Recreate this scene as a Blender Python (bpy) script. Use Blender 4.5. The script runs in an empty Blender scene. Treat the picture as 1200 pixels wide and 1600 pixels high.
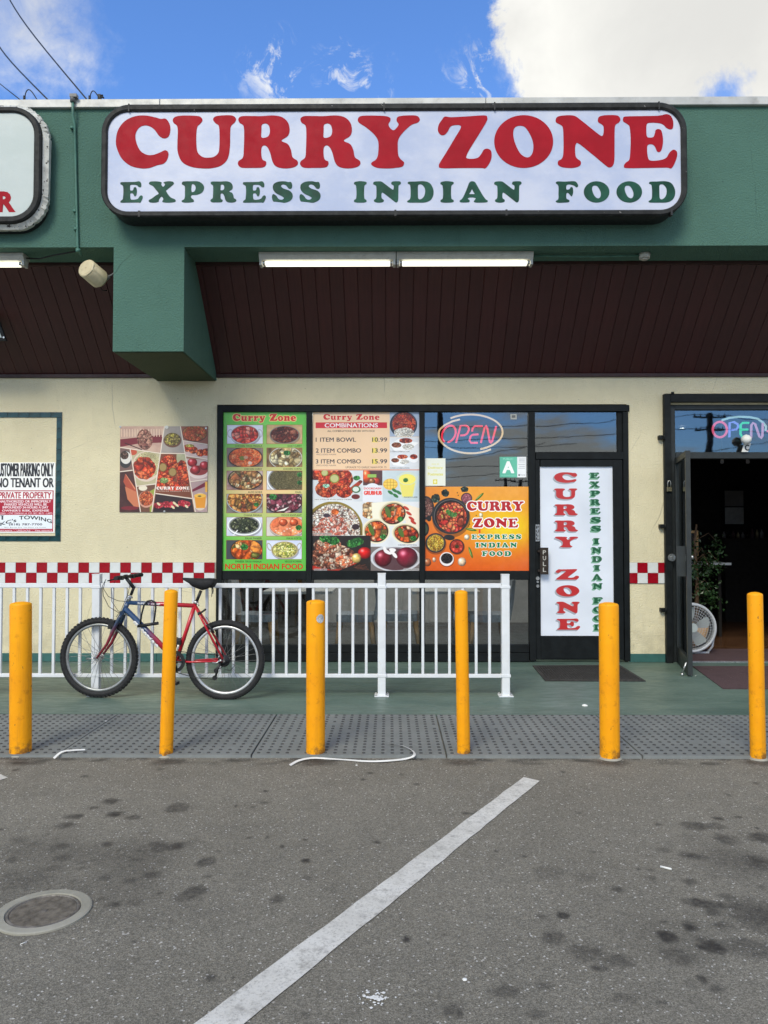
import bpy, math, random
import numpy as np
from mathutils import Vector, Matrix
from mathutils.geometry import tessellate_polygon
random.seed(7)
SC = bpy.context.scene
COL = SC.collection
R = math.radians

# ---------------------------------------------------------------- camera
CAMH, HZ, VPX, FOC = 1.42, 835.0, 609.0, 1202.0
YAW = math.atan((VPX - 600) / FOC); PIT = math.atan((HZ - 800) / FOC)
cam_d = bpy.data.cameras.new('camera'); cam = bpy.data.objects.new('camera', cam_d); COL.objects.link(cam)
cam.location = (0, 0, CAMH); cam.rotation_euler = (math.pi / 2 + PIT, 0, YAW)
cam_d.sensor_fit = 'VERTICAL'; cam_d.sensor_height = 36; cam_d.lens = 36 * FOC / 1600
cam_d.clip_start = 0.05; cam_d.clip_end = 3000
SC.camera = cam

# ---------------------------------------------------------------- world, sun, exposure
SUN_EL, SUN_AZ = R(41), R(200)      # azimuth: clockwise from +Y (the sun stands behind the photographer, veiled by cloud)
SC.view_settings.view_transform = 'Standard'; SC.view_settings.look = 'None'
SC.view_settings.gamma = 1; SC.view_settings.use_curve_mapping = False
SC.view_settings.exposure = 0.72
W = bpy.data.worlds.new('World'); SC.world = W; W.use_nodes = True
nt = W.node_tree; N = nt.nodes; L = nt.links
for n in list(N): N.remove(n)
def nn(t, **k):
    n = N.new(t)
    for a, b in k.items():
        if a == 'inp':
            for i, v in b.items(): n.inputs[i].default_value = v
        else: setattr(n, a, b)
    return n
def wmath(op, a, b=None, c=None, clamp=False):
    n = nn('ShaderNodeMath', operation=op); n.use_clamp = clamp
    for i, v in enumerate((a, b, c)):
        if v is None: continue
        if isinstance(v, (int, float)): n.inputs[i].default_value = v
        else: L.new(v, n.inputs[i])
    return n.outputs[0]
out = nn('ShaderNodeOutputWorld'); bg = nn('ShaderNodeBackground', inp={1: 0.10}); L.new(bg.outputs[0], out.inputs[0])
sky = nn('ShaderNodeTexSky', sky_type='NISHITA'); sky.sun_disc = False
sky.sun_elevation = SUN_EL; sky.sun_rotation = SUN_AZ; sky.air_density = 1.0; sky.dust_density = 0.35; sky.ozone_density = 1.6
tc = nn('ShaderNodeTexCoord'); sep = nn('ShaderNodeSeparateXYZ'); L.new(tc.outputs['Generated'], sep.inputs[0])
zz = wmath('MAXIMUM', wmath('ADD', sep.outputs[2], 0.12), 0.05)
px_, py_ = wmath('DIVIDE', sep.outputs[0], zz), wmath('DIVIDE', sep.outputs[1], zz)
cmb = nn('ShaderNodeCombineXYZ'); L.new(px_, cmb.inputs[0]); L.new(py_, cmb.inputs[1])
def wnoise(vec, scale, detail=8, rough=0.6, off=0.0, dist=0.0):
    m = nn('ShaderNodeMapping'); m.inputs[1].default_value = (off, off * .7, off * .3); L.new(vec, m.inputs[0])
    n = nn('ShaderNodeTexNoise', inp={'Scale': scale, 'Detail': detail, 'Roughness': rough, 'Distortion': dist})
    L.new(m.outputs[0], n.inputs['Vector']); return n.outputs[0]
def smooth(v, a, b):
    n = nn('ShaderNodeMapRange', interpolation_type='SMOOTHSTEP', inp={1: a, 2: b, 3: 0., 4: 1.})
    L.new(v, n.inputs[0]); return n.outputs[0]
def raydir(px, py):
    p, a = PIT, YAW
    fw = Vector((-math.sin(a) * math.cos(p), math.cos(a) * math.cos(p), math.sin(p)))
    rt = Vector((math.cos(a), math.sin(a), 0)); up = rt.cross(fw)
    return fw * FOC + rt * (px - 600) - up * (py - 800)
fine = wnoise(tc.outputs['Generated'], 11, 12, 0.66, 3.1, .3)
mid = wnoise(tc.outputs['Generated'], 3.2, 6, 0.55, 9.4)
def blob(d, rad, soft, amp, nz=fine):
    v = nn('ShaderNodeVectorMath', operation='DISTANCE'); v.inputs[1].default_value = d.normalized()
    L.new(tc.outputs['Generated'], v.inputs[0])
    e = wmath('ADD', v.outputs['Value'], wmath('MULTIPLY', wmath('SUBTRACT', nz, 0.5), amp))
    return wmath('SUBTRACT', 1.0, smooth(e, rad - soft, rad + soft))
generic = smooth(wnoise(cmb.outputs[0], 1.25, 9, 0.58, 4.2, .2), 0.40, 0.54)
behind = smooth(sep.outputs[1], 0.35, -0.15)
generic = wmath('MULTIPLY', generic, behind)
big = blob(raydir(1230, 60), 0.292, 0.010, 0.15)
big2 = blob(raydir(860, 110), 0.052, 0.02, 0.12)
hole = blob(raydir(1130, 152), 0.026, 0.014, 0.11)
big = wmath('MULTIPLY', wmath('MAXIMUM', big, big2), wmath('SUBTRACT', 1.0, wmath('MULTIPLY', hole, .9)))
streak = smooth(wnoise(tc.outputs['Generated'], 26, 9, 0.7, 1.7, 1.2), 0.50, 0.66)
w1 = wmath('MULTIPLY', blob(raydir(30, 10), 0.060, 0.045, 0.26), wmath('ADD', wmath('MULTIPLY', wnoise(tc.outputs['Generated'], 15, 8, 0.65, 5.0, .6), 1.5), -.28))
w1 = wmath('MAXIMUM', w1, 0.0)
w2 = wmath('MULTIPLY', blob(raydir(426, 110), 0.026, 0.026, 0.08), streak)
w3 = wmath('MULTIPLY', wmath('MULTIPLY', blob(raydir(540, 122), 0.030, 0.03, 0.12), 0.7), streak)
w4 = wmath('MULTIPLY', blob(raydir(760, 125), 0.03, 0.03, 0.10), streak)
mask = wmath('MAXIMUM', wmath('MAXIMUM', generic, big), wmath('MAXIMUM', w1, wmath('MAXIMUM', w2, wmath('MAXIMUM', w3, w4))), clamp=True)
ccol = nn('ShaderNodeMixRGB', inp={1: (6.5, 6.45, 6.1, 1), 2: (4.35, 4.33, 4.2, 1)})
grey = wmath('MULTIPLY', blob(raydir(1120, 20), 0.13, 0.11, 0.14), 0.8)
L.new(wmath('MAXIMUM', wmath('MULTIPLY', smooth(mid, 0.46, 0.7), 0.8), grey), ccol.inputs[0])
skyc = nn('ShaderNodeMixRGB', blend_type='MULTIPLY', inp={0: 1.0, 2: (.76, 1.10, 1.58, 1)}); L.new(sky.outputs[0], skyc.inputs[1])
mx = nn('ShaderNodeMixRGB'); L.new(mask, mx.inputs[0]); L.new(skyc.outputs[0], mx.inputs[1]); L.new(ccol.outputs[0], mx.inputs[2])
L.new(mx.outputs[0], bg.inputs[0])
sl = bpy.data.lights.new('sun', 'SUN'); sl.energy = 1.5; sl.angle = R(22); sl.color = (1, .945, .78)
sun = bpy.data.objects.new('sun', sl); COL.objects.link(sun)
sd = Vector((math.sin(SUN_AZ) * math.cos(SUN_EL), math.cos(SUN_AZ) * math.cos(SUN_EL), math.sin(SUN_EL)))
sun.rotation_euler = sd.to_track_quat('Z', 'Y').to_euler(); sun.location = sd * 60
SC.cycles.use_denoising = True
SC.cycles.max_bounces = 7; SC.cycles.transparent_max_bounces = 12

# ---------------------------------------------------------------- measuring helpers: a pixel of the photo onto a real plane
def onY(px, py, Y):
    d = raydir(px, py); return Vector((0, 0, CAMH)) + d * (Y / d.y)
def onZ(px, py, Z=0.0):
    d = raydir(px, py); return Vector((0, 0, CAMH)) + d * ((Z - CAMH) / d.z)
def X(px, Y, py=835): return onY(px, py, Y).x
def Z(py, Y, px=609): return onY(px, py, Y).z

# ---------------------------------------------------------------- mesh builder
class MB:
    def __init__(s): s.v = []; s.f = []; s.sm = []
    def add(s, vs, fs, smooth=False):
        b = len(s.v); s.v += [tuple(v) for v in vs]
        for f in fs:
            s.f.append(tuple(b + i for i in f)); s.sm.append(smooth)
        return s
    def box(s, a, b, ch=0.0):
        x0, y0, z0 = [min(a[i], b[i]) for i in range(3)]; x1, y1, z1 = [max(a[i], b[i]) for i in range(3)]
        if ch <= 0:
            vs = [(x0, y0, z0), (x1, y0, z0), (x1, y1, z0), (x0, y1, z0), (x0, y0, z1), (x1, y0, z1), (x1, y1, z1), (x0, y1, z1)]
            return s.add(vs, [(0, 3, 2, 1), (4, 5, 6, 7), (0, 1, 5, 4), (1, 2, 6, 5), (2, 3, 7, 6), (3, 0, 4, 7)])
        c = ch   # chamfered towards -Y (the face one sees)
        vs = [(x0, y0 + c, z0), (x1, y0 + c, z0), (x1, y1, z0), (x0, y1, z0), (x0, y0 + c, z1), (x1, y0 + c, z1), (x1, y1, z1), (x0, y1, z1),
              (x0 + c, y0, z0 + c), (x1 - c, y0, z0 + c), (x1 - c, y0, z1 - c), (x0 + c, y0, z1 - c)]
        return s.add(vs, [(0, 3, 2, 1), (4, 5, 6, 7), (1, 2, 6, 5), (2, 3, 7, 6), (3, 0, 4, 7), (8, 9, 10, 11),
                          (0, 1, 9, 8), (1, 5, 10, 9), (5, 4, 11, 10), (4, 0, 8, 11)])
    def cyl(s, p, q, r, r2=None, n=12, caps=True, smooth=True):
        p, q = Vector(p), Vector(q); r2 = r if r2 is None else r2
        d = (q - p).normalized(); a = d.orthogonal().normalized(); b = d.cross(a)
        vs = []
        for c, rr in ((p, r), (q, r2)):
            for i in range(n):
                t = 2 * math.pi * i / n; vs.append(c + (a * math.cos(t) + b * math.sin(t)) * rr)
        s.add(vs, [(i, (i + 1) % n, n + (i + 1) % n, n + i) for i in range(n)], smooth)
        if caps: s.add(vs, [tuple(range(n))[::-1], tuple(range(n, 2 * n))])
        return s
    def tube(s, pts, r, n=8, closed=False):
        pts = [Vector(p) for p in pts]; m = len(pts); rr = r if isinstance(r, (list, tuple)) else [r] * m
        vs = []; prev = None
        for i, p in enumerate(pts):
            if closed: d = pts[(i + 1) % m] - pts[i - 1]
            else: d = pts[min(i + 1, m - 1)] - pts[max(i - 1, 0)]
            d.normalize()
            a = d.orthogonal().normalized() if prev is None else (prev - d * prev.dot(d)).normalized()
            prev = a; b = d.cross(a)
            for k in range(n):
                t = 2 * math.pi * k / n; vs.append(p + (a * math.cos(t) + b * math.sin(t)) * rr[i])
        fs = []
        for i in range(m if closed else m - 1):
            j = (i + 1) % m
            for k in range(n): fs.append((i * n + k, i * n + (k + 1) % n, j * n + (k + 1) % n, j * n + k))
        s.add(vs, fs, True)
        if not closed: s.add(vs, [tuple(range(n))[::-1], tuple(range((m - 1) * n, m * n))])
        return s
    def lathe(s, prof, c=(0, 0, 0), n=24, axis='Z', smooth=True):
        vs = []
        for r, h in prof:
            for i in range(n):
                t = 2 * math.pi * i / n; x, y = r * math.cos(t), r * math.sin(t)
                p = (x, y, h) if axis == 'Z' else (x, h, y) if axis == 'Y' else (h, x, y)
                vs.append((p[0] + c[0], p[1] + c[1], p[2] + c[2]))
        fs = []
        for j in range(len(prof) - 1):
            for i in range(n): fs.append((j * n + i, j * n + (i + 1) % n, (j + 1) * n + (i + 1) % n, (j + 1) * n + i))
        return s.add(vs, fs, smooth)
    def poly(s, outer, f3, depth_vec, holes=()):
        """extruded flat outline: 2-D loops mapped by f3, depth_vec the way in"""
        loops = [outer] + list(holes); vs = [Vector(f3(*p)) for lp in loops for p in lp]
        tris = tessellate_polygon([[Vector((p[0], p[1], 0)) for p in lp] for lp in loops])
        n = len(vs); dv = Vector(depth_vec)
        s.add(vs, [tuple(t) for t in tris]); s.add([v + dv for v in vs], [tuple(reversed(t)) for t in tris])
        o = 0
        for lp in loops:
            m = len(lp); a = [vs[o + i] for i in range(m)]; b = [p + dv for p in a]
            s.add(a + b, [(i, (i + 1) % m, m + (i + 1) % m, m + i) for i in range(m)]); o += m
        return s

def origin_of(o):
    v = Vector((0, 0, 0))
    while o is not None: v += o.location; o = o.parent
    return v
def mesh_of(name, mb, mat, off=Vector((0, 0, 0))):
    me = bpy.data.meshes.new(name)
    me.from_pydata([(v[0] - off.x, v[1] - off.y, v[2] - off.z) for v in mb.v], [], mb.f)
    me.polygons.foreach_set('use_smooth', mb.sm)
    me.materials.append(mat); me.update()
    import bmesh
    bm = bmesh.new(); bm.from_mesh(me); bmesh.ops.remove_doubles(bm, verts=bm.verts, dist=1e-6)
    bmesh.ops.recalc_face_normals(bm, faces=bm.faces); bm.to_mesh(me); bm.free()
    return me
def obj(name, mb, mat, parent=None, local=False, loc=None):
    """one mesh object; coordinates given in world space unless local"""
    base = Vector(loc) if loc is not None else (Vector((0, 0, 0)))
    off = Vector((0, 0, 0)) if local else (origin_of(parent) if parent is not None else base)
    o = bpy.data.objects.new(name, mesh_of(name, mb, mat, off)); COL.objects.link(o)
    if parent is not None: o.parent = parent
    else: o.location = base
    return o
def inst(name, me, parent, loc=(0, 0, 0), rot=(0, 0, 0)):
    o = bpy.data.objects.new(name, me); COL.objects.link(o); o.parent = parent; o.location = loc; o.rotation_euler = rot
    return o
def tag(o, label=None, cat=None, group=None, kind=None):
    if label: o['label'] = label
    if cat: o['category'] = cat
    if group: o['group'] = group
    if kind: o['kind'] = kind
    return o
def thing(name, label, cat, loc=(0, 0, 0), rz=0.0, group=None):
    o = bpy.data.objects.new(name, None); COL.objects.link(o); o.location = loc; o.rotation_euler = (0, 0, rz)
    o.empty_display_size = .1
    return tag(o, label, cat, group)
def copy_thing(root, loc=None, rz=None, label=None):
    def cp(o, par):
        c = o.copy(); COL.objects.link(c); c.parent = par
        for ch in list(o.children): cp(ch, c)
        return c
    r = cp(root, None)
    if loc is not None: r.location = loc
    if rz is not None: r.rotation_euler = (0, 0, rz)
    if label: r['label'] = label
    return r

# ---------------------------------------------------------------- materials
def lin(c):
    return tuple(((v / 255) / 12.92 if v / 255 <= .04045 else ((v / 255 + .055) / 1.055) ** 2.4) for v in c)
class NT:
    def __init__(s, name):
        s.m = bpy.data.materials.new(name); s.m.use_nodes = True; s.t = s.m.node_tree
        s.b = s.t.nodes['Principled BSDF']; s.tc = s.t.nodes.new('ShaderNodeTexCoord')
    def n(s, t, inp=None, **k):
        x = s.t.nodes.new(t)
        for a, b in k.items(): setattr(x, a, b)
        for i, v in (inp or {}).items():
            if hasattr(v, 'is_output') or isinstance(v, bpy.types.NodeSocket): s.t.links.new(v, x.inputs[i])
            else: x.inputs[i].default_value = v
        return x
    def link(s, a, b): s.t.links.new(a, b)
    def set(s, k, v):
        if isinstance(v, bpy.types.NodeSocket): s.link(v, s.b.inputs[k])
        else: s.b.inputs[k].default_value = v
    def noise(s, scale, detail=4, rough=.55, co='Object', vec=None, stretch=None, dist=0):
        v = vec or s.tc.outputs[co]
        if stretch:
            mp = s.n('ShaderNodeMapping', {0: v, 3: stretch}); v = mp.outputs[0]
        return s.n('ShaderNodeTexNoise', {'Vector': v, 'Scale': scale, 'Detail': detail, 'Roughness': rough, 'Distortion': dist}).outputs[0]
    def step(s, v, a, b, lo=0., hi=1.):
        return s.n('ShaderNodeMapRange', {0: v, 1: a, 2: b, 3: lo, 4: hi}, interpolation_type='SMOOTHSTEP').outputs[0]
    def mix(s, f, a, b, mode='MIX'):
        def c(v): return (*v, 1) if isinstance(v, tuple) and len(v) == 3 else v
        return s.n('ShaderNodeMixRGB', {0: f, 1: c(a), 2: c(b)}, blend_type=mode).outputs[0]
    def bump(s, h, strength=.3, dist=.005, prev=None):
        inp = {'Height': h, 'Strength': strength, 'Distance': dist}
        if prev: inp['Normal'] = prev
        return s.n('ShaderNodeBump', inp).outputs[0]
    def math(s, op, a, b=0.0, clamp=False):
        x = s.n('ShaderNodeMath', {0: a, 1: b}, operation=op); x.use_clamp = clamp; return x.outputs[0]
def paint(name, col, rough=.5, metal=0., var=.12, vscale=6, grime=0., bump=0., bscale=80, spec=.5, co='Object', chips=None, coat=0.):
    t = NT(name); c = col
    dark = tuple(v * (1 - var) for v in col); lite = tuple(min(1, v * (1 + var)) for v in col)
    k = t.mix(t.step(t.noise(vscale, 6, .6, co), .3, .7), dark, lite)
    if grime: k = t.mix(t.math('MULTIPLY', t.step(t.noise(vscale * 2.3, 8, .7, co), .52, .75), grime), k, (.06, .05, .04))
    if chips: k = t.mix(t.step(t.noise(chips[0], 3, .5, co), chips[1], chips[1] + .02), k, chips[2])
    t.set('Base Color', k); t.set('Roughness', t.step(t.noise(vscale * 3, 5, .6, co), .2, .8, max(.02, rough - .1), min(1, rough + .1)))
    t.set('Metallic', metal); t.set('Specular IOR Level', spec); t.set('Coat Weight', coat)
    if bump: t.set('Normal', t.bump(t.noise(bscale, 3, .6, co), bump, .003))
    return t.m
def emis(name, col, st):
    t = NT(name); t.set('Base Color', (*[min(1, c * .8) for c in col], 1)); t.set('Emission Color', (*col, 1)); t.set('Emission Strength', st); return t.m
def stucco(name, col, strength=.55, stain=.35):
    t = NT(name)
    big = t.noise(1.1, 6, .6); m1 = t.noise(9, 5, .6)
    c = t.mix(t.step(big, .3, .75), tuple(v * .90 for v in col), tuple(min(1, v * 1.05) for v in col))
    c = t.mix(t.math('MULTIPLY', t.step(m1, .45, .8), .25), c, tuple(v * .8 for v in col))
    streak = t.noise(3.0, 6, .65, stretch=(2.2, 2.2, .35))
    c = t.mix(t.math('MULTIPLY', t.step(streak, .55, .8), stain), c, tuple(v * .68 for v in col))
    sz = t.n('ShaderNodeSeparateXYZ', {0: t.n('ShaderNodeNewGeometry').outputs['Position']}).outputs[2]
    dirt = t.math('MULTIPLY', t.step(sz, .75, .02), t.step(m1, .30, .65)); c = t.mix(t.math('MULTIPLY', dirt, .45), c, tuple(v * .55 for v in col))
    crk = t.n('ShaderNodeTexVoronoi', {'Vector': t.n('ShaderNodeMixRGB', {0: .12, 1: t.tc.outputs['Object'], 2: t.n('ShaderNodeTexNoise', {'Scale': 5.0}).outputs['Color']}).outputs[0], 'Scale': .9}, feature='DISTANCE_TO_EDGE').outputs[0]
    c = t.mix(t.math('MULTIPLY', t.step(crk, .004, .0015), t.step(big, .52, .6)), c, tuple(v * .78 for v in col))
    pits = t.noise(38, 2, .5); c = t.mix(t.step(pits, .70, .78), c, tuple(v * .45 for v in col))
    t.set('Base Color', c); t.set('Roughness', .86); t.set('Specular IOR Level', .25)
    v1 = t.noise(170, 4, .7); v2 = t.noise(62, 3, .6)
    h = t.math('ADD', t.step(v2, .35, .65), t.math('MULTIPLY', v1, .9))
    t.set('Normal', t.bump(h, strength, .005)); return t.m

M = {}
M['wall'] = stucco('cream_stucco', (.80, .72, .50))
M['green'] = stucco('green_stucco', (.085, .180, .142), .7, .5)
M['coping'] = paint('coping_metal', (.50, .50, .48), .5, .2, .15, 3, .35)
M['plank'] = None
def plank_mat():
    t = NT('dark_stained_planks')
    rnd = t.n('ShaderNodeObjectInfo').outputs['Random']
    g = t.noise(26, 6, .65, stretch=(1.6, .10, .10)); g2 = t.noise(5, 4, .6, stretch=(.8, .4, .4))
    c = t.mix(t.step(g, .25, .8), (.056, .015, .015), (.080, .021, .021))
    c = t.mix(t.math('MULTIPLY', rnd, .35), c, (.038, .013, .013))
    c = t.mix(t.math('MULTIPLY', t.step(g2, .5, .8), .5), c, (.014, .008, .008))
    t.set('Base Color', c); t.set('Roughness', t.step(g2, .3, .7, .36, .5)); t.set('Specular IOR Level', .5)
    t.set('Normal', t.bump(g, .12, .001)); return t.m
M['plank'] = plank_mat()
M['trimwood'] = paint('dark_brown_trim', (.040, .012, .010), .5, 0, .25, 8)
M['black'] = paint('black_painted_aluminium', (.007, .009, .010), .5, 0, .3, 9, 0, .15, 60, spec=.22)
M['blackm'] = paint('black_steel_gate', (.009, .011, .012), .55, 0, .3, 12, 0, .2, 60, spec=.22, chips=(70, .72, (.06, .03, .02)))
M['greyframe'] = paint('dark_grey_door_frame', (.022, .027, .028), .5, .1, .2, 9)
M['white'] = paint('white_painted_steel', (.74, .76, .78), .4, 0, .05, 6, .10, chips=(60, .74, (.25, .13, .07)))
M['yellow'] = None
def yellow_mat():
    t = NT('yellow_bollard_paint')
    a = t.noise(3, 5, .6); sc = t.noise(40, 6, .7, stretch=(1, 1, .5)); d = t.noise(14, 7, .7)
    c = t.mix(t.step(a, .3, .7), (.90, .345, .001), (.98, .41, .001))
    c = t.mix(t.math('MULTIPLY', t.step(d, .54, .70), .5), c, (.50, .17, .01)); c = t.mix(t.step(t.noise(24, 6, .7, stretch=(1, 1, .4)), .66, .70), c, (.30, .13, .03))
    c = t.mix(t.step(sc, .665, .69), c, (.13, .075, .04)); c = t.mix(t.math('MULTIPLY', t.step(t.noise(10, 6, .7, stretch=(1.5, 1.5, .12)), .50, .72), .35), c, (.45, .19, .02))
    sp = t.n('ShaderNodeSeparateXYZ', {0: t.tc.outputs['Object']}).outputs[2]
    low = t.math('MULTIPLY', t.step(sp, .16, .0), t.step(d, .42, .62))
    c = t.mix(low, c, (.24, .10, .02))
    t.set('Base Color', c); t.set('Roughness', t.step(d, .3, .7, .45, .7)); t.set('Specular IOR Level', .3); t.set('Normal', t.bump(sc, .35, .004)); return t.m
M['yellow'] = yellow_mat()
M['signframe'] = paint('weathered_dark_sign_trim', (.022, .023, .023), .6, 0, .4, 14, .2, .3, 50, spec=.25, chips=(30, .73, (.22, .21, .20)))
M['cabinet'] = paint('black_sign_cabinet', (.012, .012, .013), .6, 0, .2, 8)
def face_mat(name, a, b):
    t = NT(name)
    n = t.noise(1.3, 6, .6, stretch=(1, 1, 1.5)); n2 = t.noise(4.5, 6, .62, stretch=(1, 1, 1.3)); n3 = t.noise(22, 8, .7)
    c = t.mix(t.step(n, .35, .65), a, b); c = t.mix(t.math('MULTIPLY', t.step(n2, .5, .72), .35), c, tuple(min(1, v * 1.12) for v in b))
    c = t.mix(t.math('MULTIPLY', t.step(n3, .66, .75), .3), c, (.3, .3, .3))
    t.set('Base Color', c); t.set('Roughness', .3); t.set('Specular IOR Level', .3); t.set('Normal', t.bump(n2, .12, .02)); return t.m
M['face'] = face_mat('white_sign_face', (.44, .50, .68), (.59, .62, .74))  # cloud reflections are put into the face colour as pale and bluish mottling
M['face2'] = face_mat('pale_sign_face', (.50, .56, .54), (.55, .60, .58))
M['red'] = paint('red_vinyl_letters', (.36, .009, .020), .55, 0, .10, 4, spec=.12)
M['greenv'] = paint('green_vinyl_letters', (.012, .070, .045), .5, 0, .35, 5, spec=.2)
M['peel'] = paint('peeling_white_metal', (.52, .52, .48), .7, 0, .2, 12, .5, .3, 40, chips=(28, .62, (.04, .035, .03)))
M['pipe'] = paint('green_painted_pipe', (.06, .17, .13), .5, 0, .2, 10, .2)
M['housing'] = paint('white_fixture_housing', (.50, .50, .46), .5, 0, .1, 10, .35)
M['tube'] = emis('lit_fluorescent_tube', (1, .97, .80), 1.05)
M['grey'] = paint('grey_plastic', (.16, .16, .16), .5)
M['steel'] = paint('scratched_steel', (.55, .55, .54), .32, .9, .15, 20)
M['rubber'] = paint('black_tyre_rubber', (.013, .013, .014), .75, 0, .3, 30)
M['blackp'] = paint('black_plastic', (.012, .012, .013), .45)
M['cloth'] = paint('black_saddle_cloth', (.010, .010, .012), .8, 0, .3, 25, 0, .5, 60)
M['beige'] = paint('beige_weathered_plastic', (.60, .52, .33), .5, 0, .12, 8, .25)
M['cable'] = paint('black_cable', (.008, .008, .009), .6)
M['rim'] = paint('silver_rim', (.62, .63, .64), .35, .6, .1, 20)
M['rimd'] = paint('grey_rim', (.30, .31, .31), .4, .6, .15, 20)
def fade_mat(name, axis, a, b, c0, c1, cm=None):
    t = NT(name); s = t.n('ShaderNodeSeparateXYZ', {0: t.tc.outputs['Object']}).outputs[axis]
    f = t.step(s, a, b); c = t.mix(f, c0, c1)
    t.set('Base Color', c); t.set('Roughness', .3); t.set('Coat Weight', .4); return t.m
M['frame'] = fade_mat('blue_to_red_frame_paint', 0, -.16, .02, (.022, .062, .15), (.50, .010, .022))
M['fork'] = fade_mat('red_to_blue_fork_paint', 2, .50, .66, (.20, .010, .022), (.012, .032, .07))
M['grout'] = paint('tile_grout', (.40, .38, .34), .9, 0, .2, 12)
M['tred'] = paint('red_glazed_tile', (.33, .004, .014), .16, 0, .12, 9, chips=(70, .75, (.6, .55, .5)))
M['twhite'] = paint('white_glazed_tile', (.72, .74, .74), .16, 0, .06, 9)
M['tgreen'] = paint('dark_green_glazed_tile', (.010, .048, .055), .12, 0, .5, 7, chips=(60, .72, (.35, .4, .4)))
M['base'] = paint('green_wall_base', (.035, .125, .115), .55, 0, .15, 6, .2)
M['wood'] = paint('light_wood', (.50, .29, .11), .5, 0, .2, 12)
M['fabric'] = paint('grey_chair_fabric', (.26, .30, .34), .9, 0, .15, 20)
M['tabletop'] = paint('pale_table_top', (.66, .68, .68), .4, 0, .1, 8)
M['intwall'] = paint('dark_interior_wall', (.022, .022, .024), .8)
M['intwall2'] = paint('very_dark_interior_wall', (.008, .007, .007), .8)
M['intfloor'] = paint('grey_interior_floor', (.09, .085, .08), .35, 0, .2, 5)
M['fanplastic'] = paint('pale_grey_fan_plastic', (.50, .52, .55), .4)
M['leaf'] = paint('dark_glossy_leaf', (.020, .055, .016), .4, 0, .5, 30)
M['trunk'] = paint('plant_bark', (.16, .10, .06), .8, 0, .3, 30)
M['litter'] = paint('crumpled_white_paper', (.75, .75, .72), .7)
M['brass'] = paint('dull_brass', (.30, .26, .16), .4, .8)
def glass(name, refl, tint=(.75, .8, .82)):
    t = NT(name); nd = t.t.nodes; nd.remove(t.b)
    tr = t.n('ShaderNodeBsdfTransparent', {0: (*tint, 1)}); gl = t.n('ShaderNodeBsdfGlossy', {0: (.76, .81, .84, 1), 1: .015})
    fr = t.n('ShaderNodeFresnel', {0: 1.5}); f = t.math('MAXIMUM', t.math('MULTIPLY', fr.outputs[0], 1.6), refl)
    ms = t.n('ShaderNodeMixShader', {0: f, 1: tr.outputs[0], 2: gl.outputs[0]})
    n = t.noise(1.2, 3, .5); b = t.bump(n, .05, .02); t.link(b, gl.inputs['Normal'])
    t.link(ms.outputs[0], nd['Material Output'].inputs[0]); return t.m
M['glass'] = glass('window_glass', .055, (.88, .9, .9))
M['glassr'] = glass('reflective_window_glass', .135, (.6, .63, .65))
M['glassd'] = glass('dim_window_glass', .05, (.7, .75, .75))
def woodfloor():
    t = NT('worn_wood_floor'); g = t.noise(9, 6, .65, stretch=(.25, 3, 1))
    t.set('Base Color', t.mix(t.step(g, .35, .7), (.05, .022, .012), (.20, .10, .05))); t.set('Roughness', .25); return t.m
M['woodfloor'] = woodfloor()
def carpet(name, a, b, sc=120):
    t = NT(name); n = t.noise(sc, 4, .7); n2 = t.noise(4, 4, .6)
    c = t.mix(t.step(n, .35, .65), a, b); c = t.mix(t.math('MULTIPLY', t.step(n2, .5, .7), .3), c, tuple(v * .5 for v in a))
    sp = t.noise(60, 2, .5); c = t.mix(t.step(sp, .73, .76), c, (.4, .38, .36))
    t.set('Base Color', c); t.set('Roughness', .95); t.set('Normal', t.bump(n, .6, .004)); return t.m
M['maroon'] = carpet('maroon_carpet', (.045, .022, .026), (.11, .065, .07))
M['matrub'] = carpet('black_rubber_mat', (.012, .012, .012), (.05, .046, .042), 40)
def sidewalk():
    t = NT('green_painted_concrete')
    a = t.noise(1.3, 7, .65, stretch=(.6, 1.6, 1)); b = t.noise(14, 8, .7, stretch=(.5, 1.6, 1)); d = t.noise(60, 5, .7)
    c = t.mix(t.step(a, .3, .72), (.074, .124, .103), (.134, .196, .163))
    c = t.mix(t.math('MULTIPLY', t.step(b, .48, .75), .45), c, (.12, .14, .12))
    c = t.mix(t.math('MULTIPLY', t.step(d, .6, .75), .35), c, (.04, .05, .045))
    c = t.mix(t.step(t.noise(38, 3, .6), .74, .77), c, (.25, .26, .24))
    t.set('Base Color', c); t.set('Roughness', t.step(b, .3, .7, .35, .62)); t.set('Normal', t.bump(d, .15, .002)); return t.m
M['sidewalk'] = sidewalk()
def tact(name, a, b):
    t = NT(name); n = t.noise(2.2, 7, .65); d = t.noise(30, 7, .7)
    c = t.mix(t.step(n, .3, .7), a, b); c = t.mix(t.math('MULTIPLY', t.step(d, .5, .75), .5), c, tuple(v * 1.35 for v in b))
    c = t.mix(t.step(t.noise(70, 3, .6), .74, .77), c, (.32, .31, .29))
    t.set('Base Color', c); t.set('Roughness', .65); t.set('Normal', t.bump(d, .2, .002)); return t.m
M['tactile'] = tact('grey_tactile_paving', (.155, .168, .165), (.200, .213, .208))
M['dome'] = tact('worn_dark_domes', (.030, .032, .033), (.060, .062, .062))
M['concrete'] = tact('pale_concrete', (.24, .23, .185), (.35, .335, .28))
M['iron'] = paint('brown_cast_iron', (.165, .150, .130), .55, .3, .35, 30, .4, .5, 90)
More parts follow.
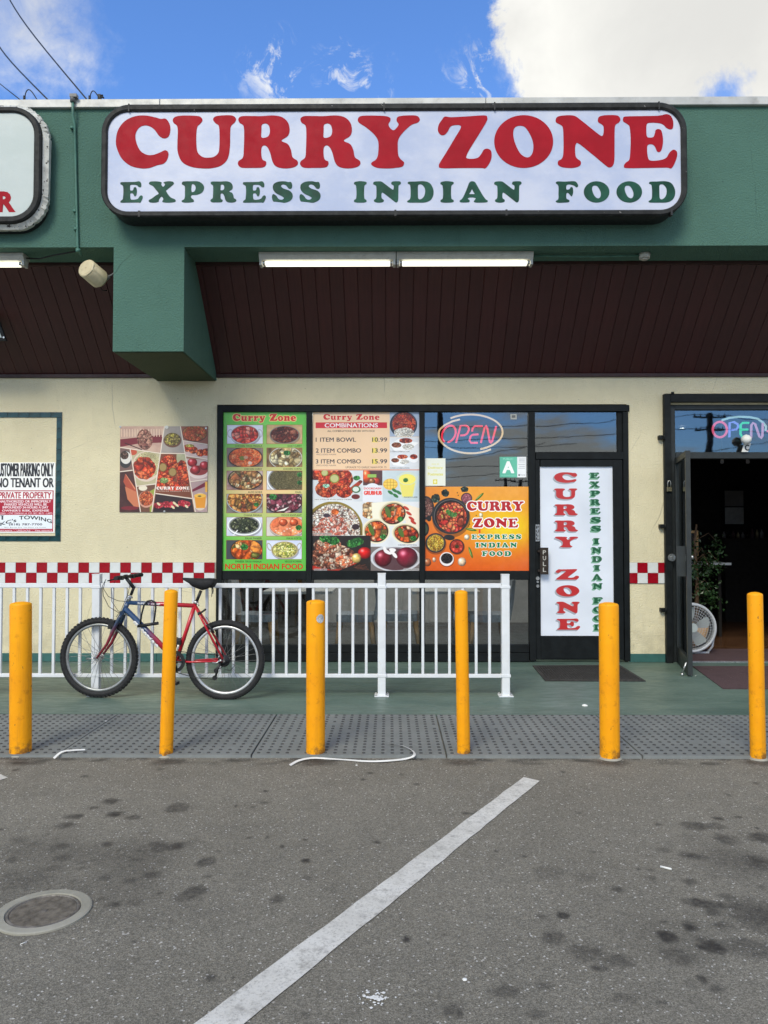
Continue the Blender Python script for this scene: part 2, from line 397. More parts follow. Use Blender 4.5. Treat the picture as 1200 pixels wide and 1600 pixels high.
# ---------------------------------------------------------------- soft slab-serif lettering, traced outline by outline (y downwards)
G = {}
def gl(ch, h0, h1, pts, holes=()): G[ch] = (h0, h1, pts, holes)
gl('C', 76, 412, [(265,76),(330,88),(365,98),(395,97),(418,125),(426,165),(415,210),(385,222),(355,205),(325,165),(290,143),(255,141),(225,160),(208,200),(215,250),(240,300),(280,325),(320,326),(360,312),(395,297),(415,315),(408,355),(385,382),(345,392),(300,408),(250,412),(180,395),(125,350),(95,290),(86,240),(98,170),(140,112),(200,82)])
gl('U', 78, 412, [(455,86),(500,78),(565,79),(610,85),(626,108),(612,130),(594,150),(588,200),(590,275),(600,315),(630,340),(665,344),(700,338),(725,315),(732,280),(733,200),(728,145),(708,128),(692,105),(705,85),(750,78),(810,79),(835,98),(828,122),(805,145),(800,180),(798,280),(785,350),(750,390),(700,408),(640,412),(560,402),(500,370),(473,310),(470,250),(472,180),(466,142),(446,125),(440,105)])
gl('R', 80, 416, [(140,84),(200,83),(260,84),(340,80),(395,92),(430,125),(441,170),(430,210),(390,240),(430,262),(450,300),(460,345),(490,368),(492,392),(465,410),(410,416),(360,405),(335,375),(318,315),(300,280),(280,270),(265,285),(264,330),(272,360),(293,372),(292,395),(270,410),(200,412),(140,410),(117,390),(122,368),(148,345),(153,290),(155,200),(150,145),(125,125),(118,100)], [[(290,131),(310,145),(317,180),(308,210),(280,222),(263,215),(264,175),(266,140)]])
gl('Y', 79, 412, [(490,84),(540,79),(640,82),(676,92),(680,110),(668,135),(680,160),(700,172),(718,158),(731,135),(718,110),(730,86),(790,79),(845,82),(864,105),(850,125),(810,140),(760,185),(730,230),(726,280),(730,330),(745,355),(765,375),(755,400),(715,408),(660,412),(600,408),(565,392),(562,375),(590,355),(603,320),(604,245),(580,200),(530,155),(485,125),(476,105)])
gl('Z', 126, 628, [(90,136),(150,142),(300,135),(460,126),(488,150),(475,195),(400,320),(320,450),(290,515),(300,533),(350,537),(400,525),(430,490),(455,450),(490,442),(522,465),(525,530),(500,590),(465,628),(430,624),(250,624),(60,624),(33,600),(50,560),(100,480),(180,345),(238,245),(225,218),(170,220),(140,235),(115,280),(85,310),(50,308),(25,270),(32,215),(60,170)])
gl('O', 120, 624, [(828 + 276 * math.cos(i * math.pi / 12), 372 + 252 * math.sin(i * math.pi / 12)) for i in range(24)], [[(790,222),(840,235),(885,300),(915,380),(915,460),(890,512),(850,522),(800,490),(760,420),(735,340),(732,275),(750,235)]])
gl('N', 101, 562, [(60,115),(110,103),(200,105),(260,145),(350,220),(425,280),(445,275),(452,240),(450,200),(435,182),(405,160),(410,120),(450,104),(520,101),(575,108),(595,140),(580,168),(552,190),(545,250),(543,400),(540,500),(525,545),(495,558),(460,535),(350,440),(240,350),(215,355),(208,400),(212,455),(225,480),(255,505),(250,540),(210,558),(150,562),(90,552),(62,530),(65,500),(95,480),(108,430),(110,300),(105,210),(85,185),(50,165),(45,140)])
gl('E', 89, 550, [(640,108),(780,105),(900,103),(945,98),(990,89),(1025,105),(1045,150),(1043,205),(1025,220),(990,210),(960,180),(920,166),(850,163),(820,175),(815,230),(820,280),(845,290),(875,283),(888,250),(895,225),(920,217),(945,235),(957,310),(948,380),(930,412),(905,408),(885,365),(860,348),(825,355),(820,400),(828,465),(850,487),(920,485),(980,465),(1010,420),(1045,394),(1075,415),(1070,470),(1030,550),(980,548),(800,550),(640,550),(621,530),(635,505),(665,480),(675,420),(680,300),(672,200),(655,175),(618,150),(618,122)])
gl('F', 675, 855, [(60,676),(120,678),(200,675),(225,690),(235,715),(220,727),(200,712),(165,702),(140,706),(133,725),(137,745),(160,742),(172,725),(188,730),(192,770),(180,802),(165,790),(148,773),(135,780),(135,820),(158,835),(155,850),(110,855),(60,855),(43,843),(65,825),(67,780),(68,730),(62,705),(45,690)])
gl('D', 672, 852, [(850,676),(900,674),(980,672),(1030,690),(1058,740),(1058,790),(1035,830),(990,850),(920,852),(850,851),(835,840),(860,820),(865,770),(863,720),(858,700),(840,690)], [[(935,700),(960,700),(985,730),(988,770),(975,805),(950,824),(930,815),(927,760),(927,715)]])
gl('X', 493, 624, [(300,495),(345,494),(370,500),(368,512),(380,527),(392,512),(382,500),(410,493),(440,496),(447,508),(430,525),(405,545),(400,555),(425,590),(455,605),(458,618),(430,624),(395,624),(375,618),(382,602),(370,588),(355,605),(352,618),(330,624),(298,622),(290,610),(310,598),(335,580),(352,568),(335,545),(315,522),(292,510)])
gl('P', 494, 626, [(505,496),(550,494),(600,495),(630,515),(636,540),(622,565),(590,578),(560,580),(556,595),(572,610),(570,622),(535,626),(505,624),(497,615),(515,600),(517,560),(515,525),(498,512)], [[(562,512),(578,518),(584,538),(576,556),(560,560),(557,535)]])
gl('S', 495, 628, [(150,498),(190,495),(215,500),(232,500),(240,520),(235,540),(218,540),(200,520),(180,515),(170,525),(185,540),(225,555),(243,580),(235,610),(200,628),(165,625),(140,622),(120,618),(113,590),(122,575),(140,585),(155,605),(175,610),(188,600),(175,588),(140,570),(120,545),(122,515)])
gl('I', 740, 939, [(55,748),(90,740),(130,740),(170,748),(170,765),(152,782),(148,840),(152,900),(170,915),(170,932),(140,939),(85,939),(52,932),(52,915),(70,900),(74,840),(68,780),(50,765)])
gl('A', 738, 941, [(330,742),(350,738),(375,748),(400,790),(440,860),(475,910),(493,920),(490,936),(450,941),(380,940),(362,930),(372,915),(380,900),(360,893),(320,893),(305,905),(322,918),(318,935),(280,940),(235,937),(228,922),(250,905),(270,870),(300,800),(315,760)], [[(345,815),(358,838),(370,858),(345,860),(320,858),(332,838)]])
gl('u', -45, 100, [(0,8),(10,0),(45,0),(52,8),(48,18),(45,60),(52,75),(65,72),(70,60),(70,20),(62,14),(62,2),(72,0),(105,0),(108,12),(105,75),(118,85),(118,97),(80,100),(72,92),(50,102),(20,95),(10,75),(10,22),(0,16)])
gl('r', -45, 100, [(0,8),(10,0),(48,0),(52,12),(70,-2),(92,4),(95,25),(80,38),(62,32),(52,40),(50,70),(62,84),(62,97),(8,100),(0,95),(2,84),(10,78),(10,22),(0,16)])
gl('y', -45, 100, [(0,8),(8,0),(55,0),(60,10),(52,20),(68,55),(80,20),(72,10),(78,0),(112,0),(116,10),(104,22),(75,105),(50,132),(15,135),(2,118),(12,102),(28,108),(45,100),(10,22)])
gl('o', -45, 100, [(52 + 52 * math.cos(i * math.pi / 8), 50 + 52 * math.sin(i * math.pi / 8)) for i in range(16)], [[(52 + 17 * math.cos(i * math.pi / 5), 50 + 30 * math.sin(i * math.pi / 5)) for i in range(10)]])
gl('n', -45, 100, [(0,8),(10,0),(48,0),(52,10),(75,-3),(102,8),(108,30),(108,75),(116,85),(116,98),(72,100),(66,88),(70,75),(68,35),(58,28),(50,38),(50,75),(58,88),(55,99),(5,100),(0,90),(10,78),(10,22),(0,16)])
gl('e', -45, 100, [(50,-2),(85,10),(100,40),(98,52),(45,58),(50,75),(68,82),(92,72),(98,82),(75,102),(40,104),(10,88),(-2,50),(12,12)], [[(45,20),(58,24),(62,38),(42,40)]])
def catmull(p, k=4):
    o = []; n = len(p)
    for i in range(n):
        a, b, c, d = [np.array(p[(i + j - 1) % n], float) for j in range(4)]
        for s in range(k):
            t = s / k
            o.append(tuple(.5 * ((2 * b) + (c - a) * t + (2 * a - 5 * b + 4 * c - d) * t * t + (3 * b - a - 3 * c + d) * t ** 3)))
    return o
GN = {}
def glyph(ch, k=4):
    """loops with cap height 1, x from 0, y down"""
    if (ch, k) not in GN:
        h0, h1, pts, holes = G[ch]; lo = [catmull(pts, k)] + [catmull(h, k) for h in holes]
        x0 = min(p[0] for p in lo[0]); s = 1.0 / (h1 - h0)
        lo = [[((x - x0) * s, (y - h0) * s) for x, y in l] for l in lo]
        GN[(ch, k)] = (lo, max(p[0] for p in lo[0]))
    return GN[(ch, k)]

# ---------------------------------------------------------------- painter for printed matter (menus, banners, notices)
def vnoise(Xa, Ya, s, seed=0, oct=4):
    r = np.zeros_like(Xa); a = 1; tot = 0
    for o in range(oct):
        x = Xa / s; y = Ya / s; xi = np.floor(x); yi = np.floor(y); fx = x - xi; fy = y - yi
        fx = fx * fx * (3 - 2 * fx); fy = fy * fy * (3 - 2 * fy)
        h = lambda i, j: np.modf(np.abs(np.sin(i * 127.1 + j * 311.7 + seed * 17.3 + o * 5.1) * 43758.5453))[0]
        v = (h(xi, yi) * (1 - fx) + h(xi + 1, yi) * fx) * (1 - fy) + (h(xi, yi + 1) * (1 - fx) + h(xi + 1, yi + 1) * fx) * fy
        r += v * a; tot += a; a *= .5; s = s / 2
    return r / tot
def voronoi(Xa, Ya, s, seed=0):
    x = Xa / s; y = Ya / s; xi = np.floor(x); yi = np.floor(y)
    f1 = np.full(Xa.shape, 9.); f2 = np.full(Xa.shape, 9.); idv = np.zeros(Xa.shape); dx1 = np.zeros(Xa.shape); dy1 = np.zeros(Xa.shape)
    for di in (-1, 0, 1):
        for dj in (-1, 0, 1):
            ci = xi + di; cj = yi + dj
            h1 = np.modf(np.abs(np.sin(ci * 127.1 + cj * 311.7 + seed) * 43758.5453))[0]
            h2 = np.modf(np.abs(np.sin(ci * 269.5 + cj * 183.3 + seed * 1.7) * 24634.6345))[0]
            ax = ci + h1 - x; ay = cj + h2 - y; d = ax * ax + ay * ay
            c = d < f1; f2 = np.where(c, f1, np.minimum(f2, d)); f1 = np.where(c, d, f1)
            idv = np.where(c, np.modf(h1 * 7.3 + h2 * 3.1)[0], idv); dx1 = np.where(c, ax, dx1); dy1 = np.where(c, ay, dy1)
    return np.sqrt(f1), np.sqrt(f2), idv, dx1, dy1
TXT = {}
def sans_tris(text, bold):
    key = (text, bold)
    if key not in TXT:
        c = bpy.data.curves.new('t', 'FONT'); c.body = text; c.size = 1; c.offset = bold; c.resolution_u = 3
        o = bpy.data.objects.new('t', c); COL.objects.link(o)
        dg = bpy.context.evaluated_depsgraph_get(); me = bpy.data.meshes.new_from_object(o.evaluated_get(dg))
        me.calc_loop_triangles(); v = np.array([w.co[:2] for w in me.vertices]); t = np.array([t.vertices[:] for t in me.loop_triangles])
        v[:, 1] *= -1; v -= v.min(0); v /= v.max(0)
        bpy.data.objects.remove(o); bpy.data.curves.remove(c); bpy.data.meshes.remove(me)
        TXT[key] = (v, t)
    return TXT[key]
class Cv:
    def __init__(s, x0, y0, x1, y1, k, bg=(255, 255, 255)):
        s.x0, s.y0, s.x1, s.y1, s.k = x0, y0, x1, y1, k
        s.w = int((x1 - x0) * k) // 2 * 2; s.h = int((y1 - y0) * k) // 2 * 2
        s.a = np.zeros((s.h, s.w, 3), np.float32); s.a[:] = bg; s.clip = None
    def grid(s, x0, y0, x1, y1):
        i0 = max(0, int((x0 - s.x0) * s.k)); i1 = min(s.w, int((x1 - s.x0) * s.k) + 2)
        j0 = max(0, int((y0 - s.y0) * s.k)); j1 = min(s.h, int((y1 - s.y0) * s.k) + 2)
        if i1 <= i0 or j1 <= j0: return None
        Yg, Xg = np.mgrid[j0:j1, i0:i1]
        return slice(j0, j1), slice(i0, i1), s.x0 + (Xg + .5) / s.k, s.y0 + (Yg + .5) / s.k
    def put(s, g, m, col, al=1.0):
        js, is_ = g[0], g[1]; m = m.astype(np.float32) * al
        if s.clip is not None: m = m * s.clip[js, is_]
        c = np.asarray(col, np.float32)
        s.a[js, is_] = s.a[js, is_] * (1 - m[..., None]) + c * m[..., None]
    def pm(s, pts, g):
        Xg, Yg = g[2], g[3]; m = np.zeros(Xg.shape, bool); n = len(pts)
        for i in range(n):
            (xa, ya), (xb, yb) = pts[i], pts[(i + 1) % n]
            if ya == yb: continue
            m ^= ((ya > Yg) != (yb > Yg)) & (Xg < (xb - xa) * (Yg - ya) / (yb - ya) + xa)
        return m
    def poly(s, pts, col, al=1.0, holes=()):
        xs = [p[0] for p in pts]; ys = [p[1] for p in pts]; g = s.grid(min(xs), min(ys), max(xs), max(ys))
        if g is None: return
        m = s.pm(pts, g)
        for h in holes: m ^= s.pm(h, g)
        s.put(g, m, col, al)
    def rect(s, x0, y0, x1, y1, col, al=1.0):
        g = s.grid(x0, y0, x1, y1)
        if g: s.put(g, (g[2] >= x0) & (g[2] <= x1) & (g[3] >= y0) & (g[3] <= y1), col, al)
    def setclip(s, pts):
        if pts is None: s.clip = None; return
        s.clip = np.zeros((s.h, s.w), np.float32); g = s.grid(min(p[0] for p in pts), min(p[1] for p in pts), max(p[0] for p in pts), max(p[1] for p in pts))
        s.clip[g[0], g[1]] = s.pm(pts, g)
    def eg(s, cx, cy, rx, ry, rot=0):
        r = max(rx, ry); g = s.grid(cx - r, cy - r, cx + r, cy + r)
        if g is None: return None, None, None, None
        c, sn = math.cos(rot), math.sin(rot); dx = g[2] - cx; dy = g[3] - cy
        u = (dx * c + dy * sn) / rx; v = (-dx * sn + dy * c) / ry
        return g, u * u + v * v, u, v
    def ell(s, cx, cy, rx, ry, col, rot=0, al=1.0):
        g, d, u, v = s.eg(cx, cy, rx, ry, rot)
        if g: s.put(g, d <= 1, col, al)
    def ball(s, cx, cy, rx, ry, col, rot=0):
        g, d, u, v = s.eg(cx, cy, rx, ry, rot)
        if g is None: return
        n = vnoise(g[2], g[3], max(rx, ry) * .35, 3)
        sh = np.clip(1.08 - .5 * d - .18 * (u + v) + .35 * (n - .5), .25, 1.5); c = np.array(col)[None, None] * sh[..., None]
        hl = np.exp(-((u + .35) ** 2 + (v + .4) ** 2) * 14); s.put(g, d <= 1, np.clip(c + hl[..., None] * 130, 0, 255))
    def chunks(s, cx, cy, rx, ry, pal, cs, seed=1, rot=0, shade=.6, hl=70, wob=.0):
        g, d, u, v = s.eg(cx, cy, rx, ry, rot)
        if g is None: return
        Xg, Yg = g[2], g[3]
        wx = Xg + (vnoise(Xg, Yg, cs * 1.5, seed + 5) - .5) * cs * .9; wy = Yg + (vnoise(Xg, Yg, cs * 1.5, seed + 9) - .5) * cs * .9
        f1, f2, idv, ax, ay = voronoi(wx, wy, cs, seed)
        p = np.array(pal, np.float32); p = p * .74 + p.mean(0) * .26; k = (idv * len(p)).astype(int) % len(p); c = p[k]
        g1, g2, idw, bx_, by_ = voronoi(wx + 31.7, wy - 11.3, cs * 2.1, seed + 4); big = vnoise(Xg, Yg, cs * 2.4, seed + 21, 2) > .52
        c = np.where(big[..., None], p[(idw * len(p)).astype(int) % len(p)], c); f1 = np.where(big, g1, f1); f2 = np.where(big, g2, f2); ax = np.where(big, bx_, ax); ay = np.where(big, by_, ay)
        c = c * (.78 + .46 * vnoise(Xg, Yg, rx * .55, seed + 33, 2))[..., None]
        edge = np.clip((f2 - f1) * 2.0 + .15, 0, 1); shade = shade * .85; n = vnoise(Xg, Yg, cs * .5, seed + 2)
        sh = (1 - shade) + shade * edge; sh = sh * (.75 + .5 * n) * (1.02 + .22 * (ax + ay))
        c = c * sh[..., None] + (np.clip(n - .62, 0, 1) * edge * hl * 4)[..., None]
        if wob: d = d + (vnoise(Xg, Yg, rx * .3, seed + 11) - .5) * wob
        s.put(g, d <= 1, np.clip(c, 0, 255))
    def grad(s, x0, y0, x1, y1, f):
        g = s.grid(x0, y0, x1, y1); s.put(g, np.ones(g[2].shape), np.clip(f(g[2], g[3]), 0, 255))
    def texrect(s, x0, y0, x1, y1, c0, c1, sc, seed=0):
        g = s.grid(x0, y0, x1, y1)
        if g is None: return
        n = vnoise(g[2], g[3], sc, seed)[..., None]; s.put(g, (g[2] >= x0) & (g[2] <= x1) & (g[3] >= y0) & (g[3] <= y1), np.array(c0) * (1 - n) + np.array(c1) * n)
    def sans(s, text, x0, y0, x1, y1, col, bold=0.0, al=1.0, warp=None):
        v, t = sans_tris(text, 0.0); V = np.stack([x0 + v[:, 0] * (x1 - x0), y0 + v[:, 1] * (y1 - y0)], 1)
        if warp: V = np.array([warp(*p) for p in V])
        nb = max(0, int(round(bold * (y1 - y0) * s.k * 1.1))); pd = (nb + 1) / s.k
        g = s.grid(V[:, 0].min() - pd, V[:, 1].min() - pd, V[:, 0].max() + pd, V[:, 1].max() + pd)
        if g is None: return
        m = np.zeros(g[2].shape, bool); ox = s.x0 + g[1].start / s.k; oy = s.y0 + g[0].start / s.k
        for a, b, c in t:
            P = V[[a, b, c]]
            i0 = max(0, int((P[:, 0].min() - ox) * s.k) - 1); i1 = int((P[:, 0].max() - ox) * s.k) + 2
            j0 = max(0, int((P[:, 1].min() - oy) * s.k) - 1); j1 = int((P[:, 1].max() - oy) * s.k) + 2
            Xs = g[2][j0:j1, i0:i1]; Ys = g[3][j0:j1, i0:i1]
            if Xs.size == 0: continue
            e = [(P[(q + 1) % 3, 0] - P[q, 0]) * (Ys - P[q, 1]) - (P[(q + 1) % 3, 1] - P[q, 1]) * (Xs - P[q, 0]) for q in range(3)]
            m[j0:j1, i0:i1] |= ((e[0] >= -1e-9) & (e[1] >= -1e-9) & (e[2] >= -1e-9)) | ((e[0] <= 1e-9) & (e[1] <= 1e-9) & (e[2] <= 1e-9))
        if nb:
            m0 = m.copy()
            for dx in range(-nb, nb + 1):
                for dy in ((-nb // 2), 0, nb // 2): m |= np.roll(np.roll(m0, dx, 1), dy, 0)
        s.put(g, m, col, al)
    def slab(s, text, x0, x1, yt, yb, col, outline=None, ow=0, sp=.09, space=.45, shadow=None):
        H = yb - yt; adv = []; x = 0
        for ch in text:
            if ch == ' ': x += space; continue
            lo, w = glyph(ch, 3); adv.append((ch, x)); x += w + sp
        tot = x - sp; sx = (x1 - x0) / tot
        def draw(dx, dy, c):
            for ch, xx in adv:
                lo, w = glyph(ch, 3); ls = [[(x0 + (xx + px) * sx + dx, yt + py * H + dy) for px, py in l] for l in lo]
                s.poly(ls[0], c, 1, ls[1:])
        if shadow: draw(shadow[0], shadow[1], shadow[2])
        if outline:
            for i in range(12): draw(ow * math.cos(i * math.pi / 6), ow * math.sin(i * math.pi / 6), outline)
        draw(0, 0, col)
    def image(s, name):
        a = np.clip(s.a.reshape(s.h // 2, 2, s.w // 2, 2, 3).mean((1, 3)) / 255.0 * (1.06 if name != 'stains' else 1), 0, 1)
        h, w = a.shape[:2]; img = bpy.data.images.new(name, w, h); b = np.ones((h, w, 4), np.float32); b[..., :3] = a[::-1]
        img.pixels.foreach_set(b.ravel()); img.update(); img.pack(); return img
def print_mat(name, img, rough=.35, wear=.06):
    t = NT(name); u = t.tc.outputs['UV']; im = t.n('ShaderNodeTexImage', {0: u}); im.image = img; im.extension = 'EXTEND'
    n = t.noise(3, 5, .6); c = t.mix(t.math('MULTIPLY', t.step(n, .4, .8), wear), im.outputs[0], (.5, .5, .5))
    t.set('Base Color', c); t.set('Roughness', rough); t.set('Normal', t.bump(n, .08, .01)); return t.m
def panel(name, x0, x1, z0, z1, Y, th, mat, parent=None, lean=0.0):
    """thin printed sheet facing -Y with its picture on the front"""
    base = Vector(((x0 + x1) / 2, Y, z0)); off = origin_of(parent) if parent is not None else base
    vs = [(x0, Y - th, z0), (x1, Y - th, z0), (x1, Y - th, z1), (x0, Y - th, z1), (x0, Y, z0), (x1, Y, z0), (x1, Y, z1), (x0, Y, z1)]
    vs = [(a + lean * (z1 - c), b, c) for a, b, c in vs]
    me = bpy.data.meshes.new(name); me.from_pydata([tuple(Vector(v) - off) for v in vs], [], [(0, 1, 2, 3), (1, 5, 6, 2), (4, 0, 3, 7), (3, 2, 6, 7), (4, 5, 1, 0), (5, 4, 7, 6)])
    uv = me.uv_layers.new(name='UVMap'); q = [(0, 0), (1, 0), (1, 1), (0, 1)]
    for i, p in enumerate(me.polygons):
        for j, li in enumerate(p.loop_indices): uv.data[li].uv = q[j] if i == 0 else (.002, .002)
    me.materials.append(mat); o = bpy.data.objects.new(name, me); COL.objects.link(o)
    if parent is not None: o.parent = parent
    else: o.location = base
    return o
# ================================================================ THE SETTING
WALL, FAS = 8.5, 7.13
# ---- stains on the asphalt, painted in ground coordinates
def stain_image():
    c = Cv(-5, 0.5, 5, 5.5, 200, (0, 0, 0))
    def spot(px, py, rx, ry, al, soft=.5, seed=0):
        p = onZ(px, py); a = onZ(px + rx, py); b = onZ(px, py - ry)
        RX = abs(a.x - p.x); RY = abs(b.y - p.y); g, d, u, v = c.eg(p.x, p.y, RX * 1.8, RY * 1.8)
        if g is None: return
        n = vnoise(g[2], g[3], max(RX, RY) * .7, seed + int(px)); n2 = vnoise(g[2], g[3], .012, seed + 3, 2)
        r = np.sqrt(d) * 1.8 + (n - .5) * .9
        m = np.clip((1 - r) / soft + .35, 0, 1) * al * (.30 + 1.1 * n2)
        js, is_ = g[0], g[1]; old = c.a[js, is_, 0] / 255; m = 1 - (1 - old) * (1 - np.clip(m * 1.25, 0, 1)); c.a[js, is_] = (m * 255)[..., None]
    for s in [(172,1252,15,5,.7),(147,1262,9,3,.6),(179,1272,14,5,.75),(115,1276,16,4,.65),(208,1277,11,4,.6),(278,1263,18,9,.55),(132,1213,7,2,.6),(24,1203,6,2,.6),
              (251,1324,14,7,.5),(322,1347,14,8,.6),(306,1393,18,10,.6),(324,1369,6,3,.5),(165,1371,10,5,.5),(433,1405,11,8,.55),(327,1528,10,7,.6),(390,1309,4,2,.6),(418,1308,3,2,.7),
              (441,1323,5,3,.7),(477,1312,5,2,.7),(478,1345,7,4,.9),(567,1218,5,1.5,.8),(578,1208,5,1.5,.7),(590,1316,6,3,.8),(412,1254,8,2,.5),(395,1261,5,2,.5),(415,1236,5,2,.7),
              (251,1202,6,2,.6),(626,1210,4,2,.5),(651,1225,6,2,.7),(727,1271,6,2,.8),(880,1206,5,1.5,.8),(1028,1288,6,2,.7),(1122,1279,10,3,.7),(1154,1277,6,2,.8),(1183,1294,4,2,.8),
              (1085,1291,22,7,.55),(1120,1291,14,6,.5),(1137,1312,24,9,.5),(1196,1309,18,9,.6),(1087,1339,20,6,.5),(1100,1412,30,9,.7),(1043,1463,17,9,.9),(1079,1450,12,6,.75),
              (1112,1478,26,12,.85),(1097,1530,9,7,.9),(1180,1430,45,22,.5),(1170,1480,40,18,.45),(881,1431,11,6,.8),(864,1464,20,10,.55),(846,1432,7,4,.6),(635,1467,7,5,.8),
              (710,1580,16,12,.55),(790,1550,24,10,.4),(920,1488,30,14,.45),(968,1500,24,12,.45),(1060,1495,28,14,.4),(860,1363,26,12,.25),(912,1371,22,8,.25),(1190,1350,24,12,.5),
              (1184,1347,6,4,.8),(850,1540,14,6,.4),(975,1560,20,9,.35),(840,1585,18,8,.4),(480,1585,10,5,.3),(480,1372,8,4,.4),(160,1405,10,4,.4),(210,1410,14,6,.4),(285,1402,16,8,.4)]:
        spot(*s)
    r3 = random.Random(12)
    for bx in (32, 260, 493, 724, 953, 1184): spot(bx, 1192, 30, 5, .6, .9, bx)
    for k in range(90): spot(r3.uniform(0, 1200), 1184 + abs(r3.gauss(0, 4)), r3.uniform(5, 26), 2.2, r3.uniform(.2, .6), .8, k)
    for k in range(75):
        if k % 2: px, py = r3.gauss(150, 90), r3.gauss(1345, 35)
        else: px, py = r3.gauss(1120, 90), r3.gauss(1410, 75)
        w = r3.uniform(3, 16); spot(px, py, w, w * .42, r3.uniform(.2, .6), r3.uniform(.4, 1), k)
    for k in range(60): spot(r3.uniform(0, 1200), r3.uniform(1200, 1600), r3.uniform(2, 6), r3.uniform(1, 2.5), r3.uniform(.3, .8), .5, k)
    for s in [(60,1330,70,24,0.34),(190,1335,60,26,0.31),(30,1370,60,20,0.37),(150,1385,90,24,0.26),(230,1345,60,30,0.22),(60,1455,80,10,0.22),(20,1400,30,30,0.25),(1150,1350,60,22,0.26),(1190,1430,50,26,0.31),(1050,1460,80,40,0.19),(250,1420,120,40,0.12),(1150,1340,70,30,0.22)]:
        spot(*s, soft=1.0, seed=5)
    c.a = c.a[::-1].copy(); img = c.image('stains'); img.colorspace_settings.name = 'Non-Color'; return img
def asphalt():
    t = NT('worn_asphalt'); co = t.tc.outputs['Object']
    a = t.noise(.9, 7, .6); b = t.noise(6, 7, .65); g = t.noise(210, 5, .8); g4 = t.noise(90, 3, .7)
    vo = t.n('ShaderNodeTexVoronoi', {'Vector': co, 'Scale': 165.0}, feature='F1'); vc = t.n('ShaderNodeSeparateXYZ', {0: vo.outputs['Color']})
    c = t.mix(t.step(a, .3, .72), (.244, .225, .180), (.294, .272, .220))
    c = t.mix(t.math('MULTIPLY', t.step(b, .45, .75), .35), c, (.145, .137, .115))
    c = t.mix(t.step(g, .40, .60), t.mix(.62, c, (.035, .032, .028)), c); c = t.mix(t.math('MULTIPLY', t.step(g4, .55, .70), .35), c, (.30, .28, .25))
    c = t.mix(1.0, c, t.n('ShaderNodeCombineColor', {0: t.step(vc.outputs[0], 0, 1, .72, 1.22), 1: t.step(vc.outputs[0], 0, 1, .72, 1.22), 2: t.step(vc.outputs[0], 0, 1, .72, 1.22)}).outputs[0], 'MULTIPLY')
    c = t.mix(t.step(vc.outputs[1], .975, .99), c, (.50, .48, .44))
    mp = t.n('ShaderNodeMapping', {0: co, 1: (.5, -.1, 0), 3: (.1, .2, 1)})
    im = t.n('ShaderNodeTexImage', {0: mp.outputs[0]}); im.image = stain_image(); im.extension = 'CLIP'
    sm = t.n('ShaderNodeSeparateXYZ', {0: im.outputs[0]}).outputs[0]
    c = t.mix(t.math('MULTIPLY', sm, .93), c, (.022, .020, .018))
    t.set('Base Color', c); t.set('Roughness', t.math('SUBTRACT', .88, t.math('MULTIPLY', sm, .25))); t.set('Specular IOR Level', .35)
    t.set('Normal', t.bump(g, .65, .004, t.bump(vo.outputs[0], .4, .003))); return t.m
M['asphalt'] = asphalt()
LIP = onZ(609, 1180, .02).y; TB = onZ(609, 1116, .02).y
b = MB(); b.add([(-300, -400, 0), (300, -400, 0), (300, 500, 0), (-300, 500, 0)], [(0, 1, 2, 3)])
tag(obj('asphalt_ground', b, M['asphalt']), kind='structure')
b = MB(); b.box((-12, TB + .006, -.03), (12, WALL + .25, .02))
tag(obj('green_sidewalk', b, M['sidewalk']), kind='structure')
# ---- tactile paving: panels with rows of domes
tp = thing('tactile_paving', None, None, (0, LIP, 0)); tp['kind'] = 'structure'
JX = [-5.62, -4.44, -3.26, -2.12, -.88, .36, 1.60, 2.84, 4.08, 5.32]
rnd = random.Random(3)
for i in range(len(JX) - 1):
    x0, x1 = JX[i] + .0022, JX[i + 1] - .0022; b = MB(); dz = rnd.uniform(-.0012, .0012)
    b.add([(x0, LIP, -.02), (x1, LIP, -.02), (x1, TB, -.02), (x0, TB, -.02), (x0 + .004, LIP + .006, .018 + dz), (x1 - .004, LIP + .006, .018 + dz), (x1 - .004, TB - .003, .018 + dz), (x0 + .004, TB - .003, .018 + dz)],
          [(0, 1, 5, 4), (1, 2, 6, 5), (2, 3, 7, 6), (3, 0, 4, 7), (4, 5, 6, 7)])
    p = obj('panel', b, M['tactile'], tp); d = MB(); nx = 20; ny = 16
    for a in range(nx):
        for c in range(ny):
            if rnd.random() < .012: continue
            cx = x0 + .036 + a * (x1 - x0 - .072) / (nx - 1); cy = LIP + .05 + c * (TB - LIP - .085) / (ny - 1)
            vs = []
            for rr, hh in ((.0135, .017 + dz), (.0095, .0225 + dz)):
                for k in range(7): vs.append((cx + rr * math.cos(k * .8976), cy + rr * math.sin(k * .8976), hh))
            d.add(vs, [(k, (k + 1) % 7, 7 + (k + 1) % 7, 7 + k) for k in range(7)] + [tuple(range(7, 14))])
    dd = obj('domes', d, M['dome'], p); dd['kind'] = 'stuff'
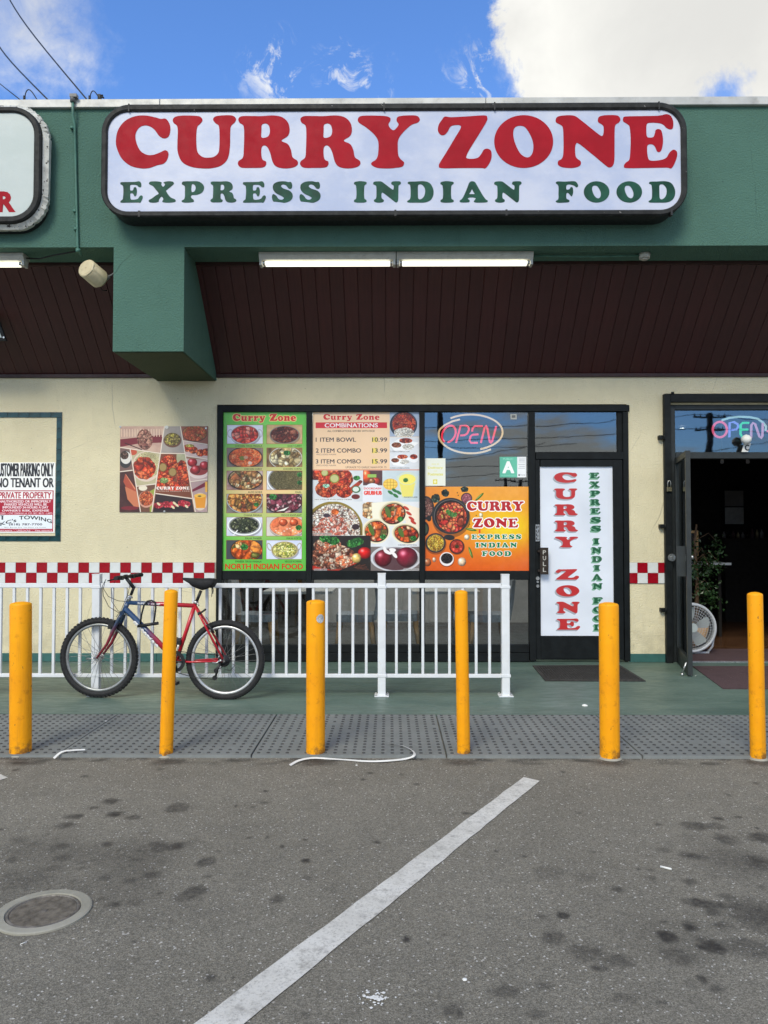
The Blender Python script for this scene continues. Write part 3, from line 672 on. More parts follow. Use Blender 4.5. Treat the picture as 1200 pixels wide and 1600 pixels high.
# ---- painted parking lines
def linemat():
    t = NT('worn_white_road_paint'); a = t.noise(5, 7, .7); g = t.noise(150, 4, .75); cr = t.noise(16, 8, .75)
    c = t.mix(t.step(a, .3, .7), (.52, .505, .46), (.66, .645, .60)); c = t.mix(t.math('MULTIPLY', t.step(cr, .50, .68), .65), c, (.20, .19, .17))
    c = t.mix(t.math('MULTIPLY', t.step(t.noise(110, 4, .75), .50, .68), .55), c, (.17, .16, .14))
    t.set('Base Color', c); t.set('Roughness', .8); t.set('Normal', t.bump(g, .45, .003)); return t.m
M['line'] = linemat()
A0, A1 = onZ(818, 1215), onZ(843, 1221); B0, B1 = onZ(305, 1600), onZ(383, 1600)
def stripe(a0, a1, d0, d1, t=2.6):
    b = MB(); z = .004; n = 40; r2 = random.Random(5)
    L0 = [a0 + (d0) * (k / n) * t for k in range(n + 1)]; L1 = [a1 + (d1) * (k / n) * t for k in range(n + 1)]
    vs = []
    for p, q in zip(L0, L1):
        w = (q - p).normalized() * .003; vs += [p + w * r2.uniform(-1, 1), q + w * r2.uniform(-1, 1)]
    b.add([(v.x, v.y, z) for v in vs], [(2 * i, 2 * i + 1, 2 * i + 3, 2 * i + 2) for i in range(n)]); return b
tag(obj('parking_line', stripe(A0, A1, B0 - A0, B1 - A1, 1.5), M['line']), kind='structure')
e = onZ(12, 1216); sh = Vector((e.x, e.y, 0)) - Vector((A1.x, A1.y, 0))
tag(obj('parking_line', stripe(A0 + sh, A1 + sh, B0 - A0, B1 - A1, 1.2), M['line']), kind='structure')
b = MB(); rg = random.Random(21)
for k in range(900):
    x = rg.uniform(-5, 5); y = LIP - abs(rg.gauss(0, .018)) - .003; s_ = rg.uniform(.0012, .0042)
    b.add([(x - s_, y - s_, 0), (x + s_, y - s_, 0), (x + s_ * .8, y + s_, 0), (x - s_, y + s_ * .7, 0), (x + rg.uniform(-s_, s_) * .3, y, s_ * 1.3)], [(0, 1, 4), (1, 2, 4), (2, 3, 4), (3, 0, 4)])
M['grit'] = tact('pale_grit', (.10, .095, .08), (.26, .24, .21))
tag(obj('grit', b, M['grit']), 'loose pale grit gathered along the joint between asphalt and tactile paving', 'grit', kind='stuff')
# ---- valve cover let into the asphalt
mc = onZ(68, 1425); mh = thing('valve_cover', 'round cast iron utility cover in a pale concrete ring, set in the asphalt', 'manhole', (mc.x, mc.y, 0))
ro = .172; b = MB()
b.lathe([(ro, -.01), (ro, .006), (ro - .006, .0085), (.135, .0085), (.131, .002), (.131, -.01)], mc, 48, smooth=False); obj('concrete_ring', b, M['concrete'], mh)
b = MB(); b.lathe([(.130, -.01), (.130, .005), (.124, .0075), (.121, .0075), (.119, .004), (0.0005, .004)], mc, 40, smooth=False)
b.box((mc.x - .012, mc.y - .012, .004), (mc.x + .012, mc.y + .012, .0065)); lid = obj('lid', b, M['iron'], mh)
b = MB()
for i in range(-17, 18):
    y = i * .0068; h = math.sqrt(.116 ** 2 - y * y); b.box((mc.x - h, mc.y + y - .0016, .004), (mc.x + h, mc.y + y + .0016, .0056))
obj('tread', b, M['iron'], lid)['kind'] = 'stuff'

# ================================================================ THE BUILDING
bd = thing('shop_building', 'single storey shop building with green stucco fascia and cream stucco front', 'building', (0, WALL, 0))
xa0, xa1, zA = X(338, WALL, 830), X(981, WALL, 830), Z(632, WALL)
xb0, xb1, zB = X(1040, WALL, 830), 4.95, Z(615, WALL, 1100)
SOFZ = Z(586, WALL)
b = MB(); b.poly([(-9, 0), (xa0, 0), (xa0, zA), (xa1, zA), (xa1, 0), (xb0, 0), (xb0, zB), (xb1, zB), (xb1, 0), (9, 0), (9, 3.3), (-9, 3.3)], lambda x, z: (x, WALL, z), (0, .22, 0)); obj('wall', b, M['wall'], bd)
# green painted base strip
zb = Z(1021, WALL)
for x0, x1 in ((-9, xa0 - .002), (xa1 + .002, xb0 - .002), (xb1 + .08, 9)):
    n = max(1, round((x1 - x0) / .62))
    for k in range(n):
        a0 = x0 + (x1 - x0) * k / n; a1 = x0 + (x1 - x0) * (k + 1) / n - .003
        b = MB(); b.box((a0, WALL - .012, .021), (a1, WALL, zb), .003); obj('base_strip', b, M['base'], bd)
fz0, fz1 = Z(385, FAS), Z(168, FAS)
bx0, bx1, bz = X(177, FAS, 460), X(287.5, FAS, 460), Z(549, FAS, 230)
b = MB(); b.poly([(-9, fz0), (bx0, fz0), (bx0, bz), (bx1, bz), (bx1, fz0), (9, fz0), (9, fz1), (-9, fz1)], lambda x, z: (x, FAS, z), (0, .40, 0)); obj('fascia', b, M['green'], bd)
bb = bz + .012; SF = 4.13
b = MB(); b.poly([(FAS + .402, bz), (WALL, bz), (WALL, SOFZ + .01), (FAS + .402, SF - .01)], lambda y, z: (bx0, y, z), (bx1 - bx0, 0, 0)); obj('roof_beam', b, M['green'], bd)
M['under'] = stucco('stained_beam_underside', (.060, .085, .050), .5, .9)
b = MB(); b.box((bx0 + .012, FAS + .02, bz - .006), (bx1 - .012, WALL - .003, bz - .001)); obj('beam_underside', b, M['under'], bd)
cz1 = Z(156, FAS)
for x0, x1 in ((-9, -5.2), (-5.2, -2.16), (-2.16, .9), (.9, 3.96), (3.96, 9)):
    b = MB(); b.box((x0 + .002, FAS - .035, fz1 - .004), (x1 - .002, FAS + .25, cz1), .004); obj('coping', b, M['coping'], bd)
b = MB(); b.box((-9, FAS + .26, fz1 - .12), (9, 14, fz1 - .02)); obj('roof', b, M['cabinet'], bd)
b = MB(); b.box((-9, FAS + .41, 4.16), (9, 8.4, 4.20)); b.box((-9, 8.72, 3.15), (9, 13.6, 3.25)); b.box((-9.2, FAS + .41, 0), (-9, 13.6, 5.2)); b.box((9, FAS + .41, 0), (9.2, 13.6, 5.2)); b.box((-9, 8.42, 3.3), (9, 8.6, 5.2)); obj('inner_shell', b, M['intwall'], bd)
# soffit of individual planks
so = MB(); y0, z0_, y1, z1_ = FAS + .402, SF, WALL, SOFZ
dn = Vector((0, y1 - y0, z1_ - z0_)); Ls = dn.length; dn.normalize(); nrm = Vector((0, -dn.z, dn.y)); nrm = -nrm if nrm.z > 0 else nrm   # out of the soffit: down and forward
P0 = Vector((0, y0, z0_)); P1 = Vector((0, y1, z1_))
def sp(x, t, h): v = P0 + dn * (t * Ls) + nrm * h; return (x, v.y, v.z)
so.add([sp(-9, 0, -.03), sp(9, 0, -.03), sp(9, 1, -.03), sp(-9, 1, -.03), sp(-9, 0, -.02), sp(9, 0, -.02), sp(9, 1, -.02), sp(-9, 1, -.02)], [(0, 1, 2, 3), (4, 5, 6, 7), (0, 1, 5, 4), (2, 3, 7, 6), (0, 3, 7, 4), (1, 2, 6, 5)])  # dark backing board added behind the planks to block light
sof = obj('soffit', so, M['trimwood'], bd); PW = .1415
pb = MB(); w = PW / 2 - .0012; c = .004
pb.add([sp(-w, 0, -.018), sp(w, 0, -.018), sp(w, 1, -.018), sp(-w, 1, -.018), sp(-w, 0, -c), sp(w, 0, -c), sp(w, 1, -c), sp(-w, 1, -c), sp(-w + c, 0, 0), sp(w - c, 0, 0), sp(w - c, 1, 0), sp(-w + c, 1, 0)],
       [(0, 3, 2, 1), (8, 9, 10, 11), (4, 5, 9, 8), (5, 6, 10, 9), (6, 7, 11, 10), (7, 4, 8, 11), (0, 1, 5, 4), (1, 2, 6, 5), (2, 3, 7, 6), (3, 0, 4, 7)])
pme = mesh_of('plank', pb, M['plank'], Vector((0, WALL, 0))); rnd = random.Random(11)
for i in range(-46, 47):
    x = i * PW + .03
    if bx0 - .01 < x - w and x + w < bx1 + .01: continue
    inst('plank', pme, sof, (x, rnd.uniform(-.0008, .0008), rnd.uniform(-.0012, .0006)))
for x0, x1 in ((-9, bx0 - .002), (bx1 + .002, 9)):
    b = MB(); q = P1; b.box((x0, WALL - .028, SOFZ - .028), (x1, WALL - .001, SOFZ + .012), .003); obj('soffit_trim', b, M['trimwood'], bd)
    b = MB(); b.box((x0, y0 + .002, SF - .045), (x1, y0 + .03, SF + .0), .003); obj('soffit_trim', b, M['trimwood'], bd)
# ---- checkerboard tile band
TW = 16.42 * 8.49 / FOC; zt1, zt0 = Z(879, 8.49), Z(911.5, 8.49); TH = (zt1 - zt0) / 2; xr = X(335.5, 8.49, 890)
tb = MB(); tb.box((-7.0, WALL - .006, zt0 - .003), (xa0 - .004, WALL, zt1 + .003)); tb.box((xa1 + .004, WALL - .006, zt0 - .003), (xb0 - .004, WALL, zt1 + .003))
tbo = obj('tile_band', tb, M['grout'], bd)
def tileme(w, h, m, y, nm='tile', th=.007):
    q = MB(); q.box((-w / 2 + .0012, y - th, -h / 2 + .0012), (w / 2 - .0012, y, h / 2 - .0012), .0015); return mesh_of(nm, q, m, Vector((0, WALL, 0)))
tr_, tw_ = tileme(TW, TH, M['tred'], WALL - .006), tileme(TW, TH, M['twhite'], WALL - .006)
i = 0
while True:
    x = xr - TW * (i + .5)
    if x < -7: break
    for j in (0, 1): inst('tile', tr_ if (i + j) % 2 == 0 else tw_, tbo, (x, rnd.uniform(-.0008, .0005), zt1 - TH * (j + .5)))
    i += 1
xs = [xa1 + .006, X(996, 8.49, 890), X(1012, 8.49, 890), X(1028.3, 8.49, 890), xb0 - .006]
for k in range(4):
    for j in (0, 1):
        me = tileme(xs[k + 1] - xs[k], TH, M['tred'] if (k + j) % 2 == 1 else M['twhite'], WALL - .006)
        inst('tile', me, tbo, ((xs[k] + xs[k + 1]) / 2, 0, zt1 - TH * (j + .5)))
# ---- dark green tile border round the parking notice
fr = MB(); fx1, fx0, ftz, fbz = X(95.5, 8.49, 740), X(-92, 8.49, 740), Z(644, 8.49, 50), Z(845.5, 8.49, 50); tw2 = 8.3 * 8.49 / FOC; tl = 16.6 * 8.49 / FOC
fr.box((fx0 - .002, WALL - .005, ftz - tw2), (fx1 + .002, WALL, ftz + .002)); fr.box((fx0 - .002, WALL - .005, fbz - .002), (fx1 + .002, WALL, fbz + tw2)); fr.box((fx0 - .002, WALL - .005, fbz + tw2), (fx0 + tw2, WALL, ftz - tw2)); fr.box((fx1 - tw2, WALL - .005, fbz + tw2), (fx1 + .002, WALL, ftz - tw2))
fo = obj('tile_border', fr, M['grout'], bd)
nh = round((fx1 - fx0) / tl); nv = round((ftz - fbz - 2 * tw2) / tl)
mh_ = tileme((fx1 - fx0) / nh, tw2, M['tgreen'], WALL - .005); mv_ = tileme(tw2, (ftz - fbz - 2 * tw2) / nv, M['tgreen'], WALL - .005)
for k in range(nh):
    for zc in (ftz - tw2 / 2, fbz + tw2 / 2): o = inst('tile', mh_, fo, (fx0 + (fx1 - fx0) * (k + .5) / nh, rnd.uniform(-.001, .001), zc)); o.rotation_euler = (rnd.uniform(-.02, .02), 0, rnd.uniform(-.015, .015))
for k in range(nv):
    for xc in (fx0 + tw2 / 2, fx1 - tw2 / 2): o = inst('tile', mv_, fo, (xc, rnd.uniform(-.001, .001), fbz + tw2 + (ftz - fbz - 2 * tw2) * (k + .5) / nv)); o.rotation_euler = (rnd.uniform(-.02, .02), 0, rnd.uniform(-.02, .02))
# ---- shop window
WF = WALL - .02   # front of the aluminium frame
def bars(b, rects, y0=WF, y1=WALL + .08, ch=.003):
    for (xa, ya, xb, yb, *o) in rects:
        dy = o[0] if o else 0
        b.box((X(xa, WF, (ya + yb) / 2), y0 + dy, Z(yb, WF, (xa + xb) / 2)), (X(xb, WF, (ya + yb) / 2), y1, Z(ya, WF, (xa + xb) / 2)), ch)
b = MB()
bars(b, [(338, 633, 347, 1033), (478.5, 643.2, 487, 1019.8), (655.5, 643.2, 664, 1019.8), (827, 643.2, 837, 1033), (975, 643.2, 983.5, 1033),
         (347.2, 633, 983.5, 643), (347.2, 892, 478.3, 906, .004), (487.2, 892, 655.3, 906, .004), (664.2, 892, 826.8, 906, .004), (347.2, 1020, 826.8, 1033.5, -.006), (837.2, 706, 974.8, 717.5, .002)])
win = obj('shop_window', b, M['black'], bd)
def pane(name, xa, ya, xb, yb, mat, parent, y=WALL + .02):
    b = MB(); b.box((X(xa, WF, 835), y, Z(yb, WF)), (X(xb, WF, 835), y + .006, Z(ya, WF))); return obj(name, b, mat, parent)
PY = WALL + .02
pane('pane', 347, 643, 478.5, 892, M['glass'], win); pane('pane', 487, 643, 655.5, 892, M['glass'], win); pane('pane', 664, 643, 827, 892, M['glassr'], win)
for a, c in ((347, 478.5), (487, 655.5), (664, 827)): pane('pane', a, 906, c, 1020, M['glass'], win)
pane('pane', 837, 643, 966, 706, M['glassr'], win)
b = MB(); bars(b, [(966, 643.2, 975, 706, .03)]); obj('glazing_bead', b, M['black'], win)
b = MB(); bars(b, [(347.2, 1008, 478.3, 1019.7, .01), (487.2, 1008, 655.3, 1019.7, .01), (664.2, 1008, 826.8, 1019.7, .01)]); obj('bottom_rail', b, M['black'], win)
b = MB(); bars(b, [(837.3, 717.8, 844.5, 1031), (959.5, 717.8, 974.5, 1031), (844.7, 717.8, 959.3, 728.5), (844.7, 994, 959.3, 1031)], WF + .012)
dr = obj('door', b, M['black'], bd)
pane('pane', 844, 728, 960, 994, M['glass'], dr)
b = MB(); bars(b, [(846, 996.5, 958, 1029)], WF + .006, WF + .011, .001); obj('kick_plate', b, M['black'], dr)
# door furniture
DF = WF + .012
b = MB(); b.box((X(836.5, DF), DF - .012, Z(846, DF)), (X(843, DF), DF - .001, Z(819.5, DF)), .002); lk = obj('lock_plate', b, M['steel'], dr)
b = MB()
for py in (903.5, 915.5): b.cyl((X(839.5, DF), DF - .001, Z(py, DF)), (X(839.5, DF), DF - .016, Z(py, DF)), .020 if py < 910 else .017, n=16)
b.cyl((X(839.5, DF), DF - .001, Z(909, DF)), (X(839.5, DF), DF - .010, Z(909, DF)), .012, n=12); obj('lock_cylinder', b, M['steel'], dr)
b = MB(); x0, x1, z0, z1 = X(843.5, DF - .06), X(856.5, DF - .06), Z(897.5, DF - .06), Z(855.5, DF - .06)
b.box((x0, DF - .066, z0), (x1, DF - .058, z1), .002); b.box((x0 - .02, DF - .06, z0 + .03), (x0 + .01, DF - .001, z0 + .05)); b.box((x0 - .02, DF - .06, z1 - .05), (x0 + .01, DF - .001, z1 - .03))
M['bronze'] = paint('dark_bronze_pull_plate', (.045, .032, .025), .4, .5, .2, 20); pl_ = obj('pull_handle', b, M['bronze'], dr)
def text_mb(text, x0, x1, z0, z1, y, depth=.001, bold=.0):
    v, t = sans_tris(text, bold); b = MB(); n = len(v)
    f = [(x0 + p[0] * (x1 - x0), y, z1 - p[1] * (z1 - z0)) for p in v]; b.add(f, [tuple(int(i) for i in q) for q in t]); return b
mb = MB(); hh = (z1 - z0)
for i, ch in enumerate('PULL'):
    t_ = text_mb(ch, x0 + .030, x1 - .026, z1 - hh * (.10 + .215 * i) - .045, z1 - hh * (.10 + .215 * i), DF - .0675, bold=.01); mb.add(t_.v, t_.f)
M['pulltxt'] = paint('pale_pull_lettering', (.5, .48, .43), .5); obj('lettering', mb, M['pulltxt'], pl_)
mb = MB(); lx0, lx1 = X(837.4, DF), X(842, DF)
for i, ch in enumerate('PULL'):
    zt = Z(822 + i * 5.8, DF); t_ = text_mb(ch, lx0, lx1, zt - .030, zt, DF - .0135, bold=.02); mb.add(t_.v, t_.f)
obj('lettering', mb, M['blackp'], lk)
# ---- right-hand doorway: gate frame, transom, open glazed door
b = MB(); GY = WALL - .075
gx0, gx1 = X(1040, GY), X(1050.5, GY); gz = Z(615.5, GY, 1100)
b.box((gx0, GY, .021), (gx1, GY + .05, gz), .003); b.box((gx1, GY - .002, Z(628, GY, 1100)), (xb1 + .05, GY + .048, gz), .003); b.box((xb1, GY, .021), (xb1 + .06, GY + .05, Z(628, GY, 1100)), .003)
gate = obj('security_gate_frame', b, M['blackm'], bd)
for py in (683, 822, 953):
    b = MB(); b.box((X(1032.5, GY), GY + .012, Z(py + 3.2, GY)), (gx0, GY + .075, Z(py - 2.8, GY)), .003); b.cyl((gx0 - .004, GY - .006, Z(py + 5, GY)), (gx0 - .004, GY - .006, Z(py - 5, GY)), .010, n=10); obj('hinge', b, M['blackm'], gate)
b = MB(); b.box((X(1052, GY), GY - .002, Z(612, GY, 1100)), (X(1056, GY), GY + .02, gz), .002); b.cyl((X(1053, GY), GY, gz), (X(1053, GY), GY, gz + .018), .014, n=10); obj('bolt', b, M['blackm'], gate)
b = MB(); b.box((gx1 + .002, WALL - .02, Z(632.5, WALL, 1100)), (xb1, WALL + .01, Z(628.5, WALL, 1100))); obj('pale_flashing', b, M['beige'], bd)
b = MB(); Y2 = WALL + .0
b.box((X(1048, Y2), Y2, .021), (X(1052.5, Y2, 835) + .03, Y2 + .1, Z(632.8, Y2, 1100)), .003); fx = X(1052.5, Y2) + .03
b.box((fx + .001, Y2 + .002, Z(640, Y2, 1100)), (xb1, Y2 + .1, Z(632.8, Y2, 1100)), .003); b.box((fx + .001, Y2 - .004, Z(716.5, Y2, 1100)), (xb1, Y2 + .1, Z(706.5, Y2, 1100)), .003)
dfr = obj('doorway_frame', b, M['greyframe'], bd)
b = MB(); b.box((fx, Y2 + .04, Z(706.6, Y2, 1100)), (xb1, Y2 + .046, Z(640.1, Y2, 1100))); obj('pane', b, M['glassr'], dfr)
b = MB(); b.box((fx, Y2 - .02, .018), (xb1, Y2 + .1, .032), .003); obj('threshold', b, M['steel'], dfr)
# open leaf: local x runs from the hinge to the free edge
hx = X(1055, WALL - .03); hy = WALL - .03; e1 = onZ(1075, 1056, .03); ang = math.atan2(e1.y - hy, e1.x - hx); LW = math.hypot(e1.x - hx, e1.y - hy); zt = Z(716, WALL - .03) - .01
def leafmb(): return MB()
def L2W(u, v, z): return (hx + u * math.cos(ang) - v * math.sin(ang), hy + u * math.sin(ang) + v * math.cos(ang), z)
def lbox(b, u0, u1, v0, v1, z0, z1):
    q = MB(); q.box((u0, v0, z0), (u1, v1, z1)); b.add([L2W(*p) for p in q.v], q.f)
b = MB(); T = .044
lbox(b, 0, .055, 0, T, .035, zt); lbox(b, LW - .055, LW, 0, T, .035, zt); lbox(b, .055, LW - .055, .001, T - .001, zt - .06, zt - .001); lbox(b, .055, LW - .055, .001, T - .001, .036, .20)
lf = obj('open_door', b, M['greyframe'], bd)
b = MB(); lbox(b, .056, LW - .056, .018, .024, .2, zt - .06); obj('pane', b, M['glassd'], lf)
b = MB(); lbox(b, LW - .07, LW - .062, -.085, -.001, Z(900, 7.75), Z(853, 7.75)); obj('pull_plate', b, M['greyframe'], lf)
b = MB(); b.cyl(L2W(LW - .03, T, Z(870, 7.8)), L2W(LW - .03, T + .02, Z(870, 7.8)), .022, n=16); obj('lock_cylinder', b, M['steel'], lf)
b = MB(); b.cyl(L2W(LW - .02, -.01, .16), L2W(LW - .03, -.05, .05), .009, n=8); b.cyl(L2W(LW - .03, -.05, .05), L2W(LW - .03, -.05, .022), .014, n=10); obj('kick_stop', b, M['steel'], lf)
# door lever seen on the gate frame
b = MB(); q = onY(1049, 871, GY); b.cyl((q.x, GY, q.z), (q.x, GY - .022, q.z), .040, n=20); b.cyl((q.x, GY - .022, q.z), (q.x, GY - .03, q.z), .018, n=14); obj('lock_cylinder', b, M['steel'], gate)

# ---- interiors
b = MB(); b.box((-2.2, 8.74, -.02), (2.88, 13.5, .03)); obj('interior_floor', b, M['intfloor'], bd)
b = MB(); b.box((3.0, 8.62, -.02), (8.9, 13.5, .031)); obj('interior_floor', b, M['woodfloor'], bd)
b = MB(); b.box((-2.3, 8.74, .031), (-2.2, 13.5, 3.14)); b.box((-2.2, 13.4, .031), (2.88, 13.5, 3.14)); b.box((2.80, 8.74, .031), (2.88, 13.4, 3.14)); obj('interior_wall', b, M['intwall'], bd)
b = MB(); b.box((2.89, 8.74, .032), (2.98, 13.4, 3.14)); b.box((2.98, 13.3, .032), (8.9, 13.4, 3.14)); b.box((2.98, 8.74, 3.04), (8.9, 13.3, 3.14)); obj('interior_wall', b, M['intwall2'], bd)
b = MB(); b.box((-2.2, 8.74, 3.05), (2.8, 13.4, 3.14)); obj('interior_ceiling', b, M['intwall'], bd)
# ================================================================ PRINTED MATTER
P = dict(
 tikka=[(225,50,40),(240,90,70),(250,160,140),(200,30,30),(232,70,50)], goat=[(95,35,25),(120,50,35),(70,20,15),(150,95,75),(88,30,20)],
 ccurry=[(225,95,40),(232,110,50),(205,75,32),(226,88,38),(235,140,90)], korma=[(238,220,170),(200,170,110),(150,110,60),(250,240,205),(120,90,50)],
 gobi=[(225,190,130),(190,130,70),(120,70,35),(240,215,170),(90,80,40),(205,110,60)], daal=[(95,86,52),(106,96,60),(84,74,42),(92,84,50)],
 chana=[(230,150,70),(240,180,110),(195,100,40),(150,60,20),(236,165,85),(120,90,30)], egg=[(110,30,45),(70,15,25),(160,70,90),(225,190,190),(60,20,30)],
 palak=[(45,50,30),(80,85,50),(30,30,20),(170,170,130),(40,48,28)], malai=[(238,128,84),(240,140,96),(232,118,74)], paneer=[(240,110,30),(250,150,60),(210,70,20),(90,120,40),(250,215,160),(225,90,25)],
 vkorma=[(225,215,120),(240,230,160),(190,180,80),(120,140,50),(232,222,140)], rice=[(240,235,225),(225,215,200),(250,248,240),(170,120,90),(90,60,60),(235,200,180)],
 biry=[(225,130,110),(245,220,210),(190,80,60),(240,235,225),(160,70,50),(235,170,150)], tand=[(200,60,30),(225,95,50),(150,35,20),(235,130,80),(110,30,15),(215,70,40)],
 wrap=[(225,75,30),(240,110,45),(190,50,25),(70,90,30),(245,200,160),(120,30,30)], kebab=[(120,60,45),(150,85,60),(220,190,160),(90,45,35),(230,120,80),(240,225,205)],
 greens=[(40,110,45),(60,140,60),(25,80,30),(80,160,70)])
UC, X0, Y0 = 6.156, 340, 640
# ---- green menu of twelve dishes (drawn in units of 1/6.156 photo pixel)
def green_menu():
    c = Cv(45, 20, 850, 1552, 1.25)
    def bgf(Xg, Yg):
        t = (Yg - 20) / 1532; g = np.clip(1 - np.abs(t - .48) / .42, 0, 1) ** 1.0; e = np.clip(np.abs(Xg - 447) / 400, 0, 1) ** 2.5 * .45
        g = np.clip(g - e * .6, 0, 1)[..., None]; return np.array([98, 188, 72.]) * (1 - g) + np.array([250, 205, 150.]) * g + (Yg[..., None] < 150) * 18 * np.exp(-((Xg[..., None] - 447) / 260) ** 2)
    c.grad(45, 20, 850, 1552, bgf)
    c.slab('Curry Zone', 138, 752, 40, 107, (205, 45, 35), (252, 205, 130), 7, .07, .5)
    L_ = [('CHICKEN TIKKA MASALA', 160, 424), ('CHICKEN CURRY', 252, 424), ('ALOO GOBHI', 290, 424), ('CHANA MASALA', 250, 424), ('PALAK PANEER', 266, 424), ('PANEER TIKKA MASALA', 172, 424)]
    R_ = [('GOAT CURRY', 670, 806), ('CHICKEN KORMA', 628, 808), ('DAAL', 748, 806), ('VEGGIE EGGPLANT', 610, 808), ('MALAI KOFTA', 664, 808), ('VEGGIE KORMA', 646, 808)]
    for i in range(6):
        y0 = 147 + 222.6 * i; y1 = y0 + 180
        for (t, a, b_), x0, x1 in ((L_[i], 84, 430), (R_[i], 470, 810)):
            c.rect(x0 - 3, y0 - 3, x1 + 3, y1 + 3, (150, 75, 40)); c.sans(t, a, y1 + 14, b_, y1 + 32, (50, 40, 25), .012)
            c.setclip([(x0, y0), (x1, y0), (x1, y1), (x0, y1)]); k = (i, x0 < 400); mx_, my = (x0 + x1) / 2, (y0 + y1) / 2
            def bowl(cx, cy, rx, ry, rim, pal, cs, th=10, seed=i * 3 + x0, **kw):
                c.ell(cx + 6, cy + 12, rx + th + 4, ry + th + 4, (60, 50, 45), 0, .35); c.ell(cx, cy, rx + th, ry + th, rim); c.ell(cx, cy, rx + th * .45, ry + th * .45, [v * .6 for v in rim]); c.chunks(cx, cy, rx, ry, pal, cs, seed, **kw)
            if k == (0, True):
                c.texrect(x0, y0, x1, y1, (205, 212, 235), (235, 238, 248), 60)
                for sx in (-1, 1): c.ell(mx_ + sx * 140, my - 8, 32, 42, (190, 190, 198)); c.ell(mx_ + sx * 140, my - 8, 22, 32, (222, 226, 240))
                bowl(mx_, my + 2, 130, 84, (215, 215, 220), P['tikka'], 34)
            elif k == (0, False): c.texrect(x0, y0, x1, y1, (170, 130, 90), (225, 195, 150), 50); bowl(mx_, my + 4, 135, 78, (150, 140, 130), P['goat'], 22)
            elif k == (1, True): c.texrect(x0, y0, x1, y1, (120, 105, 100), (160, 140, 130), 20); bowl(mx_ + 4, my, 158, 92, (60, 45, 40), P['ccurry'], 20, shade=.2); c.ell(mx_ - 25, my + 8, 28, 22, (120, 120, 50)); c.ell(mx_ + 10, my, 22, 16, (200, 150, 120)); c.ell(mx_ + 50, my + 55, 20, 16, (235, 200, 180))
            elif k == (1, False): c.texrect(x0, y0, x1, y1, (60, 40, 25), (190, 150, 100), 50); bowl(mx_ + 12, my + 6, 150, 100, (225, 220, 205), P['korma'], 36); c.chunks(mx_ + 25, my - 42, 34, 24, P['greens'], 14, wob=.5)
            elif k == (2, True): c.texrect(x0, y0, x1, y1, (120, 60, 50), (235, 225, 220), 70); bowl(mx_ + 6, my - 12, 160, 98, (45, 40, 38), P['gobi'], 28)
            elif k == (2, False): c.rect(x0, y0, x1, y1, (225, 228, 235)); bowl(mx_ + 60, my - 10, 205, 130, (240, 240, 242), P['daal'], 9, 26, shade=.25); c.chunks(x1 - 22, my - 55, 26, 22, P['greens'], 14, wob=.6); c.chunks(x1 - 20, my + 22, 26, 20, P['greens'], 14, wob=.6)
            elif k == (3, True): c.texrect(x0, y0, x1, y1, (90, 70, 60), (190, 195, 200), 60); bowl(mx_, my - 40, 165, 125, (190, 200, 205), P['chana'], 24, shade=.75); c.chunks(x1 - 60, my + 10, 26, 20, P['greens'], 14, wob=.6)
            elif k == (3, False): c.texrect(x0, y0, x1, y1, (40, 70, 110), (200, 180, 160), 50); bowl(mx_ - 10, my - 20, 178, 112, (40, 30, 35), P['egg'], 26); c.poly([(560, y1 - 12), (690, y1 - 60), (640, y1 - 20)], (240, 235, 225)); c.chunks(530, y0 + 26, 40, 28, P['greens'], 16, wob=.5)
            elif k == (4, True): c.texrect(x0, y0, x1, y1, (200, 205, 225), (230, 232, 242), 60); bowl(mx_ - 2, my - 14, 138, 76, (245, 245, 248), P['palak'], 16, 24, hl=120); c.poly([(188, my + 30), (196, my + 36), (152, y1 - 2), (144, y1 - 8)], (238, 238, 240))
            elif k == (4, False):
                c.texrect(x0, y0, x1, y1, (190, 190, 190), (235, 220, 210), 60); bowl(mx_ + 30, my - 6, 165, 96, (225, 200, 185), P['malai'], 60, shade=.1)
                for bx in (-10, 92): c.ball(mx_ + bx, my - 40, 42, 34, (205, 85, 45))
                for q in range(9): c.ell(560 + q * 27, my + 40 + 22 * math.sin(q), 9, 5, (250, 220, 200))
                c.chunks(x1 - 30, my + 10, 30, 26, P['greens'], 14, wob=.6)
            elif k == (5, True): c.rect(x0, y0, x1, y1, (70, 72, 78)); bowl(mx_ + 20, my + 6, 150, 104, (60, 60, 60), P['paneer'], 34); c.chunks(mx_, my - 25, 36, 28, P['greens'], 14, wob=.6)
            else:
                c.texrect(x0, y0, x1, y1, (195, 205, 230), (225, 230, 245), 60)
                for sx in (-1, 1): c.ell(mx_ + sx * 142, my - 28, 22, 40, (170, 165, 150), sx * .4); c.ell(mx_ + sx * 142, my - 28, 14, 30, (215, 222, 240), sx * .4)
                bowl(mx_ + 5, my + 2, 118, 72, (205, 185, 140), P['vkorma'], 18)
            c.setclip(None)
    c.sans('NORTH INDIAN FOOD', 74, 1485, 820, 1538, (200, 62, 22), .045)
    return c.image('green_menu')
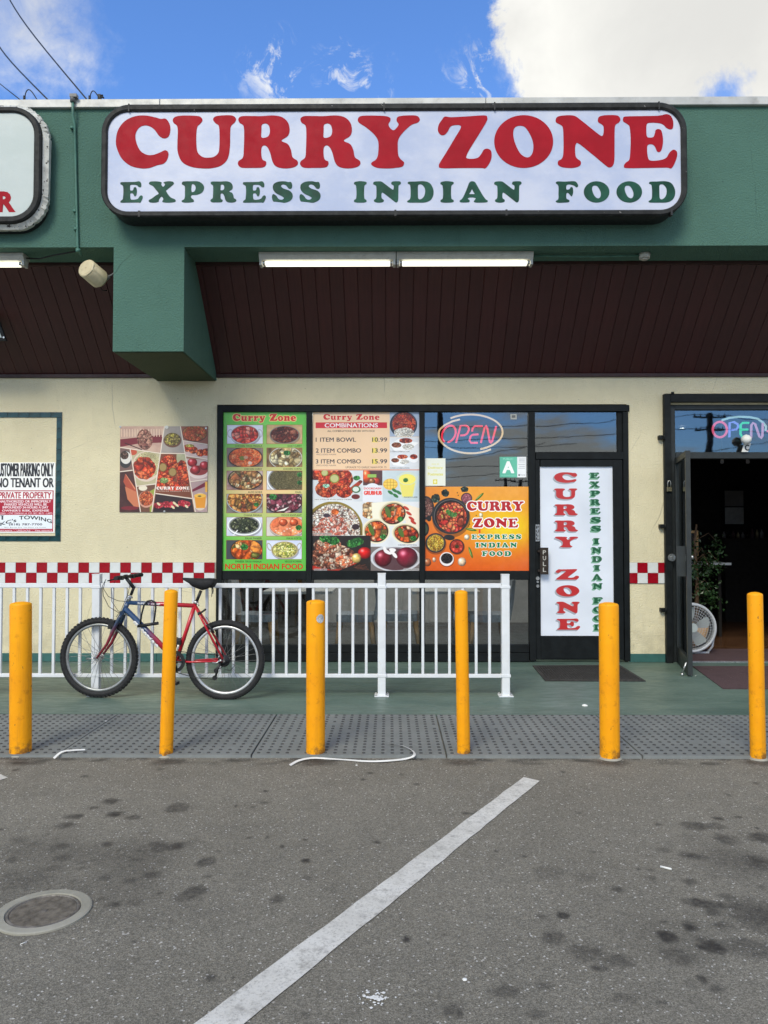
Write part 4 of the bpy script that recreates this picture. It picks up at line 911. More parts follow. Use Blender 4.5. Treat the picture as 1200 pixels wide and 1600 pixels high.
def combo_menu():
    c = Cv(50, 22, 1065, 1550, 1.25, (236, 200, 160))
    c.grad(50, 22, 1065, 1550, lambda Xg, Yg: np.array([238, 203, 166.]) + (vnoise(Xg, Yg, 300, 2)[..., None] - .5) * 12)
    c.slab('Curry Zone', 150, 688, 42, 98, (205, 42, 35), (250, 225, 200), 3, .07, .5)
    c.rect(78, 123, 758, 179, (206, 38, 52)); c.sans('COMBINATIONS', 165, 131, 670, 171, (250, 235, 235), .035)
    c.sans('ALL COMBINATIONS SERVED WITH RICE', 190, 198, 640, 215, (60, 45, 40), .015)
    for y, t, p in ((270, '1 ITEM BOWL', '10.99'), (375, '2 ITEM COMBO', '13.99'), (480, '3 ITEM COMBO', '15.99')):
        c.sans(t, 80, y, 462 if 'BOWL' in t else 510, y + 40, (50, 45, 55), .012); c.rect(614, y - 5, 668, y + 46, (235, 215, 80), .7); c.sans(p, 618, y, 758, y + 40, (50, 50, 60), .012)
    for y in (425, 530): c.sans('INCLUDES NAAN', 88, y, 270, y + 15, (120, 95, 85))
    c.sans('UPGRADE TO GARLIC NAAN FOR .75', 364, 547, 752, 566, (110, 85, 75)); c.rect(50, 578, 1065, 586, (205, 120, 90))
    def clip(x0, y0, x1, y1): c.setclip([(x0, y0), (x1, y0), (x1, y1), (x0, y1)])
    clip(784, 22, 1065, 262); c.texrect(784, 22, 1065, 262, (150, 165, 190), (190, 200, 215), 60); c.ell(915, 145, 130, 128, (40, 45, 55)); c.ell(920, 140, 118, 116, (70, 75, 85)); c.chunks(920, 138, 112, 110, P['tand'], 12, 4); c.chunks(920, 225, 96, 50, P['rice'][:3], 10, 4, wob=.4)
    clip(784, 266, 1065, 578); c.texrect(784, 266, 1065, 578, (205, 208, 214), (228, 230, 235), 80)
    for yy, k in ((275, 1), (435, .82)):
        f = lambda x, y: (785 + (x - 785) * (1 if k == 1 else .80), yy + (y - 275) * k)
        c.poly([f(785, 340), f(870, 280), f(1060, 320), f(945, 410), f(830, 400)], (240, 240, 243)); q = f(935, 300); c.chunks(*q, 62 * k, 26 * k, P['tand'], 14, 3, wob=.4); q = f(848, 342); c.chunks(*q, 46 * k, 26 * k, [(130, 70, 45), (150, 85, 55)], 14, 3, wob=.3); q = f(960, 360); c.chunks(*q, 55 * k, 28 * k, P['rice'][:3], 8, 3, wob=.4)
    c.ell(1012, 478, 42, 34, (235, 235, 238)); c.chunks(1012, 455, 36, 24, P['tand'], 14, 3)
    c.sans('2 ITEM COMBINATION', 790, 398, 970, 412, (80, 80, 85)); c.sans('3 ITEM COMBINATION', 790, 558, 970, 572, (80, 80, 85)); c.sans('1 ITEM BOWL', 790, 240, 890, 254, (40, 40, 45))
    c.setclip(None); c.rect(50, 586, 1065, 1550, (225, 228, 232))
    clip(50, 588, 526, 886); c.texrect(50, 588, 526, 886, (195, 200, 205), (225, 228, 232), 70); c.ell(90, 610, 120, 70, (70, 35, 25)); c.chunks(95, 615, 70, 60, P['tand'], 26, 2)
    c.chunks(270, 670, 165, 120, P['tand'], 26, 7, wob=.35); c.chunks(185, 765, 110, 85, P['tand'], 22, 9, wob=.2); c.chunks(350, 790, 80, 62, P['tand'], 20, 12, wob=.3); c.poly([(400, 760), (500, 680), (524, 700), (430, 800)], (170, 60, 40)); c.ell(505, 695, 20, 14, (110, 50, 40))
    for (x, y, r_) in ((258, 665, 46), (165, 610, 34)): c.ell(x, y, r_, r_ * .95, (140, 145, 60)); c.ell(x, y, r_ * .8, r_ * .75, (190, 190, 130))
    c.chunks(180, 735, 34, 20, [(170, 215, 190), (140, 200, 170)], 12, 3, wob=.4); c.chunks(470, 660, 34, 22, P['greens'], 14, 3, wob=.5); c.ell(465, 770, 42, 34, (70, 110, 70)); c.ell(462, 768, 30, 24, (215, 225, 215)); c.ell(460, 840, 40, 24, (110, 40, 35)); c.rect(64, 858, 430, 878, (225, 225, 225)); c.sans('HALF (4 PCS) OR WHOLE (8 PCS) CHICKEN', 72, 861, 424, 875, (50, 50, 55))
    clip(50, 888, 526, 1212); c.rect(50, 888, 526, 1212, (222, 224, 226)); c.ell(245, 1180, 290, 295, (140, 120, 50)); c.ell(245, 1190, 272, 280, (95, 80, 45)); c.chunks(255, 1140, 250, 225, P['rice'], 13, 7, wob=.18, hl=110); c.chunks(240, 1130, 140, 120, P['biry'], 17, 8, wob=.5, hl=90); c.chunks(150, 1170, 120, 60, P['biry'], 15, 9, wob=.5); c.chunks(265, 985, 36, 28, [(225, 100, 40), (240, 120, 50)], 20, 2, wob=.4); c.ell(185, 1020, 32, 20, (70, 55, 65)); c.ell(460, 1130, 36, 28, (60, 45, 50)); c.rect(52, 1186, 235, 1206, (205, 200, 195), .8); c.sans('CHICKEN BIRYANI', 60, 1189, 225, 1203, (70, 60, 55))
    clip(530, 588, 714, 888); c.rect(530, 588, 714, 888, (215, 215, 222)); c.rect(530, 588, 714, 730, (90, 60, 60)); c.ball(565, 640, 40, 70, (225, 90, 40)); c.ball(650, 690, 46, 36, (190, 60, 40)); c.rect(572, 624, 656, 655, (150, 190, 90)); c.ball(615, 690, 30, 28, (150, 90, 50)); c.ell(620, 860, 110, 150, (228, 228, 235)); c.sans('DOORDASH', 540, 752, 700, 770, (215, 70, 60), .05); c.sans('GRUBHUB', 540, 785, 706, 822, (225, 60, 45), .06)
    clip(716, 588, 1065, 888); c.texrect(716, 588, 1065, 888, (175, 195, 205), (215, 222, 225), 90); c.poly([(845, 640), (1055, 640), (1010, 860), (900, 860)], (205, 215, 205)); c.poly([(865, 660), (1035, 655), (1000, 840), (905, 840)], (232, 220, 110)); c.ell(950, 665, 92, 62, (205, 215, 200)); c.ell(950, 672, 80, 50, (238, 226, 110)); c.chunks(935, 680, 24, 20, P['greens'], 10, 4, wob=.5)
    c.ell(790, 720, 70, 54, (235, 180, 60)); c.ell(790, 715, 60, 44, (245, 205, 90))
    for q in range(3): c.rect(758 + q * 30, 672, 761 + q * 30, 762, (170, 110, 30)); 
    for q in range(2): c.rect(728, 700 + q * 28, 852, 703 + q * 28, (170, 110, 30))
    for x, y in ((790, 800), (830, 780), (840, 830), (870, 800)): c.ell(x, y, 30, 14, (50, 115, 60), .6)
    c.sans('MANGO LASSI', 920, 838, 1045, 852, (50, 50, 50))
    clip(526, 860, 1065, 1318); c.texrect(526, 890, 1065, 1318, (205, 208, 214), (232, 233, 236), 80); c.chunks(590, 970, 90, 80, [(230, 190, 140), (240, 215, 175), (200, 130, 70)], 30, 4, wob=.2); c.poly([(610, 900), (830, 880), (760, 1130), (620, 1060)], (245, 235, 215)); c.poly([(900, 900), (1065, 950), (1065, 1150), (940, 1100)], (240, 225, 205))
    for x, y, w_, h_, rt in ((655, 1170, 132, 122, 0), (815, 1000, 138, 120, -.2), (940, 1195, 140, 100, .2)):
        c.ell(x, y, w_, h_, (236, 226, 200), rt); c.ell(x, y, w_ * .9, h_ * .9, (205, 190, 150), rt); c.ell(x + 4, y + 4, w_ * .84, h_ * .84, (55, 35, 25), rt); c.chunks(x, y + 2, w_ * .78, h_ * .76, P['wrap'], 32, int(x), rt, hl=90); c.ell(x - w_ * .35, y - h_ * .1, 22, h_ * .5, (85, 110, 45), -.4); c.chunks(x + w_ * .5, y + h_ * .45, 30, 24, P['greens'], 12, 2, wob=.5)
    for y in (950, 1000, 1050, 1085): c.ell(940 + (y - 950) * .5, y, 32, 13, (190, 60, 45), .6)
    c.sans('CHICKEN KATHI ROLL', 862, 1297, 1042, 1309, (60, 60, 60)); clip(50, 1214, 604, 1550)
    c.rect(50, 1214, 604, 1550, (42, 36, 34)); c.poly([(50, 1500), (300, 1530), (470, 1440), (470, 1480), (300, 1548), (50, 1540)], (190, 50, 35)); c.chunks(240, 1420, 225, 120, P['kebab'], 24, 4, wob=.3, hl=120); c.chunks(190, 1310, 130, 80, P['kebab'], 20, 6, wob=.4); c.chunks(360, 1450, 90, 50, [(225, 100, 60), (240, 150, 110), (245, 225, 200)], 18, 6, wob=.4)
    for x, y in ((170, 1240), (250, 1265), (430, 1290), (480, 1270)): c.chunks(x, y, 56, 38, P['greens'], 18, int(x), wob=.6)
    c.ball(545, 1380, 64, 56, (205, 25, 22)); c.ball(468, 1430, 44, 48, (225, 190, 110)); 
    for q in range(9): c.poly([(440, 1520), (455 + q * 16, 1490 + (q % 3) * 22), (458 + q * 16, 1494 + (q % 3) * 22)], (130, 70, 50))
    c.setclip([(604, 1320), (1065, 1320), (1065, 1550), (604, 1550)]); c.rect(604, 1320, 1065, 1550, (120, 110, 108)); c.ell(840, 1430, 240, 130, (205, 205, 210)); c.ell(840, 1435, 215, 112, (150, 145, 150)); c.ell(840, 1440, 200, 105, (90, 60, 65)); c.ball(720, 1430, 82, 80, (120, 25, 40)); c.ball(945, 1420, 102, 96, (125, 22, 45))
    for x, y, r_ in ((760, 1370, .6), (800, 1375, -.4), (830, 1400, .9), (740, 1350, 1.2), (810, 1350, .1)): c.ell(x, y, 34, 16, (238, 232, 232), r_)
    c.rect(915, 1528, 1060, 1548, (200, 200, 200), .8); c.sans('GULAB JAMUN', 920, 1531, 1052, 1545, (60, 50, 50)); c.setclip(None); c.rect(64, 1530, 190, 1548, (200, 200, 200), .8); c.sans('SEEKH KEBAB', 68, 1532, 186, 1545, (60, 50, 50))
    return c.image('combination_menu')
def banner():
    c = Cv(22, 36, 1172, 962, 1.3)     # units 1/7.06 photo pixel, origin (660, 755)
    def bgf(Xg, Yg):
        g = np.exp(-(((Xg - 900) / 380) ** 2 + ((Yg - 480) / 230) ** 2))[..., None]; t = ((Yg - 36) / 926)[..., None]; u = np.clip((520 - Xg) / 500, 0, 1)[..., None]
        b0 = np.array([236, 160, 58.]) * (1 - t) + np.array([218, 92, 22.]) * t; b0 = b0 * (1 - .3 * u) + np.array([196, 84, 40.]) * .3 * u
        return b0 * (1 - g) + np.array([240, 208, 22.]) * g + (vnoise(Xg, Yg, 40, 3)[..., None] - .5) * 10
    c.grad(22, 36, 1172, 962, bgf)
    for x, y, rx, ry, rt in ((140, 165, 48, 50, 0), (245, 105, 44, 40, .4), (460, 66, 44, 30, 0)):
        c.chunks(x, y, rx, ry, [(38, 48, 40), (52, 64, 52), (28, 34, 30)], 26, int(x), rt, wob=.8)
    c.ell(30, 270, 92, 130, (45, 40, 42)); c.chunks(30, 265, 76, 108, [(130, 80, 70), (90, 55, 50), (160, 120, 105)], 12, 4)
    c.ell(14, 500, 52, 80, (35, 35, 36)); c.ell(14, 500, 36, 56, (70, 80, 60)); c.ell(66, 385, 26, 34, (40, 34, 34))
    c.ell(312, 385, 212, 210, (70, 40, 25), 0, .45); c.ell(306, 358, 208, 200, (48, 46, 48)); c.ell(306, 356, 184, 180, (96, 92, 92)); c.ell(308, 360, 180, 176, (40, 30, 28))
    c.chunks(315, 372, 166, 166, [(225, 80, 50), (240, 120, 75), (205, 55, 40), (235, 145, 90), (200, 45, 45), (110, 45, 25)], 34, 3, hl=70, shade=.8)
    for q in range(12): c.ell(200 + 230 * random.random(), 250 + 240 * random.random(), 9, 9, (180, 170, 90))
    for q in range(14): a_ = q * .45; c.ell(315 + 44 * math.cos(a_), 330 + 26 * math.sin(a_ * 1.3), 22, 11, [(58, 100, 40), (80, 130, 60)][q % 2], a_)
    c.ell(482, 165, 62, 62, (60, 50, 52)); c.ell(482, 165, 52, 52, (140, 70, 80)); c.chunks(482, 165, 48, 48, [(140, 72, 84), (150, 85, 95)], 20, 3, shade=.2)
    for x, y, l, rt in ((625, 148, 62, -.75), (530, 508, 62, .18), (525, 760, 66, 1.25)): c.ell(x, y, l, 14, (70, 105, 30), rt); c.ell(x - 6, y - 3, l * .7, 5, (150, 175, 90), rt)
    c.ell(290, 595, 60, 30, (40, 38, 40), .1); c.ell(140, 665, 118, 118, (60, 35, 22), 0, .4); c.ell(138, 655, 112, 108, (50, 46, 46)); c.ell(138, 655, 98, 94, (95, 88, 84)); c.chunks(138, 655, 92, 90, [(232, 195, 60), (240, 212, 100), (205, 150, 40), (150, 100, 40)], 13, 6, hl=60)
    c.ell(374, 700, 86, 86, (60, 30, 20), 0, .4); c.ell(372, 695, 82, 82, (52, 38, 40)); c.ell(372, 695, 72, 72, (120, 40, 35)); c.chunks(372, 692, 68, 66, [(170, 50, 38), (180, 60, 44)], 40, 4, shade=.2); c.chunks(374, 695, 24, 20, [(70, 60, 30), (90, 70, 40)], 10, 4, wob=.7)
    c.ell(262, 840, 84, 80, (60, 30, 20), 0, .4); c.ell(260, 832, 78, 76, (232, 225, 225)); c.ell(262, 825, 66, 58, (60, 52, 54)); c.chunks(262, 824, 62, 55, [(44, 38, 40), (62, 55, 56), (30, 26, 28)], 11, 4)
    c.ball(428, 862, 46, 48, (226, 196, 165)); c.ball(484, 592, 30, 30, (240, 224, 190)); c.ball(122, 838, 20, 28, (214, 170, 140)); c.ball(48, 868, 40, 44, (176, 104, 66)); c.ball(640, 350, 22, 28, (240, 225, 180)); c.rect(614, 505, 634, 545, (224, 70, 30))
    for x, y in ((380, 103), (390, 132), (588, 352), (545, 398), (515, 450), (555, 436), (505, 470)): c.ell(x, y, 6, 6, (60, 40, 25))
    wh = (250, 246, 240)
    c.slab('CURRY', 485, 1115, 198, 302, (178, 34, 38), wh, 11, .05); c.slab('ZONE', 553, 1050, 384, 486, (178, 34, 38), wh, 11, .08)
    gr = (14, 118, 72); c.slab('EXPRESS', 536, 1082, 562, 612, gr, wh, 6, .28); c.slab('INDIAN', 580, 1034, 652, 706, gr, wh, 6, .28); c.slab('FOOD', 650, 970, 746, 798, gr, wh, 6, .28)
    return c.image('orange_banner')
def door_banner():
    c = Cv(74, 407, 447, 1243, 2.4, (216, 220, 232)); c.grad(74, 407, 447, 1243, lambda Xg, Yg: np.array([214, 219, 230.]) + (vnoise(Xg, Yg, 160, 8)[..., None] - .5) * 26)
    def one(ch, x0, x1, y0, y1, col, shc):
        lo, w = glyph(ch, 3)
        for st in range(7, -1, -1):
            dx, dy, cc = (-st, st, shc) if st else (0, 0, col)
            ls = [[(x0 + px / w * (x1 - x0) + dx, y0 + py * (y1 - y0) + dy) for px, py in l] for l in lo]; c.poly(ls[0], cc, 1, ls[1:])
    for ch, a, b_, x in zip('CURRYZONE', (437, 517, 595, 675, 755, 914, 993, 1074, 1156), (489, 570, 650, 730, 808, 966, 1049, 1131, 1211), (0, 0, 2, 3, 4, 8, 10, 12, 14)):
        one(ch, 146 + x * .6, 262 + x * .7, a, b_, (184, 44, 46), (158, 160, 170))
    for ch, a, b_ in zip('EXPRESSINDIANFOOD', (438, 482, 527, 570, 613, 657, 700, 762, 806, 850, 894, 938, 983, 1052, 1097, 1140, 1184), (467, 512, 556, 599, 641, 686, 729, 792, 837, 879, 921, 968, 1012, 1083, 1128, 1170, 1214)):
        z_ = (a - 438) * .018; nar = ch == 'I'
        one(ch, 326 + z_ + (9 if nar else 0), 376 + z_ - (9 if nar else 0), a, b_, (20, 86, 52), (120, 165, 140))
    return c.image('door_banner')
def parking_notice():
    c = Cv(-130, 222, 852, 1325, 1.0, (238, 238, 236)); K = (28, 28, 34); RD = (168, 20, 48)   # units 1/10 px, origin (0,700)
    c.sans('CUSTOMER PARKING ONLY', -85, 236, 822, 440, K, .022); c.sans('NO TENANT OR', -60, 468, 825, 612, K, .03)
    c.rect(-120, 660, 828, 1305, RD); c.rect(-108, 674, 812, 798, (240, 238, 236)); c.sans('PRIVATE PROPERTY', -20, 688, 790, 786, RD, .03)
    for t, a, b_, y in (('UNAUTHORIZED OR IMPROPERLY', -60, 788, 815), ('PARKED VEHICLES WILL BE', 60, 725, 862), ('IMPOUNDED 24-HOURS A DAY', 36, 748, 908), ("OWNER'S RISK, EXPENSE", 28, 760, 960)): c.sans(t, a, y, b_, y + 36, (238, 225, 228), .045)
    c.sans('CVC 22651 - CVC 22658 & L.A. CO. SEC. 80.71 - LAPD', -90, 1006, 812, 1034, (232, 205, 210), .02); c.rect(-110, 1044, 815, 1262, (226, 232, 238))
    def arc(x, y): return (x, y + 0.00046 * (x - 430) ** 2)
    c.sans("KC's", 4, 1084, 250, 1136, K, .03, warp=arc); c.sans('TOWING', 296, 1056, 806, 1112, K, .035, warp=arc); c.rect(0, 1052, 52, 1062, K); c.rect(20, 1062, 46, 1120, (60, 60, 66))
    c.sans('(818) 787-7700', 138, 1176, 656, 1218, (50, 40, 60), .015); c.sans('7821 Burnet Ave. Van Nuys, CA 91405', 60, 1234, 712, 1250, (90, 80, 90))
    c.sans('IMPORTANTE  -  UNLOCKS  -  TIRE SERVICE', -90, 1280, 812, 1300, (236, 215, 220), .03); c.sans('24 HRS A DAY', 200, 1266, 580, 1276, (236, 215, 220))
    for x, y in ((430, 240), (430, 1300)): c.ell(x, y, 9, 9, (120, 120, 122))
    return c.image('parking_notice')
def collage():
    c = Cv(50, 86, 1150, 1160, 1.0, (150, 110, 90)); ln = (226, 214, 200)   # units 1/8 px, origin (180,655)
    def cl(*p): c.setclip(list(p))
    cl((50, 86), (605, 86), (550, 415), (50, 345)); c.texrect(50, 86, 605, 420, (176, 140, 130), (208, 180, 160), 60)
    c.poly([(50, 250), (600, 190), (600, 290), (300, 300), (50, 345)], (120, 45, 55)); [c.poly([(60 + q * 34, 120), (72 + q * 34, 120), (74 + q * 34, 215), (62 + q * 34, 220)], (215, 190, 170)) for q in range(16)]; c.chunks(360, 250, 98, 130, [(170, 120, 105), (150, 95, 85), (190, 145, 125), (110, 60, 55)], 22, 3, -.15, wob=.1); c.poly([(110, 290), (330, 375), (325, 385), (105, 300)], (60, 40, 40))
    cl((610, 86), (800, 86), (865, 418), (560, 418)); c.texrect(560, 86, 865, 418, (150, 142, 138), (175, 165, 158), 60); c.ell(708, 262, 112, 90, (110, 75, 60)); c.chunks(706, 248, 100, 80, [(120, 105, 50), (200, 185, 80), (90, 75, 50), (150, 135, 80)], 22, 4)
    cl((815, 86), (1150, 86), (1150, 310), (845, 262)); c.rect(800, 86, 1150, 320, (150, 95, 80)); c.ell(985, 178, 158, 104, (90, 55, 45)); c.chunks(985, 176, 150, 96, [(190, 85, 50), (198, 95, 60), (180, 75, 45), (150, 110, 60)], 20, 4, shade=.25)
    cl((845, 275), (1150, 325), (1150, 505), (880, 455)); c.texrect(845, 270, 1150, 505, (200, 170, 165), (215, 195, 190), 50); [c.chunks(x, y, 55, 46, P['tand'], 20, x, wob=.3) for x, y in ((895, 360), (970, 385), (1060, 420), (1130, 410))]; c.chunks(925, 330, 55, 20, [(205, 190, 90), (180, 170, 90)], 16, 3, wob=.3)
    cl((50, 358), (172, 378), (210, 632), (50, 652)); c.rect(50, 350, 215, 660, (120, 95, 90)); c.ell(120, 500, 80, 110, (60, 60, 62)); c.ell(125, 480, 66, 78, (214, 210, 205)); c.chunks(108, 450, 50, 50, [(80, 60, 50), (130, 100, 90), (60, 40, 35)], 14, 4, wob=.3)
    cl((182, 378), (552, 428), (500, 805), (262, 830)); c.texrect(180, 378, 552, 830, (176, 168, 132), (190, 180, 150), 20); c.ell(380, 590, 180, 190, (215, 195, 180)); c.chunks(395, 570, 165, 165, [(200, 192, 150), (190, 180, 135)], 8, 4, shade=.3); c.chunks(355, 610, 145, 140, P['tand'], 44, 6, .4, wob=.35); c.ell(215, 410, 48, 38, (190, 85, 60))
    cl((556, 434), (870, 434), (948, 980), (505, 920)); c.rect(500, 430, 950, 985, (120, 70, 50)); c.texrect(760, 434, 900, 540, (165, 165, 130), (185, 182, 150), 30); c.chunks(640, 640, 130, 200, P['tand'], 30, 5, .3, wob=.3); c.chunks(840, 700, 80, 190, P['tand'], 26, 6, -.1, wob=.3); c.chunks(620, 790, 110, 95, P['tand'], 26, 8, wob=.2); [(c.ell(x, y, 52, 56, (115, 90, 50)), c.ell(x, y, 42, 46, (160, 135, 85))) for x, y in ((712, 660), (590, 600))]; c.chunks(605, 765, 54, 36, [(120, 150, 80), (150, 165, 110)], 18, 3, wob=.6); c.chunks(760, 840, 160, 60, P['tand'], 26, 11, wob=.3)
    cl((885, 490), (1150, 505), (1150, 745), (935, 775)); c.texrect(880, 485, 1150, 780, (190, 160, 155), (205, 185, 180), 60); c.ell(1040, 660, 130, 82, (225, 205, 200)); c.ell(1040, 640, 112, 62, (150, 60, 60)); [c.ball(x, y, 60, 55, (178, 48, 56)) for x, y in ((960, 540), (1110, 580), (1000, 630))]
    cl((940, 790), (1150, 755), (1150, 1160), (1005, 1160)); c.rect(935, 750, 1150, 1160, (175, 150, 150)); c.poly([(960, 880), (1150, 770), (1150, 830), (960, 910)], (120, 40, 60)); c.ell(1060, 1030, 86, 110, (215, 200, 180)); c.poly([(985, 950), (1135, 950), (1120, 1110), (1010, 1110)], (224, 150, 45)); c.ell(1060, 955, 75, 26, (235, 185, 80)); c.ell(1052, 962, 24, 10, (110, 100, 50)); c.rect(1120, 780, 1150, 910, (222, 170, 80))
    cl((50, 662), (212, 645), (310, 1160), (50, 1160)); c.texrect(50, 640, 310, 1160, (58, 40, 42), (90, 50, 48), 60); c.poly([(120, 680), (250, 860), (290, 1000), (160, 900), (95, 780)], (172, 82, 62)); c.poly([(115, 840), (290, 920), (310, 1100), (230, 1090), (150, 1000)], (196, 120, 88)); c.ell(180, 1110, 110, 24, (120, 40, 50)); c.poly([(120, 685), (130, 690), (250, 870), (240, 880)], (210, 140, 110))
    cl((268, 845), (500, 815), (458, 1160), (322, 1160)); c.rect(260, 810, 500, 1160, (110, 75, 60)); c.poly([(430, 900), (500, 860), (500, 1160), (430, 1160)], (150, 160, 70)); c.ell(342, 860, 54, 34, (225, 215, 195)); c.ell(385, 1000, 98, 105, (200, 150, 130)); c.chunks(385, 990, 86, 92, [(200, 95, 55), (215, 125, 80), (180, 75, 45), (120, 60, 40)], 15, 4)
    cl((502, 935), (955, 998), (985, 1160), (470, 1160)); c.rect(470, 930, 990, 1160, (52, 38, 42)); c.ell(720, 1090, 240, 52, (40, 28, 32)); [c.chunks(x, y, 60, 38, [(190, 40, 60), (170, 30, 45), (205, 80, 90)], 18, x, wob=.4) for x, y in ((540, 1075), (630, 1065), (700, 1070), (840, 1050), (880, 1060))]; [c.ell(x, y, 28, 14, (220, 205, 170), .7) for x, y in ((740, 1050), (770, 1075), (720, 1100), (890, 1090), (540, 1060))]
    c.setclip(None)
    for a, b_ in (((605, 86), (455, 1160)), ((805, 86), (1000, 1160)), ((50, 350), (560, 425)), ((552, 425), (870, 428)), ((176, 370), (315, 1160)), ((50, 656), (212, 636)), ((262, 838), (505, 808)), ((500, 928), (958, 992)), ((835, 266), (1150, 316)), ((875, 458), (1150, 500)), ((935, 782), (1150, 750))):
        d_ = Vector((b_[0] - a[0], b_[1] - a[1])); n_ = Vector((-d_.y, d_.x)).normalized() * 6; c.poly([(a[0] + n_.x, a[1] + n_.y), (b_[0] + n_.x, b_[1] + n_.y), (b_[0] - n_.x, b_[1] - n_.y), (a[0] - n_.x, a[1] - n_.y)], ln)
    c.slab('CURRY ZONE', 512, 926, 842, 880, (240, 232, 226), None, 0, .06, .35); c.slab('EXPRESS INDIAN FOOD', 512, 926, 890, 906, (190, 160, 150), None, 0, .22, .6)
    c.a = np.clip((c.a - 128) * 1.08 + 124, 0, 255) * .95 + np.array([180, 160, 145.], np.float32) * .05
    return c.image('food_collage')
def grade_card():
    c = Cv(848, 444, 1097, 636, 2.0, (100, 184, 158)); c.grad(848, 444, 1012, 636, lambda Xg, Yg: np.array([92, 178, 152.]) + (Xg[..., None] - 848) * .06)
    c.sans('A', 880, 488, 978, 594, (245, 250, 248), .06); c.sans('PUBLIC', 880, 456, 975, 472, (150, 215, 195), .02); c.sans('LOS ANGELES COUNTY', 860, 614, 1000, 622, (160, 220, 205)); c.rect(1012, 444, 1097, 636, (232, 234, 238))
    for y in (462, 474, 490, 512, 530, 548): c.rect(1030 if y % 4 else 1022, y, 1084, y + 4, (150, 155, 165))
    c.ell(1030, 614, 8, 8, (60, 70, 80)); c.sans('County', 1042, 608, 1088, 620, (60, 65, 75)); return c.image('grade_card')
def delivery_sheet():
    c = Cv(138, 457, 336, 714, 2.0, (226, 228, 216)); Y_ = (214, 208, 96)
    c.sans('now on', 205, 506, 275, 518, Y_); c.sans('Delivery', 168, 536, 312, 560, Y_, .03); c.sans('with', 222, 570, 258, 580, Y_); c.sans('Postmates', 168, 592, 312, 618, Y_, .03); c.rect(216, 655, 258, 698, (218, 206, 70)); c.ell(237, 676, 13, 13, (236, 232, 190)); return c.image('delivery_sheet')
def pix(u, s, o): return o + u / s
prints = []
def put_print(nm, label, cat, img, rough, px0, py0, px1, py1, Y, th=.003, lean=0.0, wear=.05):
    m = print_mat(nm + '_print', img, rough, wear); o = panel(nm, X(px0, Y - th), X(px1, Y - th), Z(py1, Y - th), Z(py0, Y - th), Y, th, m, lean=lean); tag(o, label, cat); return o
PF = WALL + .018
put_print('menu_poster', 'green poster of twelve dish photos with NORTH INDIAN FOOD along its foot', 'poster', green_menu(), .25, 347.6, 643.4, 478.0, 891.8, PF)
put_print('menu_poster', 'peach and food photo poster with a price list headed COMBINATIONS', 'poster', combo_menu(), .25, 488.2, 643.6, 655.2, 891.8, PF)
put_print('window_banner', 'orange banner with bowls of curry and spices under the pink OPEN neon', 'banner', banner(), .25, 664.2, 760.5, 826.8, 891.8, PF)
put_print('door_banner', 'tall white banner with vertical red and green lettering on the closed door', 'banner', door_banner(), .3, 844.2, 728.6, 959.6, 993.8, PF, lean=0)
put_print('grade_card', 'teal and white card with a large letter A in the window corner', 'card', grade_card(), .3, 781.3, 714, 822.8, 746, PF)
put_print('delivery_sheet', 'cream paper sheet with pale yellow print taped above the orange banner', 'paper sheet', delivery_sheet(), .4, 663.9, 716.2, 696.2, 759, PF)
pn = put_print('parking_notice', 'red and white parking and towing notice inside the dark tile border', 'sign', parking_notice(), .35, -13, 722.2, 85.3, 832.5, WALL - .001, .006)
cg = put_print('food_poster', 'square collage of food photos screwed to the cream wall', 'poster', collage(), .4, 186.2, 665.7, 323.6, 800, WALL - .001, .010, wear=.05)
for px, py in ((260.5, 667.5), (188, 667), (257, 799), (322, 669)):
    b = MB(); q = onY(px, py, WALL - .012); r_ = .019 if px == 260.5 else .011; b.cyl((q.x, WALL - .0112, q.z), (q.x, WALL - .016, q.z), r_, n=14); b.cyl((q.x, WALL - .016, q.z), (q.x, WALL - .019, q.z), .006, n=8); obj('screw', b, M['litter'] if px == 260.5 else M['steel'], cg)
# ================================================================ SIGNS
def rr(x0, x1, z0, z1, r, n=9):
    o = []
    for cx, cz, a0 in ((x1 - r, z1 - r, 0), (x0 + r, z1 - r, 90), (x0 + r, z0 + r, 180), (x1 - r, z0 + r, 270)):
        for k in range(n + 1):
            a = R(a0 + 90 * k / n); o.append((cx + r * math.cos(a), cz + r * math.sin(a)))
    return o
def ring(b, o, i, y0, y1, round_=.0):
    n = len(o)
    vs = [(p[0], y1, p[1]) for p in o] + [(p[0], y0 + round_, p[1]) for p in o]
    mid = [(o[k][0] * .8 + i[k][0] * .2, y0, o[k][1] * .8 + i[k][1] * .2) for k in range(n)] + [(o[k][0] * .25 + i[k][0] * .75, y0, o[k][1] * .25 + i[k][1] * .75) for k in range(n)]
    vs += mid + [(p[0], y0 + round_, p[1]) for p in i] + [(p[0], y1, p[1]) for p in i]
    fs = []
    for j in range(5):
        for k in range(n): fs.append((j * n + k, j * n + (k + 1) % n, (j + 1) * n + (k + 1) % n, (j + 1) * n + k))
    b.add(vs, fs); return b
SY = 6.88
x0, x1, z0, z1 = X(157.5, SY, 250), X(1074.5, SY, 250), Z(337, SY), Z(160.5, SY)
sg = thing('shop_sign', 'long rounded white sign box reading CURRY ZONE EXPRESS INDIAN FOOD', 'sign', ((x0 + x1) / 2, FAS, z0))
o_ = rr(x0, x1, z0, z1, .255, 12); i_ = rr(x0 + .055, x1 - .055, z0 + .052, z1 - .065, .19, 12)
b = MB(); ring(b, o_, i_, SY, SY + .07, .012); obj('trim', b, M['signframe'], sg)
b = MB(); b.poly(i_, lambda x, z: (x, SY + .022, z), (0, .01, 0)); face = obj('face', b, M['face'], sg)
